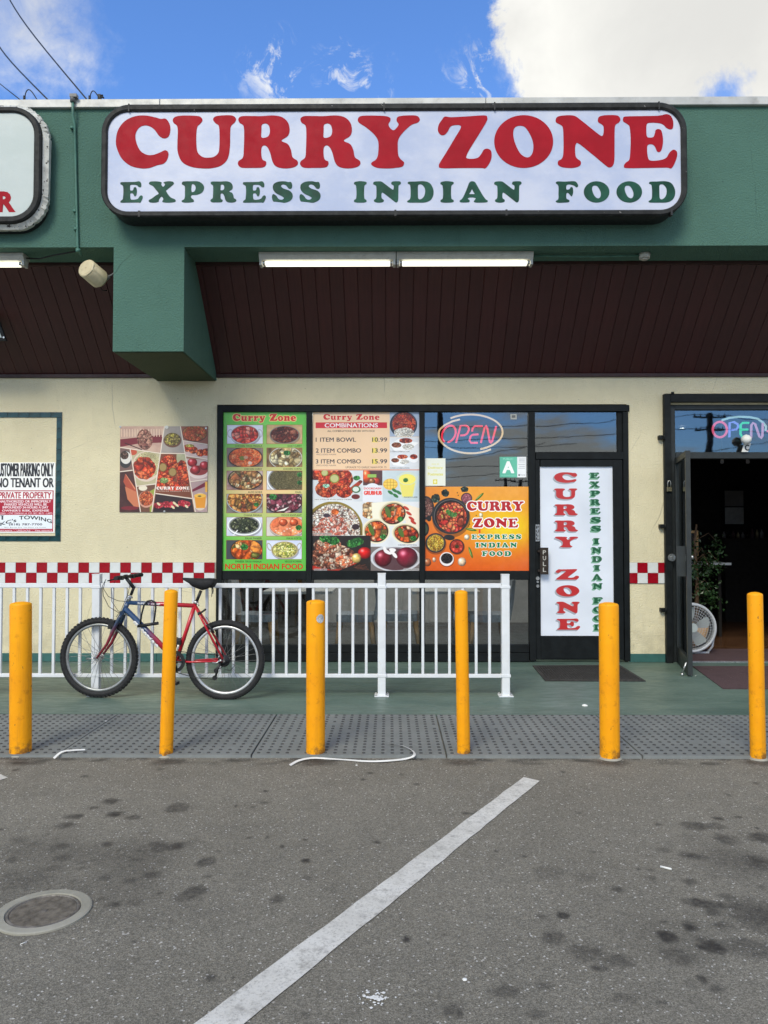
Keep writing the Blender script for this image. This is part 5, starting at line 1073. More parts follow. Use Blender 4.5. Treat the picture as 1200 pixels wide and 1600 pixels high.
b = MB(); b.poly(rr(x0 + .012, x1 - .012, z0 + .010, z1 - .02, .245, 12), lambda x, z: (x, SY + .0715, z), (0, FAS - SY - .073, 0)); obj('cabinet', b, M['cabinet'], sg)
for px in (201, 600, 773, 1030):    # joints of the trim
    q = X(px, SY, 170); b = MB(); b.box((q - .006, SY - .0015, z1 - .068), (q + .006, SY + .05, z1 + .002)); b.box((q + .1 - .006, SY - .0015, z0 - .002), (q + .112, SY + .05, z0 + .054)); obj('trim_joint', b, M['cabinet'], sg)
FY = SY + .0215
def sign_letter(ch, a, b_, yt, yb, mat):
    lo, w = glyph(ch, 5); X0, X1, Zt, Zb = X(a, FY, yt), X(b_, FY, yt), Z(yt, FY, (a + b_) / 2), Z(yb, FY, (a + b_) / 2); m = MB()
    m.poly([(p[0] / w, p[1]) for p in lo[0]], lambda u, v: (X0 + u * (X1 - X0), FY - .002, Zt + v * (Zb - Zt)), (0, .0015, 0), [[(p[0] / w, p[1]) for p in h] for h in lo[1:]])
    obj('letter', m, mat, sg)
for ch, a, c_ in (('C', 181.5, 266.5), ('U', 270, 369), ('R', 372, 466), ('R', 469, 563.3), ('Y', 559, 656), ('Z', 684, 768), ('O', 772, 864), ('N', 868, 969.3), ('E', 973, 1057.5)):
    t_ = (180.5 if a < 700 else 180) - (1.5 if ch == 'E' else 0); sign_letter(ch, a, c_, t_, 263.3 if a < 700 else 262.5, M['red'])
for ch, a, c_ in (('E', 188, 223.3), ('X', 232.5, 275), ('P', 284, 319), ('R', 329, 369.5), ('E', 379.5, 415.5), ('S', 425, 457.5), ('S', 468, 501), ('I', 553, 573), ('N', 583, 626.5), ('D', 636, 677.5), ('I', 688, 709), ('A', 718, 762), ('N', 772, 815), ('F', 868, 903.3), ('O', 912, 952), ('O', 963, 1003), ('D', 1013, 1054.8)):
    sign_letter(ch, a, c_, 283.3, 316.6, M['greenv'])
# neighbouring sign at the left edge of the picture
S2 = 6.97; x1, z0, z1 = X(63, S2, 250), Z(347.5, S2, 40), Z(165.5, S2, 40); x0 = x1 - 3.6
s2 = thing('shop_sign', 'pale sign box with peeling white edge and a red letter R at the left', 'sign', ((x0 + x1) / 2, FAS, z0))
o_ = rr(x0, x1, z0, z1, .28, 12); i_ = rr(x0 + .065, x1 - .066, z0 + .062, z1 - .052, .21, 12); b = MB(); ring(b, o_, i_, S2, S2 + .05, .012); obj('trim', b, M['signframe'], s2)
b = MB(); b.poly(i_, lambda x, z: (x, S2 + .022, z), (0, .01, 0)); obj('face', b, M['face2'], s2)
b = MB(); g = .052; rn = random.Random(2); oo = rr(x0 - g, x1 + g, z0 - g * .9, z1 + g * .7, .32, 26); oo = [(p[0] + rn.uniform(-.006, .006), p[1] + rn.uniform(-.006, .006)) for p in oo]; ii = rr(x0 - .004, x1 + .004, z0 - .004, z1 + .004, .285, 26)
n = len(oo); vs = [(p[0], S2 + .055 + rn.uniform(-.006, .012), p[1]) for p in oo] + [(p[0], S2 + .035, p[1]) for p in ii] + [(p[0], S2 + .10, p[1]) for p in oo]
b.add(vs, [(k, (k + 1) % n, n + (k + 1) % n, n + k) for k in range(n)] + [(k, (k + 1) % n, 2 * n + (k + 1) % n, 2 * n + k) for k in range(n)]); obj('peeling_edge', b, M['peel'], s2)
b = MB(); b.poly(rr(x0 - .07, x1 + .02, z0 - .045, z1 - .30, .28, 12), lambda x, z: (x, S2 + .105, z), (0, FAS - S2 - .107, 0)); obj('cabinet', b, M['cabinet'], s2)
b = MB(); b.poly(rr(x0 - .03, x1 + .02, z0 + .3, z1 - .0, .28, 12), lambda x, z: (x, S2 + .103, z), (0, FAS - S2 - .107, 0)); obj('cabinet_top', b, M['cabinet'], s2)
y_ = S2 + .0215; xa, xb, za, zb_ = X(-4, y_, 310), X(24.8, y_, 310), Z(331.5, y_, 10), Z(299, y_, 10); t_ = text_mb('R', xa, xb, za, zb_, y_ - .001, bold=.05); obj('letter', t_, M['red'], s2)

# ================================================================ THINGS ON THE FASCIA AND UNDER THE EAVES
pt, pb_ = onY(112.5, 155, FAS - .07), onY(121, 392, FAS - .02)
cp = thing('conduit_pipe', 'thin green painted conduit running down the fascia between the two signs', 'pipe', (pt.x, FAS, pb_.z))
b = MB(); b.tube([(pt.x, FAS + .12, pt.z + .02), (pt.x, FAS + .0, pt.z + .03), (pt.x, FAS - .055, pt.z + .01), (pt.x + .004, FAS - .055, pt.z - .14), (pt.x + .008, FAS - .02, pt.z - .22), ((pt.x + pb_.x) / 2, FAS - .016, (pt.z + pb_.z) / 2), (pb_.x, FAS - .016, pb_.z + .05), (pb_.x + .005, FAS - .014, pb_.z), (pb_.x + .01, FAS + .05, pb_.z - .02)], .0125, 10); obj('pipe', b, M['pipe'], cp)
b = MB(); b.cyl((pt.x, FAS - .055, pt.z - .02), (pt.x, FAS - .055, pt.z + .05), .024, n=10); b.box((pt.x - .02, FAS - .08, pt.z + .02), (pt.x + .045, FAS - .03, pt.z + .05)); obj('elbow', b, M['grey'], cp)
for py in (358, 330, 200):
    q = onY(111 + (py - 150) * .036, py, FAS - .016); b = MB(); b.cyl((q.x, FAS - .016, q.z - .012), (q.x, FAS - .016, q.z + .012), .018, n=10); obj('clamp', b, M['pipe'], cp)
b = MB(); b.cyl((pb_.x + .004, FAS - .015, pb_.z - .012), (pb_.x + .004, FAS - .015, pb_.z + .02), .022, n=10); obj('elbow', b, M['pipe'], cp)
fixtures = []
def fixture(xa, xb, label):
    TYf = FAS + .20; zt = fz0 - .001; t = thing('fluorescent_light', label, 'light', ((xa + xb) / 2, TYf, zt), 0, 'fluorescent lights under the fascia')
    b = MB(); b.poly([(TYf - .07, zt), (TYf + .07, zt), (TYf + .07, zt - .03), (TYf + .045, zt - .065), (TYf - .045, zt - .065), (TYf - .07, zt - .03)], lambda y, z: (xa, y, z), (xb - xa, 0, 0)); obj('housing', b, M['housing'], t)
    for sx, xx in ((1, xa), (-1, xb)):
        b = MB(); b.box((xx + sx * .002, TYf - .045, zt - .115), (xx + sx * .026, TYf + .045, zt - .0655), .003); obj('lamp_holder', b, M['housing'], t)
    for dy in (-.024, .024):
        b = MB(); b.cyl((xa + .028, TYf + dy, zt - .092), (xb - .028, TYf + dy, zt - .092), .0165, n=12); tb_ = obj('tube', b, M['tube'], t)
        b = MB(); [b.cyl((p, TYf + dy, zt - .092), (q, TYf + dy, zt - .092), .0172, n=12) for p, q in ((xa + .029, xa + .055), (xb - .055, xb - .029))]; obj('end_cap', b, M['steel'], tb_)
TYf = FAS + .16; xa, xm, xb = X(405, TYf, 402), X(619, TYf, 402), X(833, TYf, 402)
fixture(xa, xm - .004, 'lit fluorescent tube light under the main sign, its left half'); fixture(xm + .004, xb, 'lit fluorescent tube light under the main sign, its right half'); fixture(X(38, TYf, 402) - 1.25, X(38, TYf, 402), 'lit fluorescent tube light at the left picture edge')
# power lead to the little junction box
q = onY(1007, 396, FAS + .2); jb = thing('junction_box', 'small round junction box under the fascia to the right of the tube lights', 'electrical box', (q.x, FAS + .2, fz0))
b = MB(); b.cyl((q.x, FAS + .2, fz0 - .002), (q.x, FAS + .2, fz0 - .05), .055, .05, n=16); b.cyl((q.x, FAS + .2, fz0 - .05), (q.x, FAS + .2, fz0 - .062), .03, n=12); obj('box', b, M['housing'], jb)
b = MB(); b.tube([(xb, FAS + .2, fz0 - .02), ((xb + q.x) / 2, FAS + .2, fz0 - .03), (q.x - .05, FAS + .2, fz0 - .02)], .010, 8); obj('lead', b, M['pipe'], jb)
b = MB(); l0 = X(38, TYf, 402); b.tube([(l0, FAS + .2, fz0 - .03), (l0 + .15, FAS + .15, fz0 - .055), (l0 + .3, FAS + .1, fz0 - .04), (pb_.x, FAS + .05, fz0 - .012)], .007, 6); tag(obj('power_lead', b, M['cable'], loc=(l0, FAS + .2, fz0)), 'thin black lead sagging under the fascia left of the beige fixture', 'cable')
# beige cylindrical fixture on its bracket
hs = onY(134, 421, 7.15); he = onY(150, 428, 7.45); hd = (he - hs).normalized()
sp_ = thing('horn_speaker', 'beige cylindrical outdoor speaker on a bracket beside the green beam', 'speaker', tuple(he))
ln_ = 0.30; b = MB(); A_ = onY(134, 418, 7.14); B_ = A_ + Vector((.062, .17, -.050)); dd_ = (B_ - A_).normalized()
b.cyl(A_ + dd_ * .012, B_, .092, .094, n=28); b.cyl(A_, A_ + dd_ * .012, .080, .092, n=28); b.cyl(B_, B_ + dd_ * .03, .094, .07, n=28); obj('body', b, M['beige'], sp_)
b = MB(); b.cyl(A_ - dd_ * .002, A_ - dd_ * .0005, .070, n=28); b.cyl(A_ - dd_ * .006, A_ - dd_ * .002, .008, n=10); obj('front_cover', b, M['beige'], sp_)
b = MB(); C_ = A_ + dd_ * .2; b.tube([C_ + Vector((.07, 0, .02)), C_ + Vector((.12, .02, .06)), Vector((bx0 - .03, C_.y + .02, C_.z + .10)), Vector((bx0 - .002, C_.y + .02, C_.z + .10))], .010, 8); b.box((bx0 - .012, C_.y - .03, C_.z + .03), (bx0 - .001, C_.y + .07, C_.z + .15)); b.cyl(C_ + Vector((.05, 0, .0)), C_ + Vector((.09, 0, .03)), .02, n=10); obj('bracket', b, M['grey'], sp_)
b = MB(); b.tube([C_ + Vector((0, .02, -.075)), C_ + Vector((.02, .02, -.10)), C_ + Vector((.05, .05, -.09))], .005, 6); obj('cable_tail', b, M['cable'], sp_)
# hanging board cut by the left edge
q = onY(8, 532, 7.9); hb = thing('hanging_sign', 'dark edged board with a pale face hanging under the soffit at the left edge', 'sign', (q.x, 7.9, q.z))
def hbp(u, v): return (q.x + .01 + u * 1.0, 7.9, q.z + v)
b = MB(); b.poly([(-1.0, 0), (0, 0), (-.13, .34), (-1.0, .34)], lambda u, v: hbp(u, v), (0, .03, 0)); obj('board', b, M['black'], hb)
b = MB(); b.poly([(-.95, .03), (-.045, .03), (-.16, .31), (-.95, .31)], lambda u, v: (hbp(u, v)[0], 7.898, hbp(u, v)[2]), (0, .0015, 0)); obj('face', b, M['face2'], hb)
b = MB(); [b.cyl((q.x - .05 - k, 7.915, q.z + .3), (q.x - .05 - k, 7.915, q.z + .8), .006, n=6) for k in (.2, .8)]; obj('hanger', b, M['cable'], hb)
b = MB(); b.cyl((q.x - .012, 7.897, q.z + .03), (q.x - .012, 7.89, q.z + .03), .010, n=10); obj('screw', b, M['steel'], hb)

# ---- cables above the roof
RZ = fz1 + .10
for k, (a, e_, lb) in enumerate((((137, 157), (14, -15), 'black service cable rising from the roof beside the main sign'), ((76, 157), (-10, 45), 'black cable rising from the roof over the gap between the signs'), ((33, 157), (-40, 78), 'thinnest black cable rising from the roof above the left sign'))):
    p = onY(*a, 7.3); q = onY(*e_, 22 if k < 2 else 26); d_ = q - p; pts = [p + d_ * (t / 12 * 1.6) + Vector((0, 0, -.25 * math.sin(math.pi * t / 12))) for t in range(13)]
    b = MB(); b.tube(pts, [.007 + .022 * t / 12 for t in range(13)] if k < 2 else [.005 + .012 * t / 12 for t in range(13)], 6); tag(obj('power_cable', b, M['cable'], loc=tuple(p)), lb, 'cable', 'power cables above the roof')
for a, h_, w_, lb in ((38, 18, 22, 'small loop of black wire on the roof edge above the left sign'), (140, 16, 18, 'small loop of black wire on the roof edge left of the main sign')):
    pts = [onY(a + w_ * t, 158 - h_ * math.sin(math.pi * min(1, t ** .6 * 1.02)), 7.25) for t in [i / 12 for i in range(13)]]; b = MB(); b.tube(pts, .005, 6); q = pts[0]; b.cyl(q, q + Vector((0, 0, .05)), .012, n=8); tag(obj('wire_loop', b, M['cable'], loc=tuple(pts[0])), lb, 'wire')
q = onY(156, 158, 7.3); b = MB(); b.box((q.x - .015, 7.28, q.z - .02), (q.x + .012, 7.32, q.z + .06)); b.cyl((q.x, 7.3, q.z + .05), (q.x + .045, 7.28, q.z + .02), .008, n=8); b.cyl((q.x - .02, 7.3, q.z + .05), (q.x + .03, 7.3, q.z + .055), .010, n=8); tag(obj('cable_bracket', b, M['cable'], loc=tuple(q)), 'little black insulator bracket on the roof edge by the main sign', 'bracket')

# ---- neon signs
def nmat(n, c, s): return emis(n, c, s)
def neon(t, name, pts, r, m, closed=False):
    b = MB(); b.tube(pts, r, 10, closed); return obj(name, b, m, t)
NY = WALL + .075
pk = nmat('pink_neon', (1, .045, .085), 1.5); wn = nmat('warm_white_neon', (1, .68, .34), 1.15)
def nz(u, v): q = onY(640 + u / 6, 640 + v / 6, NY); return (q.x, NY, q.z)
ns = thing('neon_sign', 'pink neon OPEN inside a warm white oval in the middle window', 'neon sign', nz(570, 240))
def arcn(cx, cy, rx, ry, a0, a1, n=34, f=nz): return [f(cx + rx * math.cos(R(a0 + (a1 - a0) * k / n)), cy + ry * math.sin(R(a0 + (a1 - a0) * k / n))) for k in range(n + 1)]
neon(ns, 'oval_tube', arcn(570, 212, 302, 166, -128, 72, 44), .0105, wn); neon(ns, 'oval_tube', [nz(*p) for p in ((472, 92), (400, 110), (330, 145))] + arcn(575, 232, 302, 178, 195, 52, 34), .0105, wn)
neon(ns, 'letter', arcn(368, 228, 62, 78, 110, 445, 30, lambda x, y: nz(x - (y - 228) * .22, y)), .011, pk)
neon(ns, 'letter', [nz(*p) for p in ((435, 312), (478, 150), (530, 150), (552, 165), (556, 190), (540, 225), (515, 240), (475, 242))], .011, pk)
neon(ns, 'letter', [nz(*p) for p in ((685, 155), (610, 155), (592, 175), (585, 205))], .011, pk); neon(ns, 'letter', [nz(*p) for p in ((645, 232), (590, 236), (572, 250), (562, 290), (575, 312), (640, 312))], .011, pk)
neon(ns, 'letter', [nz(*p) for p in ((668, 312), (705, 165), (718, 152), (728, 170), (752, 305), (762, 312), (774, 300), (812, 155))], .011, pk)
b = MB(); [b.cyl((nz(u, 60)[0], NY + .02, nz(u, 60)[2]), (nz(u, 60)[0], NY + .02, 3.0), .0015, n=5) for u in (420, 700)]; obj('hanging_wire', b, M['cable'], ns)
NY2 = WALL + .13
def nz2(u, v): q = onY(1020 + u / 6.156, 600 + v / 6.156, NY2); return (q.x, NY2, q.z)
n2 = thing('neon_sign', 'multicoloured neon OPEN with a white arc above the open doorway', 'neon sign', nz2(820, 440))
cs = [nmat('rose_neon', (1, .14, .24), 1.2), nmat('violet_neon', (.32, .38, 1), .95), nmat('green_neon', (.05, 1, .38), .9), nmat('lilac_neon', (.85, .42, .62), .9), nmat('cool_white_neon', (.62, .9, .82), .8)]
neon(n2, 'letter', arcn(645, 438, 68, 74, 0, 357, 30, nz2), .0125, cs[0]); neon(n2, 'letter', [nz2(*p) for p in ((737, 512), (740, 372), (780, 366), (815, 385), (822, 410), (806, 436), (760, 442))], .0125, cs[1])
neon(n2, 'letter', [nz2(*p) for p in ((925, 374), (865, 374), (846, 392), (843, 480), (862, 512), (920, 515))], .0125, cs[2]); neon(n2, 'letter', [nz2(*p) for p in ((843, 440), (915, 438))], .0125, cs[2])
neon(n2, 'letter', [nz2(*p) for p in ((945, 520), (948, 395), (965, 374), (985, 385), (1025, 505), (1045, 520), (1055, 500), (1058, 374))], .0125, cs[3])
neon(n2, 'arc_tube', [nz2(*p) for p in ((665, 348), (740, 325), (830, 315), (930, 318), (1010, 335), (1060, 370), (1090, 410), (1085, 450))], .012, cs[4])
neon(n2, 'arc_tube', [nz2(*p) for p in ((1100, 452), (1180, 470), (1260, 430), (1330, 400))], .012, cs[0])
NY2 = WALL - .012; b = MB(); q = nz2(875, 540); b.lathe([(.001, -.055), (.03, -.045), (.05, -.02), (.055, 0), (.05, .02), (.03, .045), (.001, .055)], (q[0], NY2 - .06, q[2]), 20); tag(obj('glass_ball', b, M['litter'], loc=(q[0], NY2 - .06, q[2])), 'white round ball hanging below the multicoloured neon', 'ball')
b = MB(); f = lambda u, v: (nz2(u, v)[0], NY2 - .02, nz2(u, v)[2]); b.poly([(872, 572), (937, 572), (908, 655), (846, 655)], f, (0, .006, 0)); cc = obj('letter_card', b, M['litter'], loc=f(890, 655)); tag(cc, 'small tilted white card with a dark letter C under the white ball', 'card')
t_ = text_mb('C', nz2(868, 0)[0], nz2(912, 0)[0], nz2(0, 645)[2], nz2(0, 585)[2], NY2 - .0215, bold=.04); obj('letter', t_, M['blackp'], cc)
# small square sticker in the neon window's corner
q = onY(802.5, 651, PF - .004); b = MB(); b.box((q.x - .034, PF - .003, q.z - .03), (q.x + .034, PF, q.z + .03)); st = obj('window_sticker', b, M['housing'], loc=(q.x, PF, q.z - .03)); tag(st, 'small pale square sticker in the top corner of the neon window', 'sticker')
b = MB(); b.box((q.x - .02, PF - .0045, q.z - .012), (q.x + .02, PF - .0035, q.z + .016)); obj('print', b, M['grey'], st)

# padlock on the gate
q = onY(1046, 765, GY - .02); pdl = thing('padlock', 'brass padlock with a steel shackle hanging on the black gate frame', 'padlock', (q.x, GY, q.z - .04))
b = MB(); b.box((q.x - .026, GY - .030, q.z - .02), (q.x + .026, GY - .008, q.z + .025), .004); obj('body', b, M['brass'], pdl)
b = MB(); b.tube([(q.x - .016, GY - .018, q.z + .02), (q.x - .016, GY - .018, q.z + .075), (q.x - .010, GY - .018, q.z + .092), (q.x, GY - .018, q.z + .098), (q.x + .010, GY - .018, q.z + .092), (q.x + .016, GY - .018, q.z + .075), (q.x + .016, GY - .018, q.z + .02)], .005, 8); obj('shackle', b, M['steel'], pdl)

# ================================================================ INSIDE THE SHOPS
lampm = emis('lit_ceiling_lamp', (1, .95, .86), 42)
def clamp_(x, y, r_, z, label, grp='ceiling lamps seen through the glass'):
    t = thing('ceiling_lamp', label, 'lamp', (x, y, z), 0, grp); b = MB(); b.lathe([(r_ + .015, 0), (r_ + .015, -.02), (r_, -.024)], (x, y, z), 24); obj('rim', b, M['housing'], t); b = MB(); b.lathe([(.001, -.018), (r_ * .98, -.018)], (x, y, z), 24); obj('lamp_disc', b, lampm, t)
for px, py, r_, lb in ((781, 644, .13, 'round ceiling lamp glowing at the top of the neon window'),):
    q = onY(px, py, 9.4); clamp_(q.x, 9.4, .20, 3.049, lb)
q = onY(1126, 640, 9.2); lampm = emis('dim_lit_lamp', (1, .93, .78), 8); clamp_(X(1126, 9.6, 640), 9.6, .09, 3.03, 'small warm ceiling lamp above the multicoloured neon'); clamp_(X(1066, 11.5, 687), 11.5, .04, 3.03, 'small far ceiling lamp at the left of the doorway transom'); lampm = bpy.data.materials['lit_ceiling_lamp']
for k, (x, y) in enumerate(((-1.25, 9.7), (-.35, 9.9))): clamp_(x, y, .2, 3.049, ['ceiling lamp of the dining room behind the green menu', 'ceiling lamp of the dining room behind the combination menu'][k])  # unseen lamps added behind the menus to brighten the dining room
def table(x, y, w, d, label):
    t = thing('dining_table', label, 'table', (x, y, .03), 0, 'dining tables behind the window'); zt = .755
    b = MB(); b.box((x - w / 2, y - d / 2, zt - .035), (x + w / 2, y + d / 2, zt), .003); obj('table_top', b, M['tabletop'], t)
    b = MB(); b.cyl((x + .12, y, .05), (x + .12, y, zt - .036), .035, n=14); obj('leg', b, M['steel'], t); b = MB(); b.cyl((x + .12, y, .031), (x + .12, y, .05), .22, n=20); obj('foot', b, M['blackp'], t)
def chair(x, y, rz, label):
    t = thing('dining_chair', label, 'chair', (x, y, .03), rz, 'dining chairs behind the window')
    b = MB(); b.poly(rr(-.23, .23, -.22, .22, .07, 4), lambda u, v: (u, v, .46), (0, 0, -.085)); obj('seat', b, M['fabric'], t, local=True)
    b = MB(); pr = [(.21, .40), (.24, .60), (.27, .86), (.31, .86), (.285, .60), (.25, .40)]
    b.poly(pr, lambda u, v: (-.22, u, v), (.44, 0, 0)); obj('backrest', b, M['fabric'], t, local=True)
    for sx in (-1, 1):
        for sy in (-1, 1): b = MB(); b.cyl((sx * .19, sy * .18, .375), (sx * .215, sy * .225, 0), .030, .020, n=8); obj('leg', b, M['wood'], t, local=True)
T1 = X(470, 9.35); T2 = X(694, 9.35)
table(T1, 9.35, .82, .65, 'pale dining table behind the left lower window'); table(T2, 9.35, .80, .65, 'pale dining table behind the right lower window')
chair(X(403, 9.15), 9.15, R(90), 'grey dining chair with wooden legs behind the bicycle wheel')
chair(X(556, 9.15), 9.15, R(-90), 'grey dining chair with wooden legs left of the middle railing post')
chair(X(625, 9.25), 9.25, R(90), 'grey dining chair with wooden legs right of the middle railing post'); chair(X(760, 9.15), 9.15, R(-90), 'grey dining chair with wooden legs behind the railing end post')
# counter, frames and pale box deep in the rooms
b = MB(); b.box((-1.2, 12.2, .031), (2.3, 12.7, 1.05)); b.box((-1.25, 12.15, 1.05), (2.35, 12.75, 1.09)); tag(obj('service_counter', b, M['tabletop'], loc=(.5, 12.4, .03)), 'long pale counter at the back of the dining room', 'counter')
# neighbour's shop: table, picture, notice, bottles, track spots, plant, fan
b = MB(); q0, q1 = X(1093, 10.6), X(1127, 10.6); zt = Z(878, 10.6); b.box((q0 - .3, 10.3, zt - .03), (q1, 10.9, zt)); sd_ = thing('side_table', 'white edged table deep in the dark neighbouring shop', 'table', (q0, 10.6, .03)); obj('table_top', b, M['tabletop'], sd_)
for xx in (q0 - .25, q1 - .05): b = MB(); b.box((xx - .02, 10.55, .031), (xx + .02, 10.6, zt - .031)); obj('leg', b, M['intwall2'], sd_)
pf = thing('picture_frame', 'wooden picture frame behind the open glass door', 'picture', (X(1078, 10.2), 10.2, Z(866, 10.2))); b = MB(); pa, pb2, pc, pd = X(1066, 10.2), X(1091, 10.2), Z(868, 10.2), Z(829, 10.2); o4 = [(pa, pc), (pb2, pc), (pb2, pd), (pa, pd)]; i4 = [(pa + .035, pc + .035), (pb2 - .035, pc + .035), (pb2 - .035, pd - .035), (pa + .035, pd - .035)]; b.poly(o4, lambda x, z: (x, 10.2, z), (0, .03, 0), [i4]); obj('frame', b, M['wood'], pf); b = MB(); b.poly(i4, lambda x, z: (x, 10.215, z), (0, .004, 0)); obj('picture', b, M['intwall'], pf)
wn_ = thing('wall_notice', 'grey two part notice on the dark back wall of the neighbouring shop', 'notice', (X(1148, 12.9), 12.9, Z(819, 12.9)));
M['dimpaper'] = paint('dim_grey_paper', (.30, .31, .32), .7, 0, .15, 14)
for a, c_ in ((767, 791), (793, 819)): b = MB(); b.box((X(1133, 12.9), 12.89, Z(c_, 12.9)), (X(1162, 12.9), 12.9, Z(a, 12.9))); obj('sheet', b, M['dimpaper'] if a > 780 else M['grey'], wn_)
rn = random.Random(4)
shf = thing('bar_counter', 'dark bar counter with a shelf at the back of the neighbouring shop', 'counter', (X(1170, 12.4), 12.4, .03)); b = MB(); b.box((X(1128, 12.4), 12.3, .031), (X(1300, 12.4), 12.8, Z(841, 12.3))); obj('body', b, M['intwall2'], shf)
for k in range(9):
    x = X(1131 + k * 7.4, 12.45); h_ = rn.uniform(.09, .16); z = Z(841, 12.3) + .001; m_ = [M['grey'], M['glassd'], M['maroon'], M['brass']][k % 4]
    b = MB(); b.lathe([(.001, 0), (.026, 0), (.026, h_ * .6), (.010, h_ * .78), (.010, h_), (.001, h_)], (x, 12.45, z), 12); o = obj('bottle', b, m_, loc=(x, 12.45, z)); tag(o, ('leftmost', 'second', 'third', 'fourth', 'middle', 'sixth', 'seventh', 'eighth', 'rightmost')[k] + ' small bottle from the left in the row on the dark bar counter', 'bottle', 'bottles on the bar counter')
for k, (px, lb) in enumerate(((1128, 'small pale track spotlight on the left in the dark doorway'), (1168, 'small pale track spotlight on the right in the dark doorway'))):
    q = onY(px, 719, 10.0); t = thing('spotlight', lb, 'lamp', tuple(q), 0, 'track spotlights in the neighbouring shop'); b = MB(); b.cyl((q.x, 10, q.z), (q.x, 10, 3.04), .006, n=6); obj('stem', b, M['grey'], t); b = MB(); b.cyl((q.x - .02, 9.95, q.z - .03), (q.x + .02, 10.04, q.z + .02), .024, .018, n=12); obj('lamp_head', b, M['grey'], t)
# potted plant
px0 = X(1086, 9.9); pl = thing('potted_plant', 'tall leafy potted plant standing behind the fan and the open door', 'plant', (px0, 9.9, .03))
b = MB(); b.lathe([(.001, 0), (.13, 0), (.17, .26), (.155, .26), (.15, .22), (.001, .22)], (px0, 9.9, .031), 20); obj('pot', b, M['wood'], pl)
b = MB(); b.tube([(px0, 9.9, .25), (px0 + .02, 9.9, .8), (px0 - .01, 9.9, 1.3), (px0 + .02, 9.9, 1.55)], [.03, .026, .02, .01], 8)
tips = []
for k in range(16):
    a = rn.uniform(0, 6.28); z = rn.uniform(.55, 1.5); r_ = rn.uniform(.12, .30); p = [(px0, 9.9, z), (px0 + r_ * .6 * math.cos(a), 9.9 + r_ * .6 * math.sin(a), z + .10), (px0 + r_ * math.cos(a), 9.9 + r_ * math.sin(a), z - .02)]; b.tube(p, [.006, .004, .003], 5); tips.append(p)
obj('stem', b, M['trunk'], pl)
b = MB()
for k in range(900):
    p = rn.choice(tips); t = rn.uniform(.2, 1.25); c0 = Vector(p[1]).lerp(Vector(p[2]), t) + Vector([rn.gauss(0, .055), rn.gauss(0, .055), rn.gauss(-.05, .07)])
    a = Vector((rn.gauss(0, 1), rn.gauss(0, 1), rn.gauss(-.8, .6))).normalized(); s_ = a.cross(Vector((rn.gauss(0, 1), rn.gauss(0, 1), 1))).normalized(); l_ = rn.uniform(.035, .06); w_ = l_ * .34
    up_ = a.cross(s_) * .006; b.add([c0, c0 + a * l_ * .5 + s_ * w_ + up_, c0 + a * l_, c0 + a * l_ * .5 - s_ * w_ + up_], [(0, 1, 2), (0, 2, 3)])
obj('leaves', b, M['leaf'], pl)['kind'] = 'stuff'
# floor fan
fq = onY(1079, 977, 8.98); fn = thing('floor_fan', 'round pale grey floor fan behind the open glass door', 'fan', (fq.x, 8.98, .03))
fr_ = .282; fc = Vector((fq.x, 8.98, .03 + fr_ + .03)); 
b = MB(); b.lathe([(fr_, -.05), (fr_ + .008, -.02), (fr_ + .004, .09), (fr_ - .012, .11), (fr_ - .03, .10), (fr_ - .022, .0), (fr_ - .03, -.045), (fr_ - .014, -.055), (fr_, -.05)], fc, 48, 'Y'); obj('housing', b, M['fanplastic'], fn)
b = MB()
for rr_ in (.24, .21, .18, .15, .12, .09): b.tube([(fc.x + rr_ * math.cos(k * .2618), fc.y - .052 - .014 * (1 - rr_ / .28), fc.z + rr_ * math.sin(k * .2618)) for k in range(24)], .0022, 5, True)
for k in range(44): a = k * 2 * math.pi / 44; b.tube([(fc.x + .05 * math.cos(a), fc.y - .068, fc.z + .05 * math.sin(a)), (fc.x + .255 * math.cos(a + .18), fc.y - .050, fc.z + .255 * math.sin(a + .18))], .0022, 4)
gr_ = obj('grille', b, M['fanplastic'], fn); b = MB(); b.cyl((fc.x, fc.y - .064, fc.z), (fc.x, fc.y - .078, fc.z), .058, .05, n=24); obj('badge', b, M['face2'], gr_)
for k in range(5):
    a0 = k * 2 * math.pi / 5 + .3; vs = []; 
    for rr_, wa in ((.05, .30), (.13, .42), (.21, .36), (.235, .22)):
        for s_ in (-1, 1): a = a0 + s_ * wa * (.9 if rr_ > .06 else 1.3); vs.append((fc.x + rr_ * math.cos(a), fc.y + .01 - s_ * .022, fc.z + rr_ * math.sin(a)))
    b = MB(); b.add(vs, [(0, 1, 3, 2), (2, 3, 5, 4), (4, 5, 7, 6)], True); obj('blade', b, M['face2'], fn)
b = MB(); b.cyl((fc.x, fc.y - .02, fc.z), (fc.x, fc.y + .1, fc.z), .055, n=20); obj('motor', b, M['fanplastic'], fn)
b = MB(); b.tube([(fc.x - .2, fc.y + .03, .045), (fc.x - .26, fc.y + .03, .12), (fc.x - .295, fc.y + .03, fc.z), ], .014, 8); b.tube([(fc.x + .2, fc.y + .03, .045), (fc.x + .26, fc.y + .03, .12), (fc.x + .295, fc.y + .03, fc.z)], .014, 8); b.tube([(fc.x - .22, fc.y + .03, .046), (fc.x + .22, fc.y + .03, .046)], .015, 8); obj('stand', b, M['fanplastic'], fn)

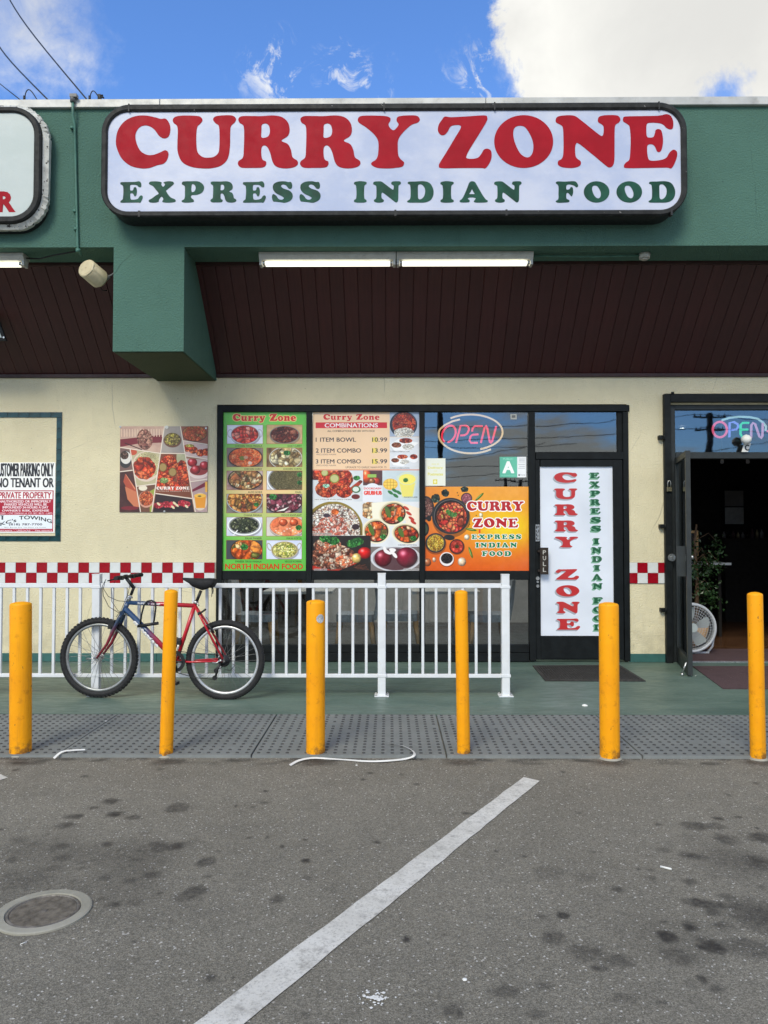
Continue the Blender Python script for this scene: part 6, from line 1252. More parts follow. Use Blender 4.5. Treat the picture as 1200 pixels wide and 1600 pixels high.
# ================================================================ MATS
def flat(name, pts, z, th, mat, label, cat, parent=None):
    b = MB(); b.poly([(p.x, p.y) for p in pts], lambda x, y: (x, y, z + th), (0, 0, -th)); c_ = sum((Vector((p.x, p.y, z)) for p in pts), Vector()) / len(pts); o = obj(name, b, mat, loc=tuple(c_)); tag(o, label, cat); return o
dm_pts = [onZ(832, 1039.5, .03), onZ(968, 1038.5, .03), onZ(1009, 1063.5, .03), onZ(852, 1063, .03)]
dmt = flat('door_mat', dm_pts, .0205, .009, M['matrub'], 'black ribbed rubber mat in front of the closed door', 'mat')
b = MB()
for k in range(34):
    t0 = (k + .5) / 34; p = dm_pts[0].lerp(dm_pts[1], t0 * .94 + .03); q = dm_pts[3].lerp(dm_pts[2], t0 * .94 + .03); a = p.lerp(q, .08); c_ = p.lerp(q, .92); a.z = c_.z = .0305; b.tube([a, c_], .0045, 4)
obj('ribs', b, M['rubber'], dmt)['kind'] = 'stuff'
flat('entrance_carpet', [onZ(1082, 1040.5, .028), onZ(1340, 1040.5, .028), onZ(1340, 1076, .028), onZ(1130, 1075.5, .028)], .0205, .007, M['maroon'], 'worn maroon carpet with a cut corner outside the open doorway', 'carpet')
flat('interior_carpet', [onZ(1074, 1031.5, .04), onZ(1330, 1031.5, .04), onZ(1330, 1013.5, .04), onZ(1064, 1013.5, .04)], .0315, .008, M['maroon'], 'dark maroon runner just inside the open doorway', 'carpet')

# ================================================================ RAILING
RY = 6.72; rl = thing('metal_railing', 'white tubular steel railing with thin balusters in front of the shop window', 'railing', (0, RY, .02))
def rz(py): return Z(py, RY)
def post(px, pt, pb, hw, top=True):
    x = X(px, RY, 990); b = MB(); b.box((x - hw, RY - hw, .021), (x + hw, RY + hw, rz(pt)), .003); b.box((x - hw - .002, RY - hw - .002, rz(pt) - .001), (x + hw + .002, RY + hw + .002, rz(pt) + .006), .002); p = obj('post', b, M['white'], rl)
    b = MB(); b.box((x - hw - .028, RY - hw - .028, .0205), (x + hw + .028, RY + hw + .028, .030), .002); bp = obj('base_plate', b, M['white'], p)
    b = MB(); [b.cyl((x + sx * (hw + .016), RY + sy * (hw + .016), .030), (x + sx * (hw + .016), RY + sy * (hw + .016), .040), .007, n=6) for sx in (-1, 1) for sy in (-1, 1)]; obj('bolt', b, M['steel'], p)
    for y in (917, 1055): b = MB(); b.box((x - hw - .007, RY - hw - .004, rz(y) - .012), (x + hw + .007, RY + hw + .004, rz(y) + .012), .002); obj('bracket', b, M['white'], p)
    return x
pa_ = post(151, 898, 1083, .033); pb3 = post(596.5, 896.5, 1087, .034); pc_ = post(789.5, 898, 1087, .034); pz = post(-300, 898, 1083, .033)
tr, br = (rz(918.5), rz(911.5)), (rz(1058.5), rz(1053))
for (a, c_, dy) in ((pz, pa_, 0), (pa_, pb3, 0), (pb3, pc_, -3)):
    for (z0, z1) in (tr, br): b = MB(); b.box((a + .036, RY - .018, z0 + dy * .0055 * 0), (c_ - .036, RY + .018, z1), .003); obj('rail', b, M['white'], rl)
bal = MB(); bal.box((-.0115, -.0115, br[1] + .0005), (.0115, .0115, tr[0] - .0005), .002); bme = mesh_of('baluster', bal, M['white'], Vector((0, 0, .02)))
for px in [84 - 20.8 * k for k in range(14, -1, -1)] + [104.5, 125] + [175, 196, 217, 238, 260, 281, 302, 323, 344, 365, 386, 407, 427.3, 447.5, 468.5, 489.5, 510.3, 530.8, 551.5, 572.3] + [619.3, 640, 660.6, 681.4, 702.3, 723, 743.8, 764.8]:
    x = X(px, RY, 990)
    if abs(x - pz) < .06: continue
    inst('baluster', bme, rl, (x, 0, 0), (0, 0, rn.uniform(-.05, .05)))

# ================================================================ BOLLARDS
BL = [(32.5, 941, 32, 1185, 16.3, 'thick yellow bollard nearest the left picture edge'), (267.5, 922, 259.5, 1186, 10.4, 'thin leaning yellow bollard in front of the bicycle'), (493.3, 938, 493, 1186, 14.8, 'yellow bollard with a round silver sticker near its top'),
      (720.5, 923, 724.5, 1185, 10.2, 'thin yellow bollard with a cracked foot in front of the railing end'), (951, 942, 953, 1191, 15.4, 'thick yellow bollard in front of the closed door'), (1179.5, 926, 1184.5, 1191, 11.5, 'thin yellow bollard nearest the right picture edge')]
bolls = []
for (tx, ty, bx, by, hw, lb) in BL:
    p = onZ(bx, by - 2, 0); Yb = p.y + hw / 1202 * p.y; base = Vector((onY(bx, by, Yb).x, Yb, 0)); top = onY(tx, ty + 1.5, Yb); r_ = hw * p.y / FOC
    t = thing('bollard', lb, 'bollard', tuple(base), 0, 'yellow bollards along the tactile paving'); ax = (top - base); h_ = ax.length
    b = MB(); n = 28; prof = [(r_, -.03), (r_, .0), (r_ * 1.0, h_ * .3), (r_, h_ * .7), (r_, h_ - .012), (r_ * .97, h_ - .004), (r_ * .88, h_ + .001), (r_ * .5, h_ + .008), (.0008, h_ + .011)]
    rot = Vector((0, 0, 1)).rotation_difference(ax.normalized()).to_matrix(); vs = []
    for rr_, hh_ in prof:
        for k in range(n): a = 2 * math.pi * k / n; vs.append(rot @ Vector((rr_ * math.cos(a), rr_ * math.sin(a), hh_)))
    b.add(vs, [(j * n + k, j * n + (k + 1) % n, (j + 1) * n + (k + 1) % n, (j + 1) * n + k) for j in range(len(prof) - 1) for k in range(n)], True)
    o = bpy.data.objects.new('pipe', mesh_of('pipe', b, M['yellow'])); COL.objects.link(o); o.parent = t
    q = MB(); q.lathe([(r_ + .012, 0.0005), (r_ + .010, .006), (r_ - .002, .012)], (0, 0, 0), 24); obj('foot_mortar', q, M['concrete'] , t, local=True)
    bolls.append((t, r_, Yb, rot, h_))
def sticker(i, px, py, rw, mat, name, label):
    t, r_, Yb, rot, h_ = bolls[i]; q = onY(px, py, Yb - r_); b = MB(); ax = q.x - t.location.x; vs = []; n = 18
    a0 = math.asin(max(-1, min(1, ax / r_)));
    def P_(u, v): a = a0 + u / r_; return Vector((t.location.x + (r_ + .0008) * math.sin(a), Yb - (r_ + .0008) * math.cos(a), q.z + v))
    ct = [P_(0, 0)] + [P_(rw * math.cos(2 * math.pi * k / n), rw * math.sin(2 * math.pi * k / n)) for k in range(n)]
    b.add(ct, [(0, k + 1, (k + 1) % n + 1) for k in range(n)]); o = obj(name, b, mat, t)
M['stick'] = paint('silver_round_sticker', (.55, .58, .60), .35, .3, .35, 70)
M['stickg'] = paint('worn_grey_sticker', (.16, .15, .12), .6, 0, .4, 70)
sticker(2, 500.5, 967, .028, M['stick'], 'sticker', None); sticker(1, 267.5, 966, .013, M['stickg'], 'sticker', None); sticker(1, 272, 966, .012, M['stickg'], 'sticker', None)

# ================================================================ BICYCLE (local plane: x along the bike to its rear wheel, z up)
SB = 6.60 / FOC
BYW = R(-3.2); bk = thing('bicycle', 'blue and red mountain bicycle with a black saddle cover leaning by the white railing', 'bicycle', (X(254, 6.60, 990), 6.60, .02), BYW)
def U(px, py, y=0.0): return Vector(((px - 254) * SB, y, (1094.5 - py) * SB))
def Q1(u, v, y=0.0): return U(70 + u / 6.316, 890 + v / 6.316, y)      # front-half zoom
def Q2(u, v, y=0.0): return U(240 + u / 6.316, 890 + v / 6.316, y)     # rear-half zoom
BBp = U(276.5, 1036); FH = U(153, 1032); RH = U(353.5, 1034); WR = .340
STt = Q2(408, 385); HT0, HT1 = Q1(812, 345), Q1(768, 450)
def bobj(name, b, m, parent=None): return obj(name, b, m, parent or bk, local=True)
def wheel(c, rimmat, knob, label):
    rims = MB(); R1 = .285
    rims.lathe([(R1 - .012, -.010), (R1 + .006, -.012), (R1 + .008, 0), (R1 + .006, .012), (R1 - .012, .010), (R1 - .016, 0), (R1 - .012, -.010)], (0, 0, 0), 56, 'Y')
    w = bobj('wheel', rims, rimmat); w.location = c
    t = MB(); prof = []; n = 14; rt = .026; rc = WR - rt
    for k in range(n + 1): a = 2 * math.pi * k / n; prof.append((rc + rt * math.cos(a) * 1.0, rt * .95 * math.sin(a)))
    t.lathe(prof, (0, 0, 0), 72, 'Y')
    m_ = 62 if knob else 96; hgt = .006 if knob else .0022
    for k in range(m_):
        a = 2 * math.pi * k / m_
        for sy, rr_ in (((-.018), WR - .010), (.018, WR - .010), (0, WR - .001)):
            wd = math.pi * WR / m_ * (.85 if knob else .6); aa = a + (wd / WR if sy == 0 else 0)
            ca, sa = math.cos(aa), math.sin(aa); cx, cz = rr_ * ca, rr_ * sa; tx, tz = -sa, ca; vs = []
            for du in (-wd / 1.6, wd / 1.6):
                for dr_ in (-.004, hgt):
                    for dv in (-.007, .007): vs.append((cx + tx * du + ca * dr_, sy + dv, cz + tz * du + sa * dr_))
            t.add(vs, [(0, 1, 3, 2), (4, 6, 7, 5), (0, 4, 5, 1), (2, 3, 7, 6), (0, 2, 6, 4), (1, 5, 7, 3)])
    obj('tyre', t, M['rubber'], w, local=True)
    h = MB(); h.cyl((0, -.05, 0), (0, .05, 0), .016, n=14); h.cyl((0, -.038, 0), (0, -.034, 0), .028, n=16); h.cyl((0, .034, 0), (0, .038, 0), .028, n=16); obj('hub', h, M['steel'], w, local=True)
    sps = []
    for v in range(2): s_ = MB(); s_.cyl((0.020, -.036 if v else .036, .018 if v else -.018), (R1 - .013, 0, 0), .0015, n=4, caps=False); sps.append(mesh_of('spoke', s_, M['spoke']))
    for k in range(32): inst('spoke', sps[k % 2], w, (0, 0, 0), (0, 2 * math.pi * k / 32, 0))
    return w
M['spoke'] = paint('steel_spoke', (.20, .20, .20), .4, .7)
wf_ = wheel(FH, M['rimd'], True, 'front'); wr_ = wheel(RH, M['rim'], False, 'rear')
b = MB(); b.cyl(HT0, HT1, .019, .021, n=16); bobj('head_tube', b, M['frame'])
b = MB(); tA, tB = Q1(800, 355), Q2(410, 382); b.cyl(tA, tB, .0185, n=16); tt = bobj('top_tube', b, M['frame'])
b = MB(); dA = Q1(785, 415); b.cyl(dA, BBp, .0235, .022, n=18); dt = bobj('down_tube', b, M['frame'])
b = MB(); b.cyl(Q2(415, 358), BBp, .0165, n=14); bobj('seat_tube', b, M['frame'])
b = MB(); [b.tube([Q2(415, 385, sy * .012), Q2(500, 525, sy * .034), Q2(712, 890, sy * .06)], .0095, 10) for sy in (-1, 1)]; bobj('seat_stay', b, M['frame'])
b = MB(); [b.tube([BBp + Vector((.0, sy * .02, 0)), Q2(380, 925, sy * .042), RH + Vector((-.01, sy * .06, 0))], .0085, 10) for sy in (-1, 1)]; bobj('chain_stay', b, M['frame'])
b = MB(); b.cyl(BBp + Vector((0, -.036, 0)), BBp + Vector((0, .036, 0)), .023, n=18); bobj('bottom_bracket', b, M['frame'])
b = MB(); [b.tube([Q1(765, 455, sy * .02), Q1(745, 500, sy * .042), Q1(700, 600, sy * .050), Q1(625, 760, sy * .050), FH + Vector((0, sy * .050, 0))], [.017, .018, .016, .0125, .009], 12) for sy in (-1, 1)]; b.cyl(Q1(765, 455, -.04), Q1(765, 455, .04), .018, n=12); bobj('fork', b, M['fork'])
b = MB(); b.cyl(Q1(830, 285), Q1(812, 345), .0185, n=16); b.cyl(Q1(832, 292), Q1(828, 305), .024, n=16); b.cyl(Q1(775, 455), Q1(768, 468), .024, n=16); bobj('headset', b, M['steel'])
b = MB(); b.cyl(Q1(840, 280), Q1(872, 195), .0125, n=12); b.cyl(Q1(868, 210), Q1(785, 105), .0150, n=12); b.cyl(Q1(785, 100, -.02), Q1(785, 100, .02), .019, n=14); bobj('stem', b, M['blackp'])
b = MB(); hb0 = Q1(782, 98); b.tube([hb0 + Vector((.035, -.28, .0)), hb0 + Vector((.015, -.14, .0)), hb0, hb0 + Vector((.015, .14, 0)), hb0 + Vector((.035, .28, 0))], .0115, 10); hbar = bobj('handlebar', b, M['blackp'])
for sy in (-1, 1):
    b = MB(); b.cyl(hb0 + Vector((.033, sy * .285, 0)), hb0 + Vector((.020, sy * .165, 0)), .0175, n=14); obj('grip', b, M['rubber'], hbar, local=True)
    b = MB(); q = hb0 + Vector((.012, sy * .13, 0)); b.tube([q, q + Vector((-.035, 0, -.012)), q + Vector((-.05, sy * .05, -.018)), q + Vector((-.055, sy * .13, -.022))], [.008, .008, .006, .005], 8); b.box(tuple(q + Vector((-.02, -.02, -.022))), tuple(q + Vector((.02, .02, .014))), .003); obj('brake_lever', b, M['blackp'], hbar, local=True)
b = MB()
b.tube(catm := [Q1(650, 118, -.13), Q1(612, 180, -.12), Q1(604, 280, -.09), Q1(640, 390, -.05), Q1(720, 450, -.02), Q1(770, 462, -.02)], .0027, 6); b.tube([Q1(640, 125, -.12), Q1(610, 210, -.10), Q1(640, 290, -.06), Q1(720, 335, -.03), Q1(800, 342, -.02)], .0025, 6)
b.tube([Q1(750, 140, .1), Q1(790, 190, .08), Q1(795, 260, .04), Q1(730, 440, .02), Q1(690, 500, .0)], .0025, 6); b.tube([Q1(630, 150, .10), Q1(600, 230, .08), Q1(616, 350, .06), Q1(690, 440, .04), Q1(830, 500, .02), Q1(872, 530, .02)], .0025, 6); bobj('brake_cable', b, M['cable'])
b = MB(); b.box(tuple(Q1(625, 600, -.035)), tuple(Q1(690, 530, .035)), .004); b.box(tuple(Q1(625, 612, -.04)), tuple(Q1(665, 588, -.03)), .002); bobj('front_brake', b, M['blackp'])
b = MB(); b.tube([Q2(560, 560, -.045), Q2(590, 600, -.05), Q2(615, 640, -.04)], .010, 8); b.tube([Q2(560, 560, .045), Q2(590, 600, .05), Q2(615, 640, .04)], .010, 8); b.cyl(Q2(590, 600, -.05), Q2(590, 600, .05), .005, n=8); b.tube([Q2(535, 490, -.03), Q2(600, 570, -.04)], .0025, 6); bobj('rear_brake', b, M['blackp'])
b = MB(); b.cyl(Q2(470, 235), Q2(425, 345), .0135, n=14); sp3 = bobj('seat_post', b, M['blackp']); b = MB(); b.cyl(Q2(425, 335), Q2(418, 362), .021, n=16); b.cyl(Q2(440, 345, -.03), Q2(465, 380, -.035), .005, n=8); obj('seat_clamp', b, M['steel'], sp3, local=True)
# saddle: narrow nose to the front, wide rear, draped cover
b = MB(); sec = []
prof = [(286, 107, 122, .012), (330, 108, 150, .026), (380, 110, 185, .040), (440, 112, 205, .058), (500, 112, 222, .072), (550, 110, 215, .078), (595, 112, 195, .076), (618, 125, 165, .058)]
n = 14; vs = []
for (u, t_, bt, wd) in prof:
    for k in range(n):
        a = 2 * math.pi * k / n; p = Q2(u, (t_ + bt) / 2); hz = (bt - t_) / 2 / 6.316 * SB; sy = math.sin(a); cz = math.cos(a)
        vs.append((p.x, wd * (abs(sy) ** .7) * (1 if sy > 0 else -1), p.z + hz * (abs(cz) ** .8) * (1 if cz > 0 else -1) * (1 + (.25 * math.sin(u * .09 + k * 1.7) if cz < 0 else 0))))
b.add(vs, [(j * n + k, j * n + (k + 1) % n, (j + 1) * n + (k + 1) % n, (j + 1) * n + k) for j in range(len(prof) - 1) for k in range(n)] , True); b.add(vs, [tuple(range(n)), tuple(range((len(prof) - 1) * n, len(prof) * n))]); sad = bobj('saddle', b, M['cloth'])
b = MB(); b.tube([Q2(590, 190, -.03), Q2(592, 240, -.03), Q2(586, 290, -.028)], [.006, .004, .003], 6); b.tube([Q2(592, 190, -.02), Q2(600, 225, -.02), Q2(596, 262, -.02)], .004, 6); obj('cover_strap', b, M['cloth'], sad, local=True)
b = MB(); b.cyl(Q2(450, 468, -.02), Q2(530, 412, -.03), .008, n=8); b.cyl(Q2(455, 462, -.02), Q2(470, 452, -.02), .018, n=10); bobj('reflector_bracket', b, M['blackp'])
# drivetrain
b = MB(); cc_ = BBp + Vector((0, -.052, 0)); th = []
for k in range(44):
    for rr_, of in ((.088, 0), (.094, .5)): a = 2 * math.pi * (k + of) / 44; th.append((rr_ * math.cos(a), rr_ * math.sin(a)))
b.poly(th, lambda x, z: (cc_.x + x, cc_.y, cc_.z + z), (0, .004, 0), [[(.062 * math.cos(k * .3), .062 * math.sin(k * .3)) for k in range(21)]])
for k in range(5): a = k * 1.2566; b.cyl((cc_.x, cc_.y + .002, cc_.z), (cc_.x + .07 * math.cos(a), cc_.y + .002, cc_.z + .07 * math.sin(a)), .009, n=6)
b.lathe([(.070, .006), (.070, .010)], cc_, 32, 'Y'); bobj('chainring', b, M['blackp'])
b = MB(); p1 = Q2(232, 1118, -.075) ; b.cyl(BBp + Vector((0, -.05, 0)), BBp + Vector((0, -.07, 0)), .016, n=12); pe = Vector((BBp.x + .012, -.068, BBp.z - .168)); b.cyl(BBp + Vector((0, -.066, 0)), pe, .012, .009, n=10); pe2 = Vector((BBp.x - .012, .068, BBp.z + .168)); b.cyl(BBp + Vector((0, .066, 0)), pe2, .012, .009, n=10); crk = bobj('crank', b, M['steel'])
for pp, sy in ((pe, -1), (pe2, 1)): b = MB(); b.box((pp.x - .042, pp.y + sy * .01, pp.z - .012), (pp.x + .042, pp.y + sy * .085, pp.z + .012), .003); obj('pedal', b, M['blackp'], crk, local=True)
b = MB()
for k, rr_ in enumerate((.052, .045, .038, .031, .026)): b.lathe([(.012, -.046 - k * .0045), (rr_, -.046 - k * .0045), (rr_, -.044 - k * .0045), (.012, -.044 - k * .0045)], RH, 26, 'Y')
bobj('cassette', b, M['blackp'])
b = MB(); b.tube([Q2(690, 930, -.07), Q2(660, 990, -.075), Q2(650, 1040, -.07), Q2(640, 1075, -.065)], [.010, .012, .010, .008], 8); b.cyl(Q2(650, 1000, -.075), Q2(650, 1000, -.065), .020, n=14); b.cyl(Q2(636, 1070, -.075), Q2(636, 1070, -.062), .020, n=14); b.tube([Q2(790, 905, -.08), Q2(830, 905, -.08), Q2(835, 950, -.08), Q2(790, 995, -.075), Q2(740, 990, -.07)], .0025, 6); bobj('rear_derailleur', b, M['blackp'])
b = MB(); b.box(tuple(Q2(215, 760, -.04)), tuple(Q2(285, 715, -.01)), .003); b.tube([Q2(230, 800, -.04), Q2(250, 760, -.035), Q2(280, 720, -.03)], .006, 6); bobj('front_derailleur', b, M['blackp'])
b = MB(); b.tube([cc_ + Vector((0, 0, .090)), RH + Vector((0, -.056, .045))], .0035, 6); b.tube([cc_ + Vector((0.02, 0, -.090)), Q2(430, 1072, -.06), Q2(636, 1085, -.068)], .0035, 6); b.tube([Q2(650, 1000, -.07), RH + Vector((.04, -.056, -.02))], .003, 6); bobj('chain', b, M['blackp'])
b = MB(); b.tube([Q2(610, 922, -.062), Q2(650, 928, -.066), Q2(684, 905, -.066)], [.006, .006, .009], 8); b.cyl(Q2(684, 905, -.07), Q2(700, 903, -.058), .011, n=10); bobj('quick_release', b, M['steel'])
b = MB(); b.tube([Q1(420, 905, -.055), Q1(480, 900, -.062), Q1(510, 890, -.06)], [.006, .006, .009], 8); bobj('quick_release', b, M['steel'])
# lettering on the tubes
M['bikewhite'] = paint('white_frame_lettering', (.80, .80, .82), .4)
def tubetext(text, A_, B_, h_, rad, parent, bold=.03, off=0.0):
    d_ = (B_ - A_); L_ = d_.length; d_.normalize(); up_ = Vector((0, -1, 0)).cross(d_) * 1.0
    up_ = up_ if up_.z > 0 else -up_; v, t = sans_tris(text, bold); b = MB(); vs = []
    for p in v:
        hh_ = (0.5 - p[1]) * h_ + off; y = -math.sqrt(max(rad * rad - hh_ * hh_, 1e-8)) - .0012; q = A_ + d_ * (p[0] * L_) + up_ * hh_; vs.append((q.x, y, q.z))
    b.add(vs, [tuple(int(i) for i in q) for q in t]); return obj('lettering', b, M['bikewhite'], parent, local=True)
d_ = (BBp - dA).normalized(); tubetext('cannondale', Q1(885, 530), Q1(1130, 782), .041, .0236, dt, .05, -.002); dtt = (tB - tA).normalized(); tubetext('SUPER V  COMP', tA + dtt * .10, tA + dtt * .30, .016, .0185, tt, .03)
# U-lock hanging on the top tube
ul = thing('bicycle_lock', 'black U shaped bicycle lock hanging from the top tube of the bicycle', 'lock', tuple(Matrix.Rotation(BYW, 4, 'Z') @ Q1(1040, 560) + bk.location), BYW)
off = Q1(1040, 560)
pts = [Q1(950, 560, -.03), Q1(962, 470, -.03), Q1(985, 380, -.03), Q1(1020, 338, -.03), Q1(1062, 330, -.03), Q1(1095, 345, -.03), Q1(1104, 400, -.03), Q1(1096, 480, -.03), Q1(1085, 545, -.03)]
b = MB(); b.tube([p - off for p in pts], .0075, 10); obj('shackle', b, M['blackp'], ul, local=True)
b = MB(); b.cyl(Q1(925, 582, -.03) - off, Q1(1130, 552, -.03) - off, .0135, n=14); obj('crossbar', b, M['blackp'], ul, local=True)

# ================================================================ LITTER AND WEEDS
def ribbon(name, pts, w, label):
    b = MB(); P3 = [onZ(*p, .0 if onZ(*p, .01).y < LIP else .024) for p in pts]; P3 = [Vector((p.x, p.y, (.030 if p.y > LIP - .03 else .009) + .004 * math.sin(i * 1.3))) for i, p in enumerate(P3)]
    # smooth
    S_ = []
    for i in range(len(P3) - 1):
        a, b0, c0, d0 = P3[max(i - 1, 0)], P3[i], P3[i + 1], P3[min(i + 2, len(P3) - 1)]
        for k in range(5): t = k / 5; S_.append(.5 * ((2 * b0) + (c0 - a) * t + (2 * a - 5 * b0 + 4 * c0 - d0) * t * t + (3 * b0 - a - 3 * c0 + d0) * t ** 3))
    S_.append(P3[-1]); vs = []
    for i, p in enumerate(S_):
        d = (S_[min(i + 1, len(S_) - 1)] - S_[max(i - 1, 0)]).normalized(); s_ = Vector((-d.y, d.x, .35)).normalized() * w; vs += [p - s_, p + s_]
    b.add([(v.x, v.y, max(v.z, .0045)) for v in vs], [(2 * i, 2 * i + 1, 2 * i + 3, 2 * i + 2) for i in range(len(S_) - 1)]); o = obj(name, b, M['litter'], loc=tuple(P3[0])); tag(o, label, 'ribbon')
ribbon('plastic_strap', [(453, 1198), (468, 1191), (490, 1187), (520, 1187.5), (545, 1189), (580, 1192), (610, 1191.5), (634, 1188), (647, 1181), (645, 1174), (632, 1168), (618, 1164.5), (606, 1163.5)], .0085, 'long curling white plastic strap at the foot of the third bollard')
ribbon('plastic_strap', [(84, 1181), (97, 1177), (115, 1174), (133, 1172)], .008, 'short straight white strap on the pavement edge by the left bollards')
def scrap(px, py, s_, label, zz_=.02, name='paper_scrap', flatn=.5):
    q = onZ(px, py, zz_); b = MB(); r2 = random.Random(px); vs = []; n = 9
    for j, (rr_, hh_) in enumerate(((1.0, .0), (.8, .5), (.35, .9))):
        for k in range(n): a = 2 * math.pi * k / n; k_ = r2.uniform(.65, 1.15); vs.append((q.x + s_ * rr_ * k_ * math.cos(a), q.y + s_ * rr_ * k_ * math.sin(a) * .8, zz_ + .001 + s_ * flatn * hh_ * r2.uniform(.6, 1.2)))
    b.add(vs, [(j * n + k, j * n + (k + 1) % n, (j + 1) * n + (k + 1) % n, (j + 1) * n + k) for j in range(2) for k in range(n)] + [tuple(range(2 * n, 3 * n))]); o = obj(name, b, M['litter'], loc=(q.x, q.y, zz_)); tag(o, label, 'litter')
scrap(914, 1103, .028, 'crumpled white tissue lying on the green pavement'); scrap(822, 1179.5, .018, 'flat white paper scrap on the paving edge, left one of two', .0, flatn=.2); scrap(842, 1180, .015, 'flat white paper scrap on the paving edge, right one of two', .0, flatn=.2)
scrap(166, 1127, .010, 'tiny white scrap on the tactile paving at the left'); scrap(1080, 1181, .014, 'tiny white scrap on the paving edge beside the right bollard', .0, flatn=.2); scrap(557, 1196, .008, 'tiny white pebble on the asphalt under the curling strap', .0); scrap(726, 1531, .010, 'tiny white pebble on the lower asphalt', .0); scrap(1087, 1056, .007, 'pale leaf scrap beside the open door foot')
q = onZ(1040, 1358); b = MB(); b.cyl((q.x - .018, q.y + .012, .006), (q.x + .020, q.y - .014, .006), .0045, n=8); tag(obj('cigarette_butt', b, M['litter'], loc=(q.x, q.y, .0)), 'white cigarette end lying on the open asphalt', 'litter')
q = onZ(36, 1475); b = MB(); b.cyl((q.x - .006, q.y - .008, .003), (q.x + .008, q.y + .010, .003), .0016, n=6); tag(obj('matchstick', b, M['litter'], loc=(q.x, q.y, 0)), 'white matchstick below the utility cover', 'litter')
# dried paint splash
b = MB(); q = onZ(589, 1562); r2 = random.Random(9)
sk = [0]
def splat(cx, cy, r_, n=11): sk[0] += 1; vs = [(cx + r_ * r2.uniform(.5, 1.2) * math.cos(2 * math.pi * k / n), cy + r_ * r2.uniform(.5, 1.2) * math.sin(2 * math.pi * k / n), .0035 + sk[0] * .00004) for k in range(n)]; b.add(vs, [tuple(range(n))])
for k in range(70): a = r2.uniform(0, 6.28); d = abs(r2.gauss(0, .022)); splat(q.x + d * math.cos(a) * 1.1, q.y + d * math.sin(a), r2.uniform(.002, .007), 7)
for k in range(16): splat(q.x - .02 - r2.random() * .09, q.y + r2.uniform(-.04, .05), r2.uniform(.0012, .003), 6)
tag(obj('paint_splash', b, M['litter'], loc=(q.x, q.y, 0)), 'dried splash of white paint on the asphalt at the bottom', 'paint splash', kind='stuff')
M['weed'] = paint('dull_green_weed', (.06, .085, .02), .7, 0, .4, 60)
for px, py, sp2, lb in ((70, 1175, .06, 'small weed tuft in the paving joint beside the left bollard'), (437, 1177, .07, 'small weed tuft in the paving joint between the second and third bollards'), (803, 1178, .05, 'small brown weed tuft in the paving joint right of the fourth bollard'), (152, 1176, .03, 'tiniest weed tuft in the paving joint next to the short strap')):
    q = onZ(px, py, .0); b = MB()
    for k in range(60):
        c0 = Vector((q.x + r2.uniform(-sp2, sp2), q.y + r2.uniform(-.008, .008), .001)); a = Vector((r2.uniform(-.8, .8), r2.uniform(-1, .3), r2.uniform(.3, 1))).normalized() * r2.uniform(.01, .024); s_ = Vector((a.y, -a.x, 0)).normalized() * .003
        b.add([c0 - s_, c0 + a, c0 + s_], [(0, 1, 2)])
    o = obj('weed_tuft', b, M['weed'], loc=(q.x, q.y, 0)); tag(o, lb, 'weed')

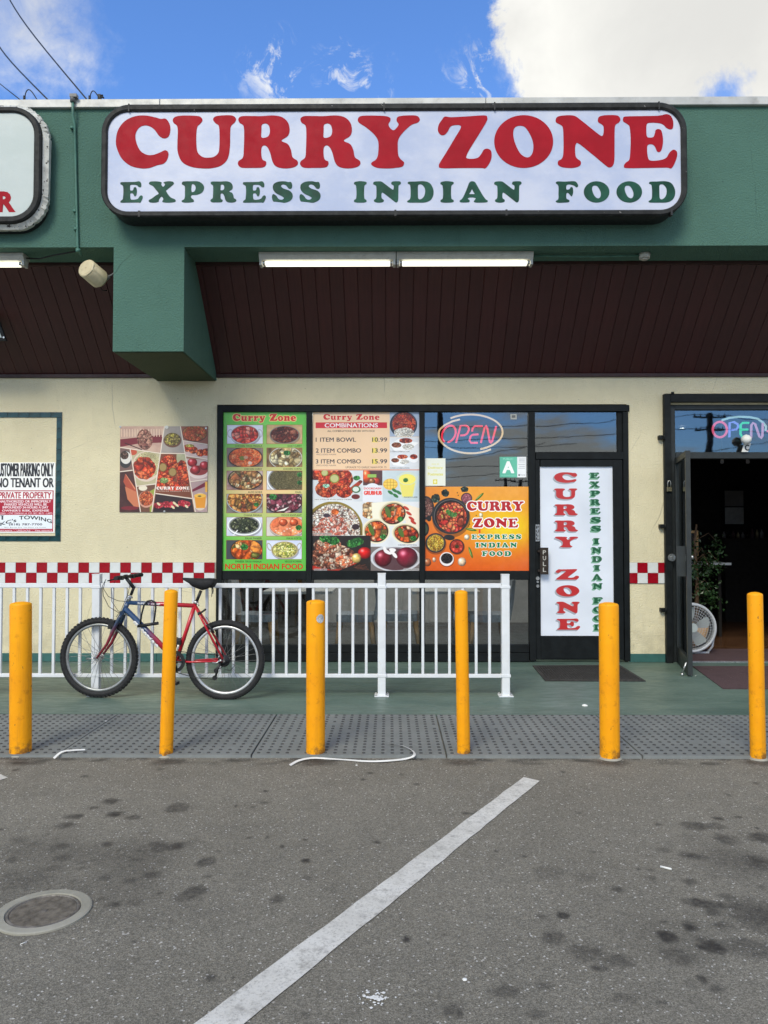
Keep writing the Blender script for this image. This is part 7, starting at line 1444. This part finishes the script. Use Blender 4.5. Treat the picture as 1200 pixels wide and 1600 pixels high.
# ================================================================ ACROSS THE LOT (seen only as reflections in the glass)
M['pole'] = paint('dark_creosote_pole', (.03, .024, .02), .9, 0, .3, 3)
def mirrored(px, py, dist):   # where a thing stands that the pane at WALL mirrors at this pixel
    q = onY(px, py, dist); return Vector((q.x, 2 * WALL - dist, q.z))
def pole(px, ptop, dist, r_, label, arms=True, streetlamp=False):
    tp_ = mirrored(px, ptop, dist); t = thing('utility_pole' if arms else 'lamp_post', label, 'pole', (tp_.x, tp_.y, 0)); b = MB(); b.cyl((tp_.x, tp_.y, 0), (tp_.x, tp_.y, tp_.z), r_ * 1.2, r_ * .85, n=14); obj('post', b, M['pole'], t)
    if arms:
        for dz, wd in ((-.35, 1.25), (-1.3, 1.2), (-3.4, .9)):
            b = MB(); b.box((tp_.x - wd, tp_.y - .06, tp_.z + dz - .07), (tp_.x + wd, tp_.y + .06, tp_.z + dz + .07)); ar = obj('crossarm', b, M['pole'], t); b = MB()
            for k in range(6): xx = tp_.x - wd + .1 + k * (2 * wd - .2) / 5; b.cyl((xx, tp_.y, tp_.z + dz + .07), (xx, tp_.y, tp_.z + dz + .28), .05, .03, n=8)
            obj('insulator', b, M['pole'], ar)
    return tp_
pA = pole(1109, 646, 62, .24, 'tall utility pole with crossarms mirrored in the doorway transom'); pB = pole(790, 748, 95, .28, 'far utility pole mirrored above the grade card'); pole(688, 610, 30, .12, 'slim dark lamp post mirrored beside the pink neon', False); pole(813, 750, 110, .3, 'farthest utility pole mirrored at the window corner')
def wire(a, c_, sag, lb):
    b = MB(); b.tube([a.lerp(c_, t / 14) + Vector((0, 0, -sag * 4 * (t / 14) * (1 - t / 14))) for t in range(15)], .028, 5); tag(obj('overhead_wire', b, M['cable'], loc=tuple(a)), lb, 'wire', 'overhead wires across the lot')
for dz, hn in ((-.1, 'top'), (-1.1, 'middle'), (-3.2, 'lowest')):
    wire(Vector((pA.x, pA.y, pA.z + dz)), Vector((pA.x - 60, pA.y + 5, pA.z + dz - .5)), 1.2, hn + ' overhead wire running left from the utility pole across the lot'); wire(Vector((pA.x, pA.y, pA.z + dz)), Vector((pA.x + 40, pA.y - 4, pA.z + dz + .5)), 1.0, hn + ' overhead wire running right from the utility pole across the lot')
wire(mirrored(640, 750, 70), mirrored(1200, 690, 70), .5, 'slanting overhead wire mirrored below the pink neon and across both transoms'); wire(mirrored(640, 722, 66), mirrored(850, 690, 66), .3, 'short slanting overhead wire mirrored only in the pink neon window'); wire(mirrored(600, 694, 66), mirrored(900, 692, 66), .3, 'nearly level overhead wire mirrored in the middle window and its transom')
M['farwall'] = paint('tan_building_wall', (.30, .26, .21), .8); b = MB(); b.box((-70, -95, 0), (90, -80, 5)); fb = thing('low_building', 'long low tan building across the car park behind the photographer', 'building', (0, -88, 0)); obj('wall', b, M['farwall'], fb)
b = MB(); b.box((-70.3, -95.3, 5.002), (90.3, -79.7, 5.5)); obj('roof', b, M['coping'], fb)
for k in range(20): b = MB(); b.box((-64 + k * 7.5, -80.0, 1), (-60 + k * 7.5, -79.9, 3)); obj('window', b, M['cabinet'], fb)
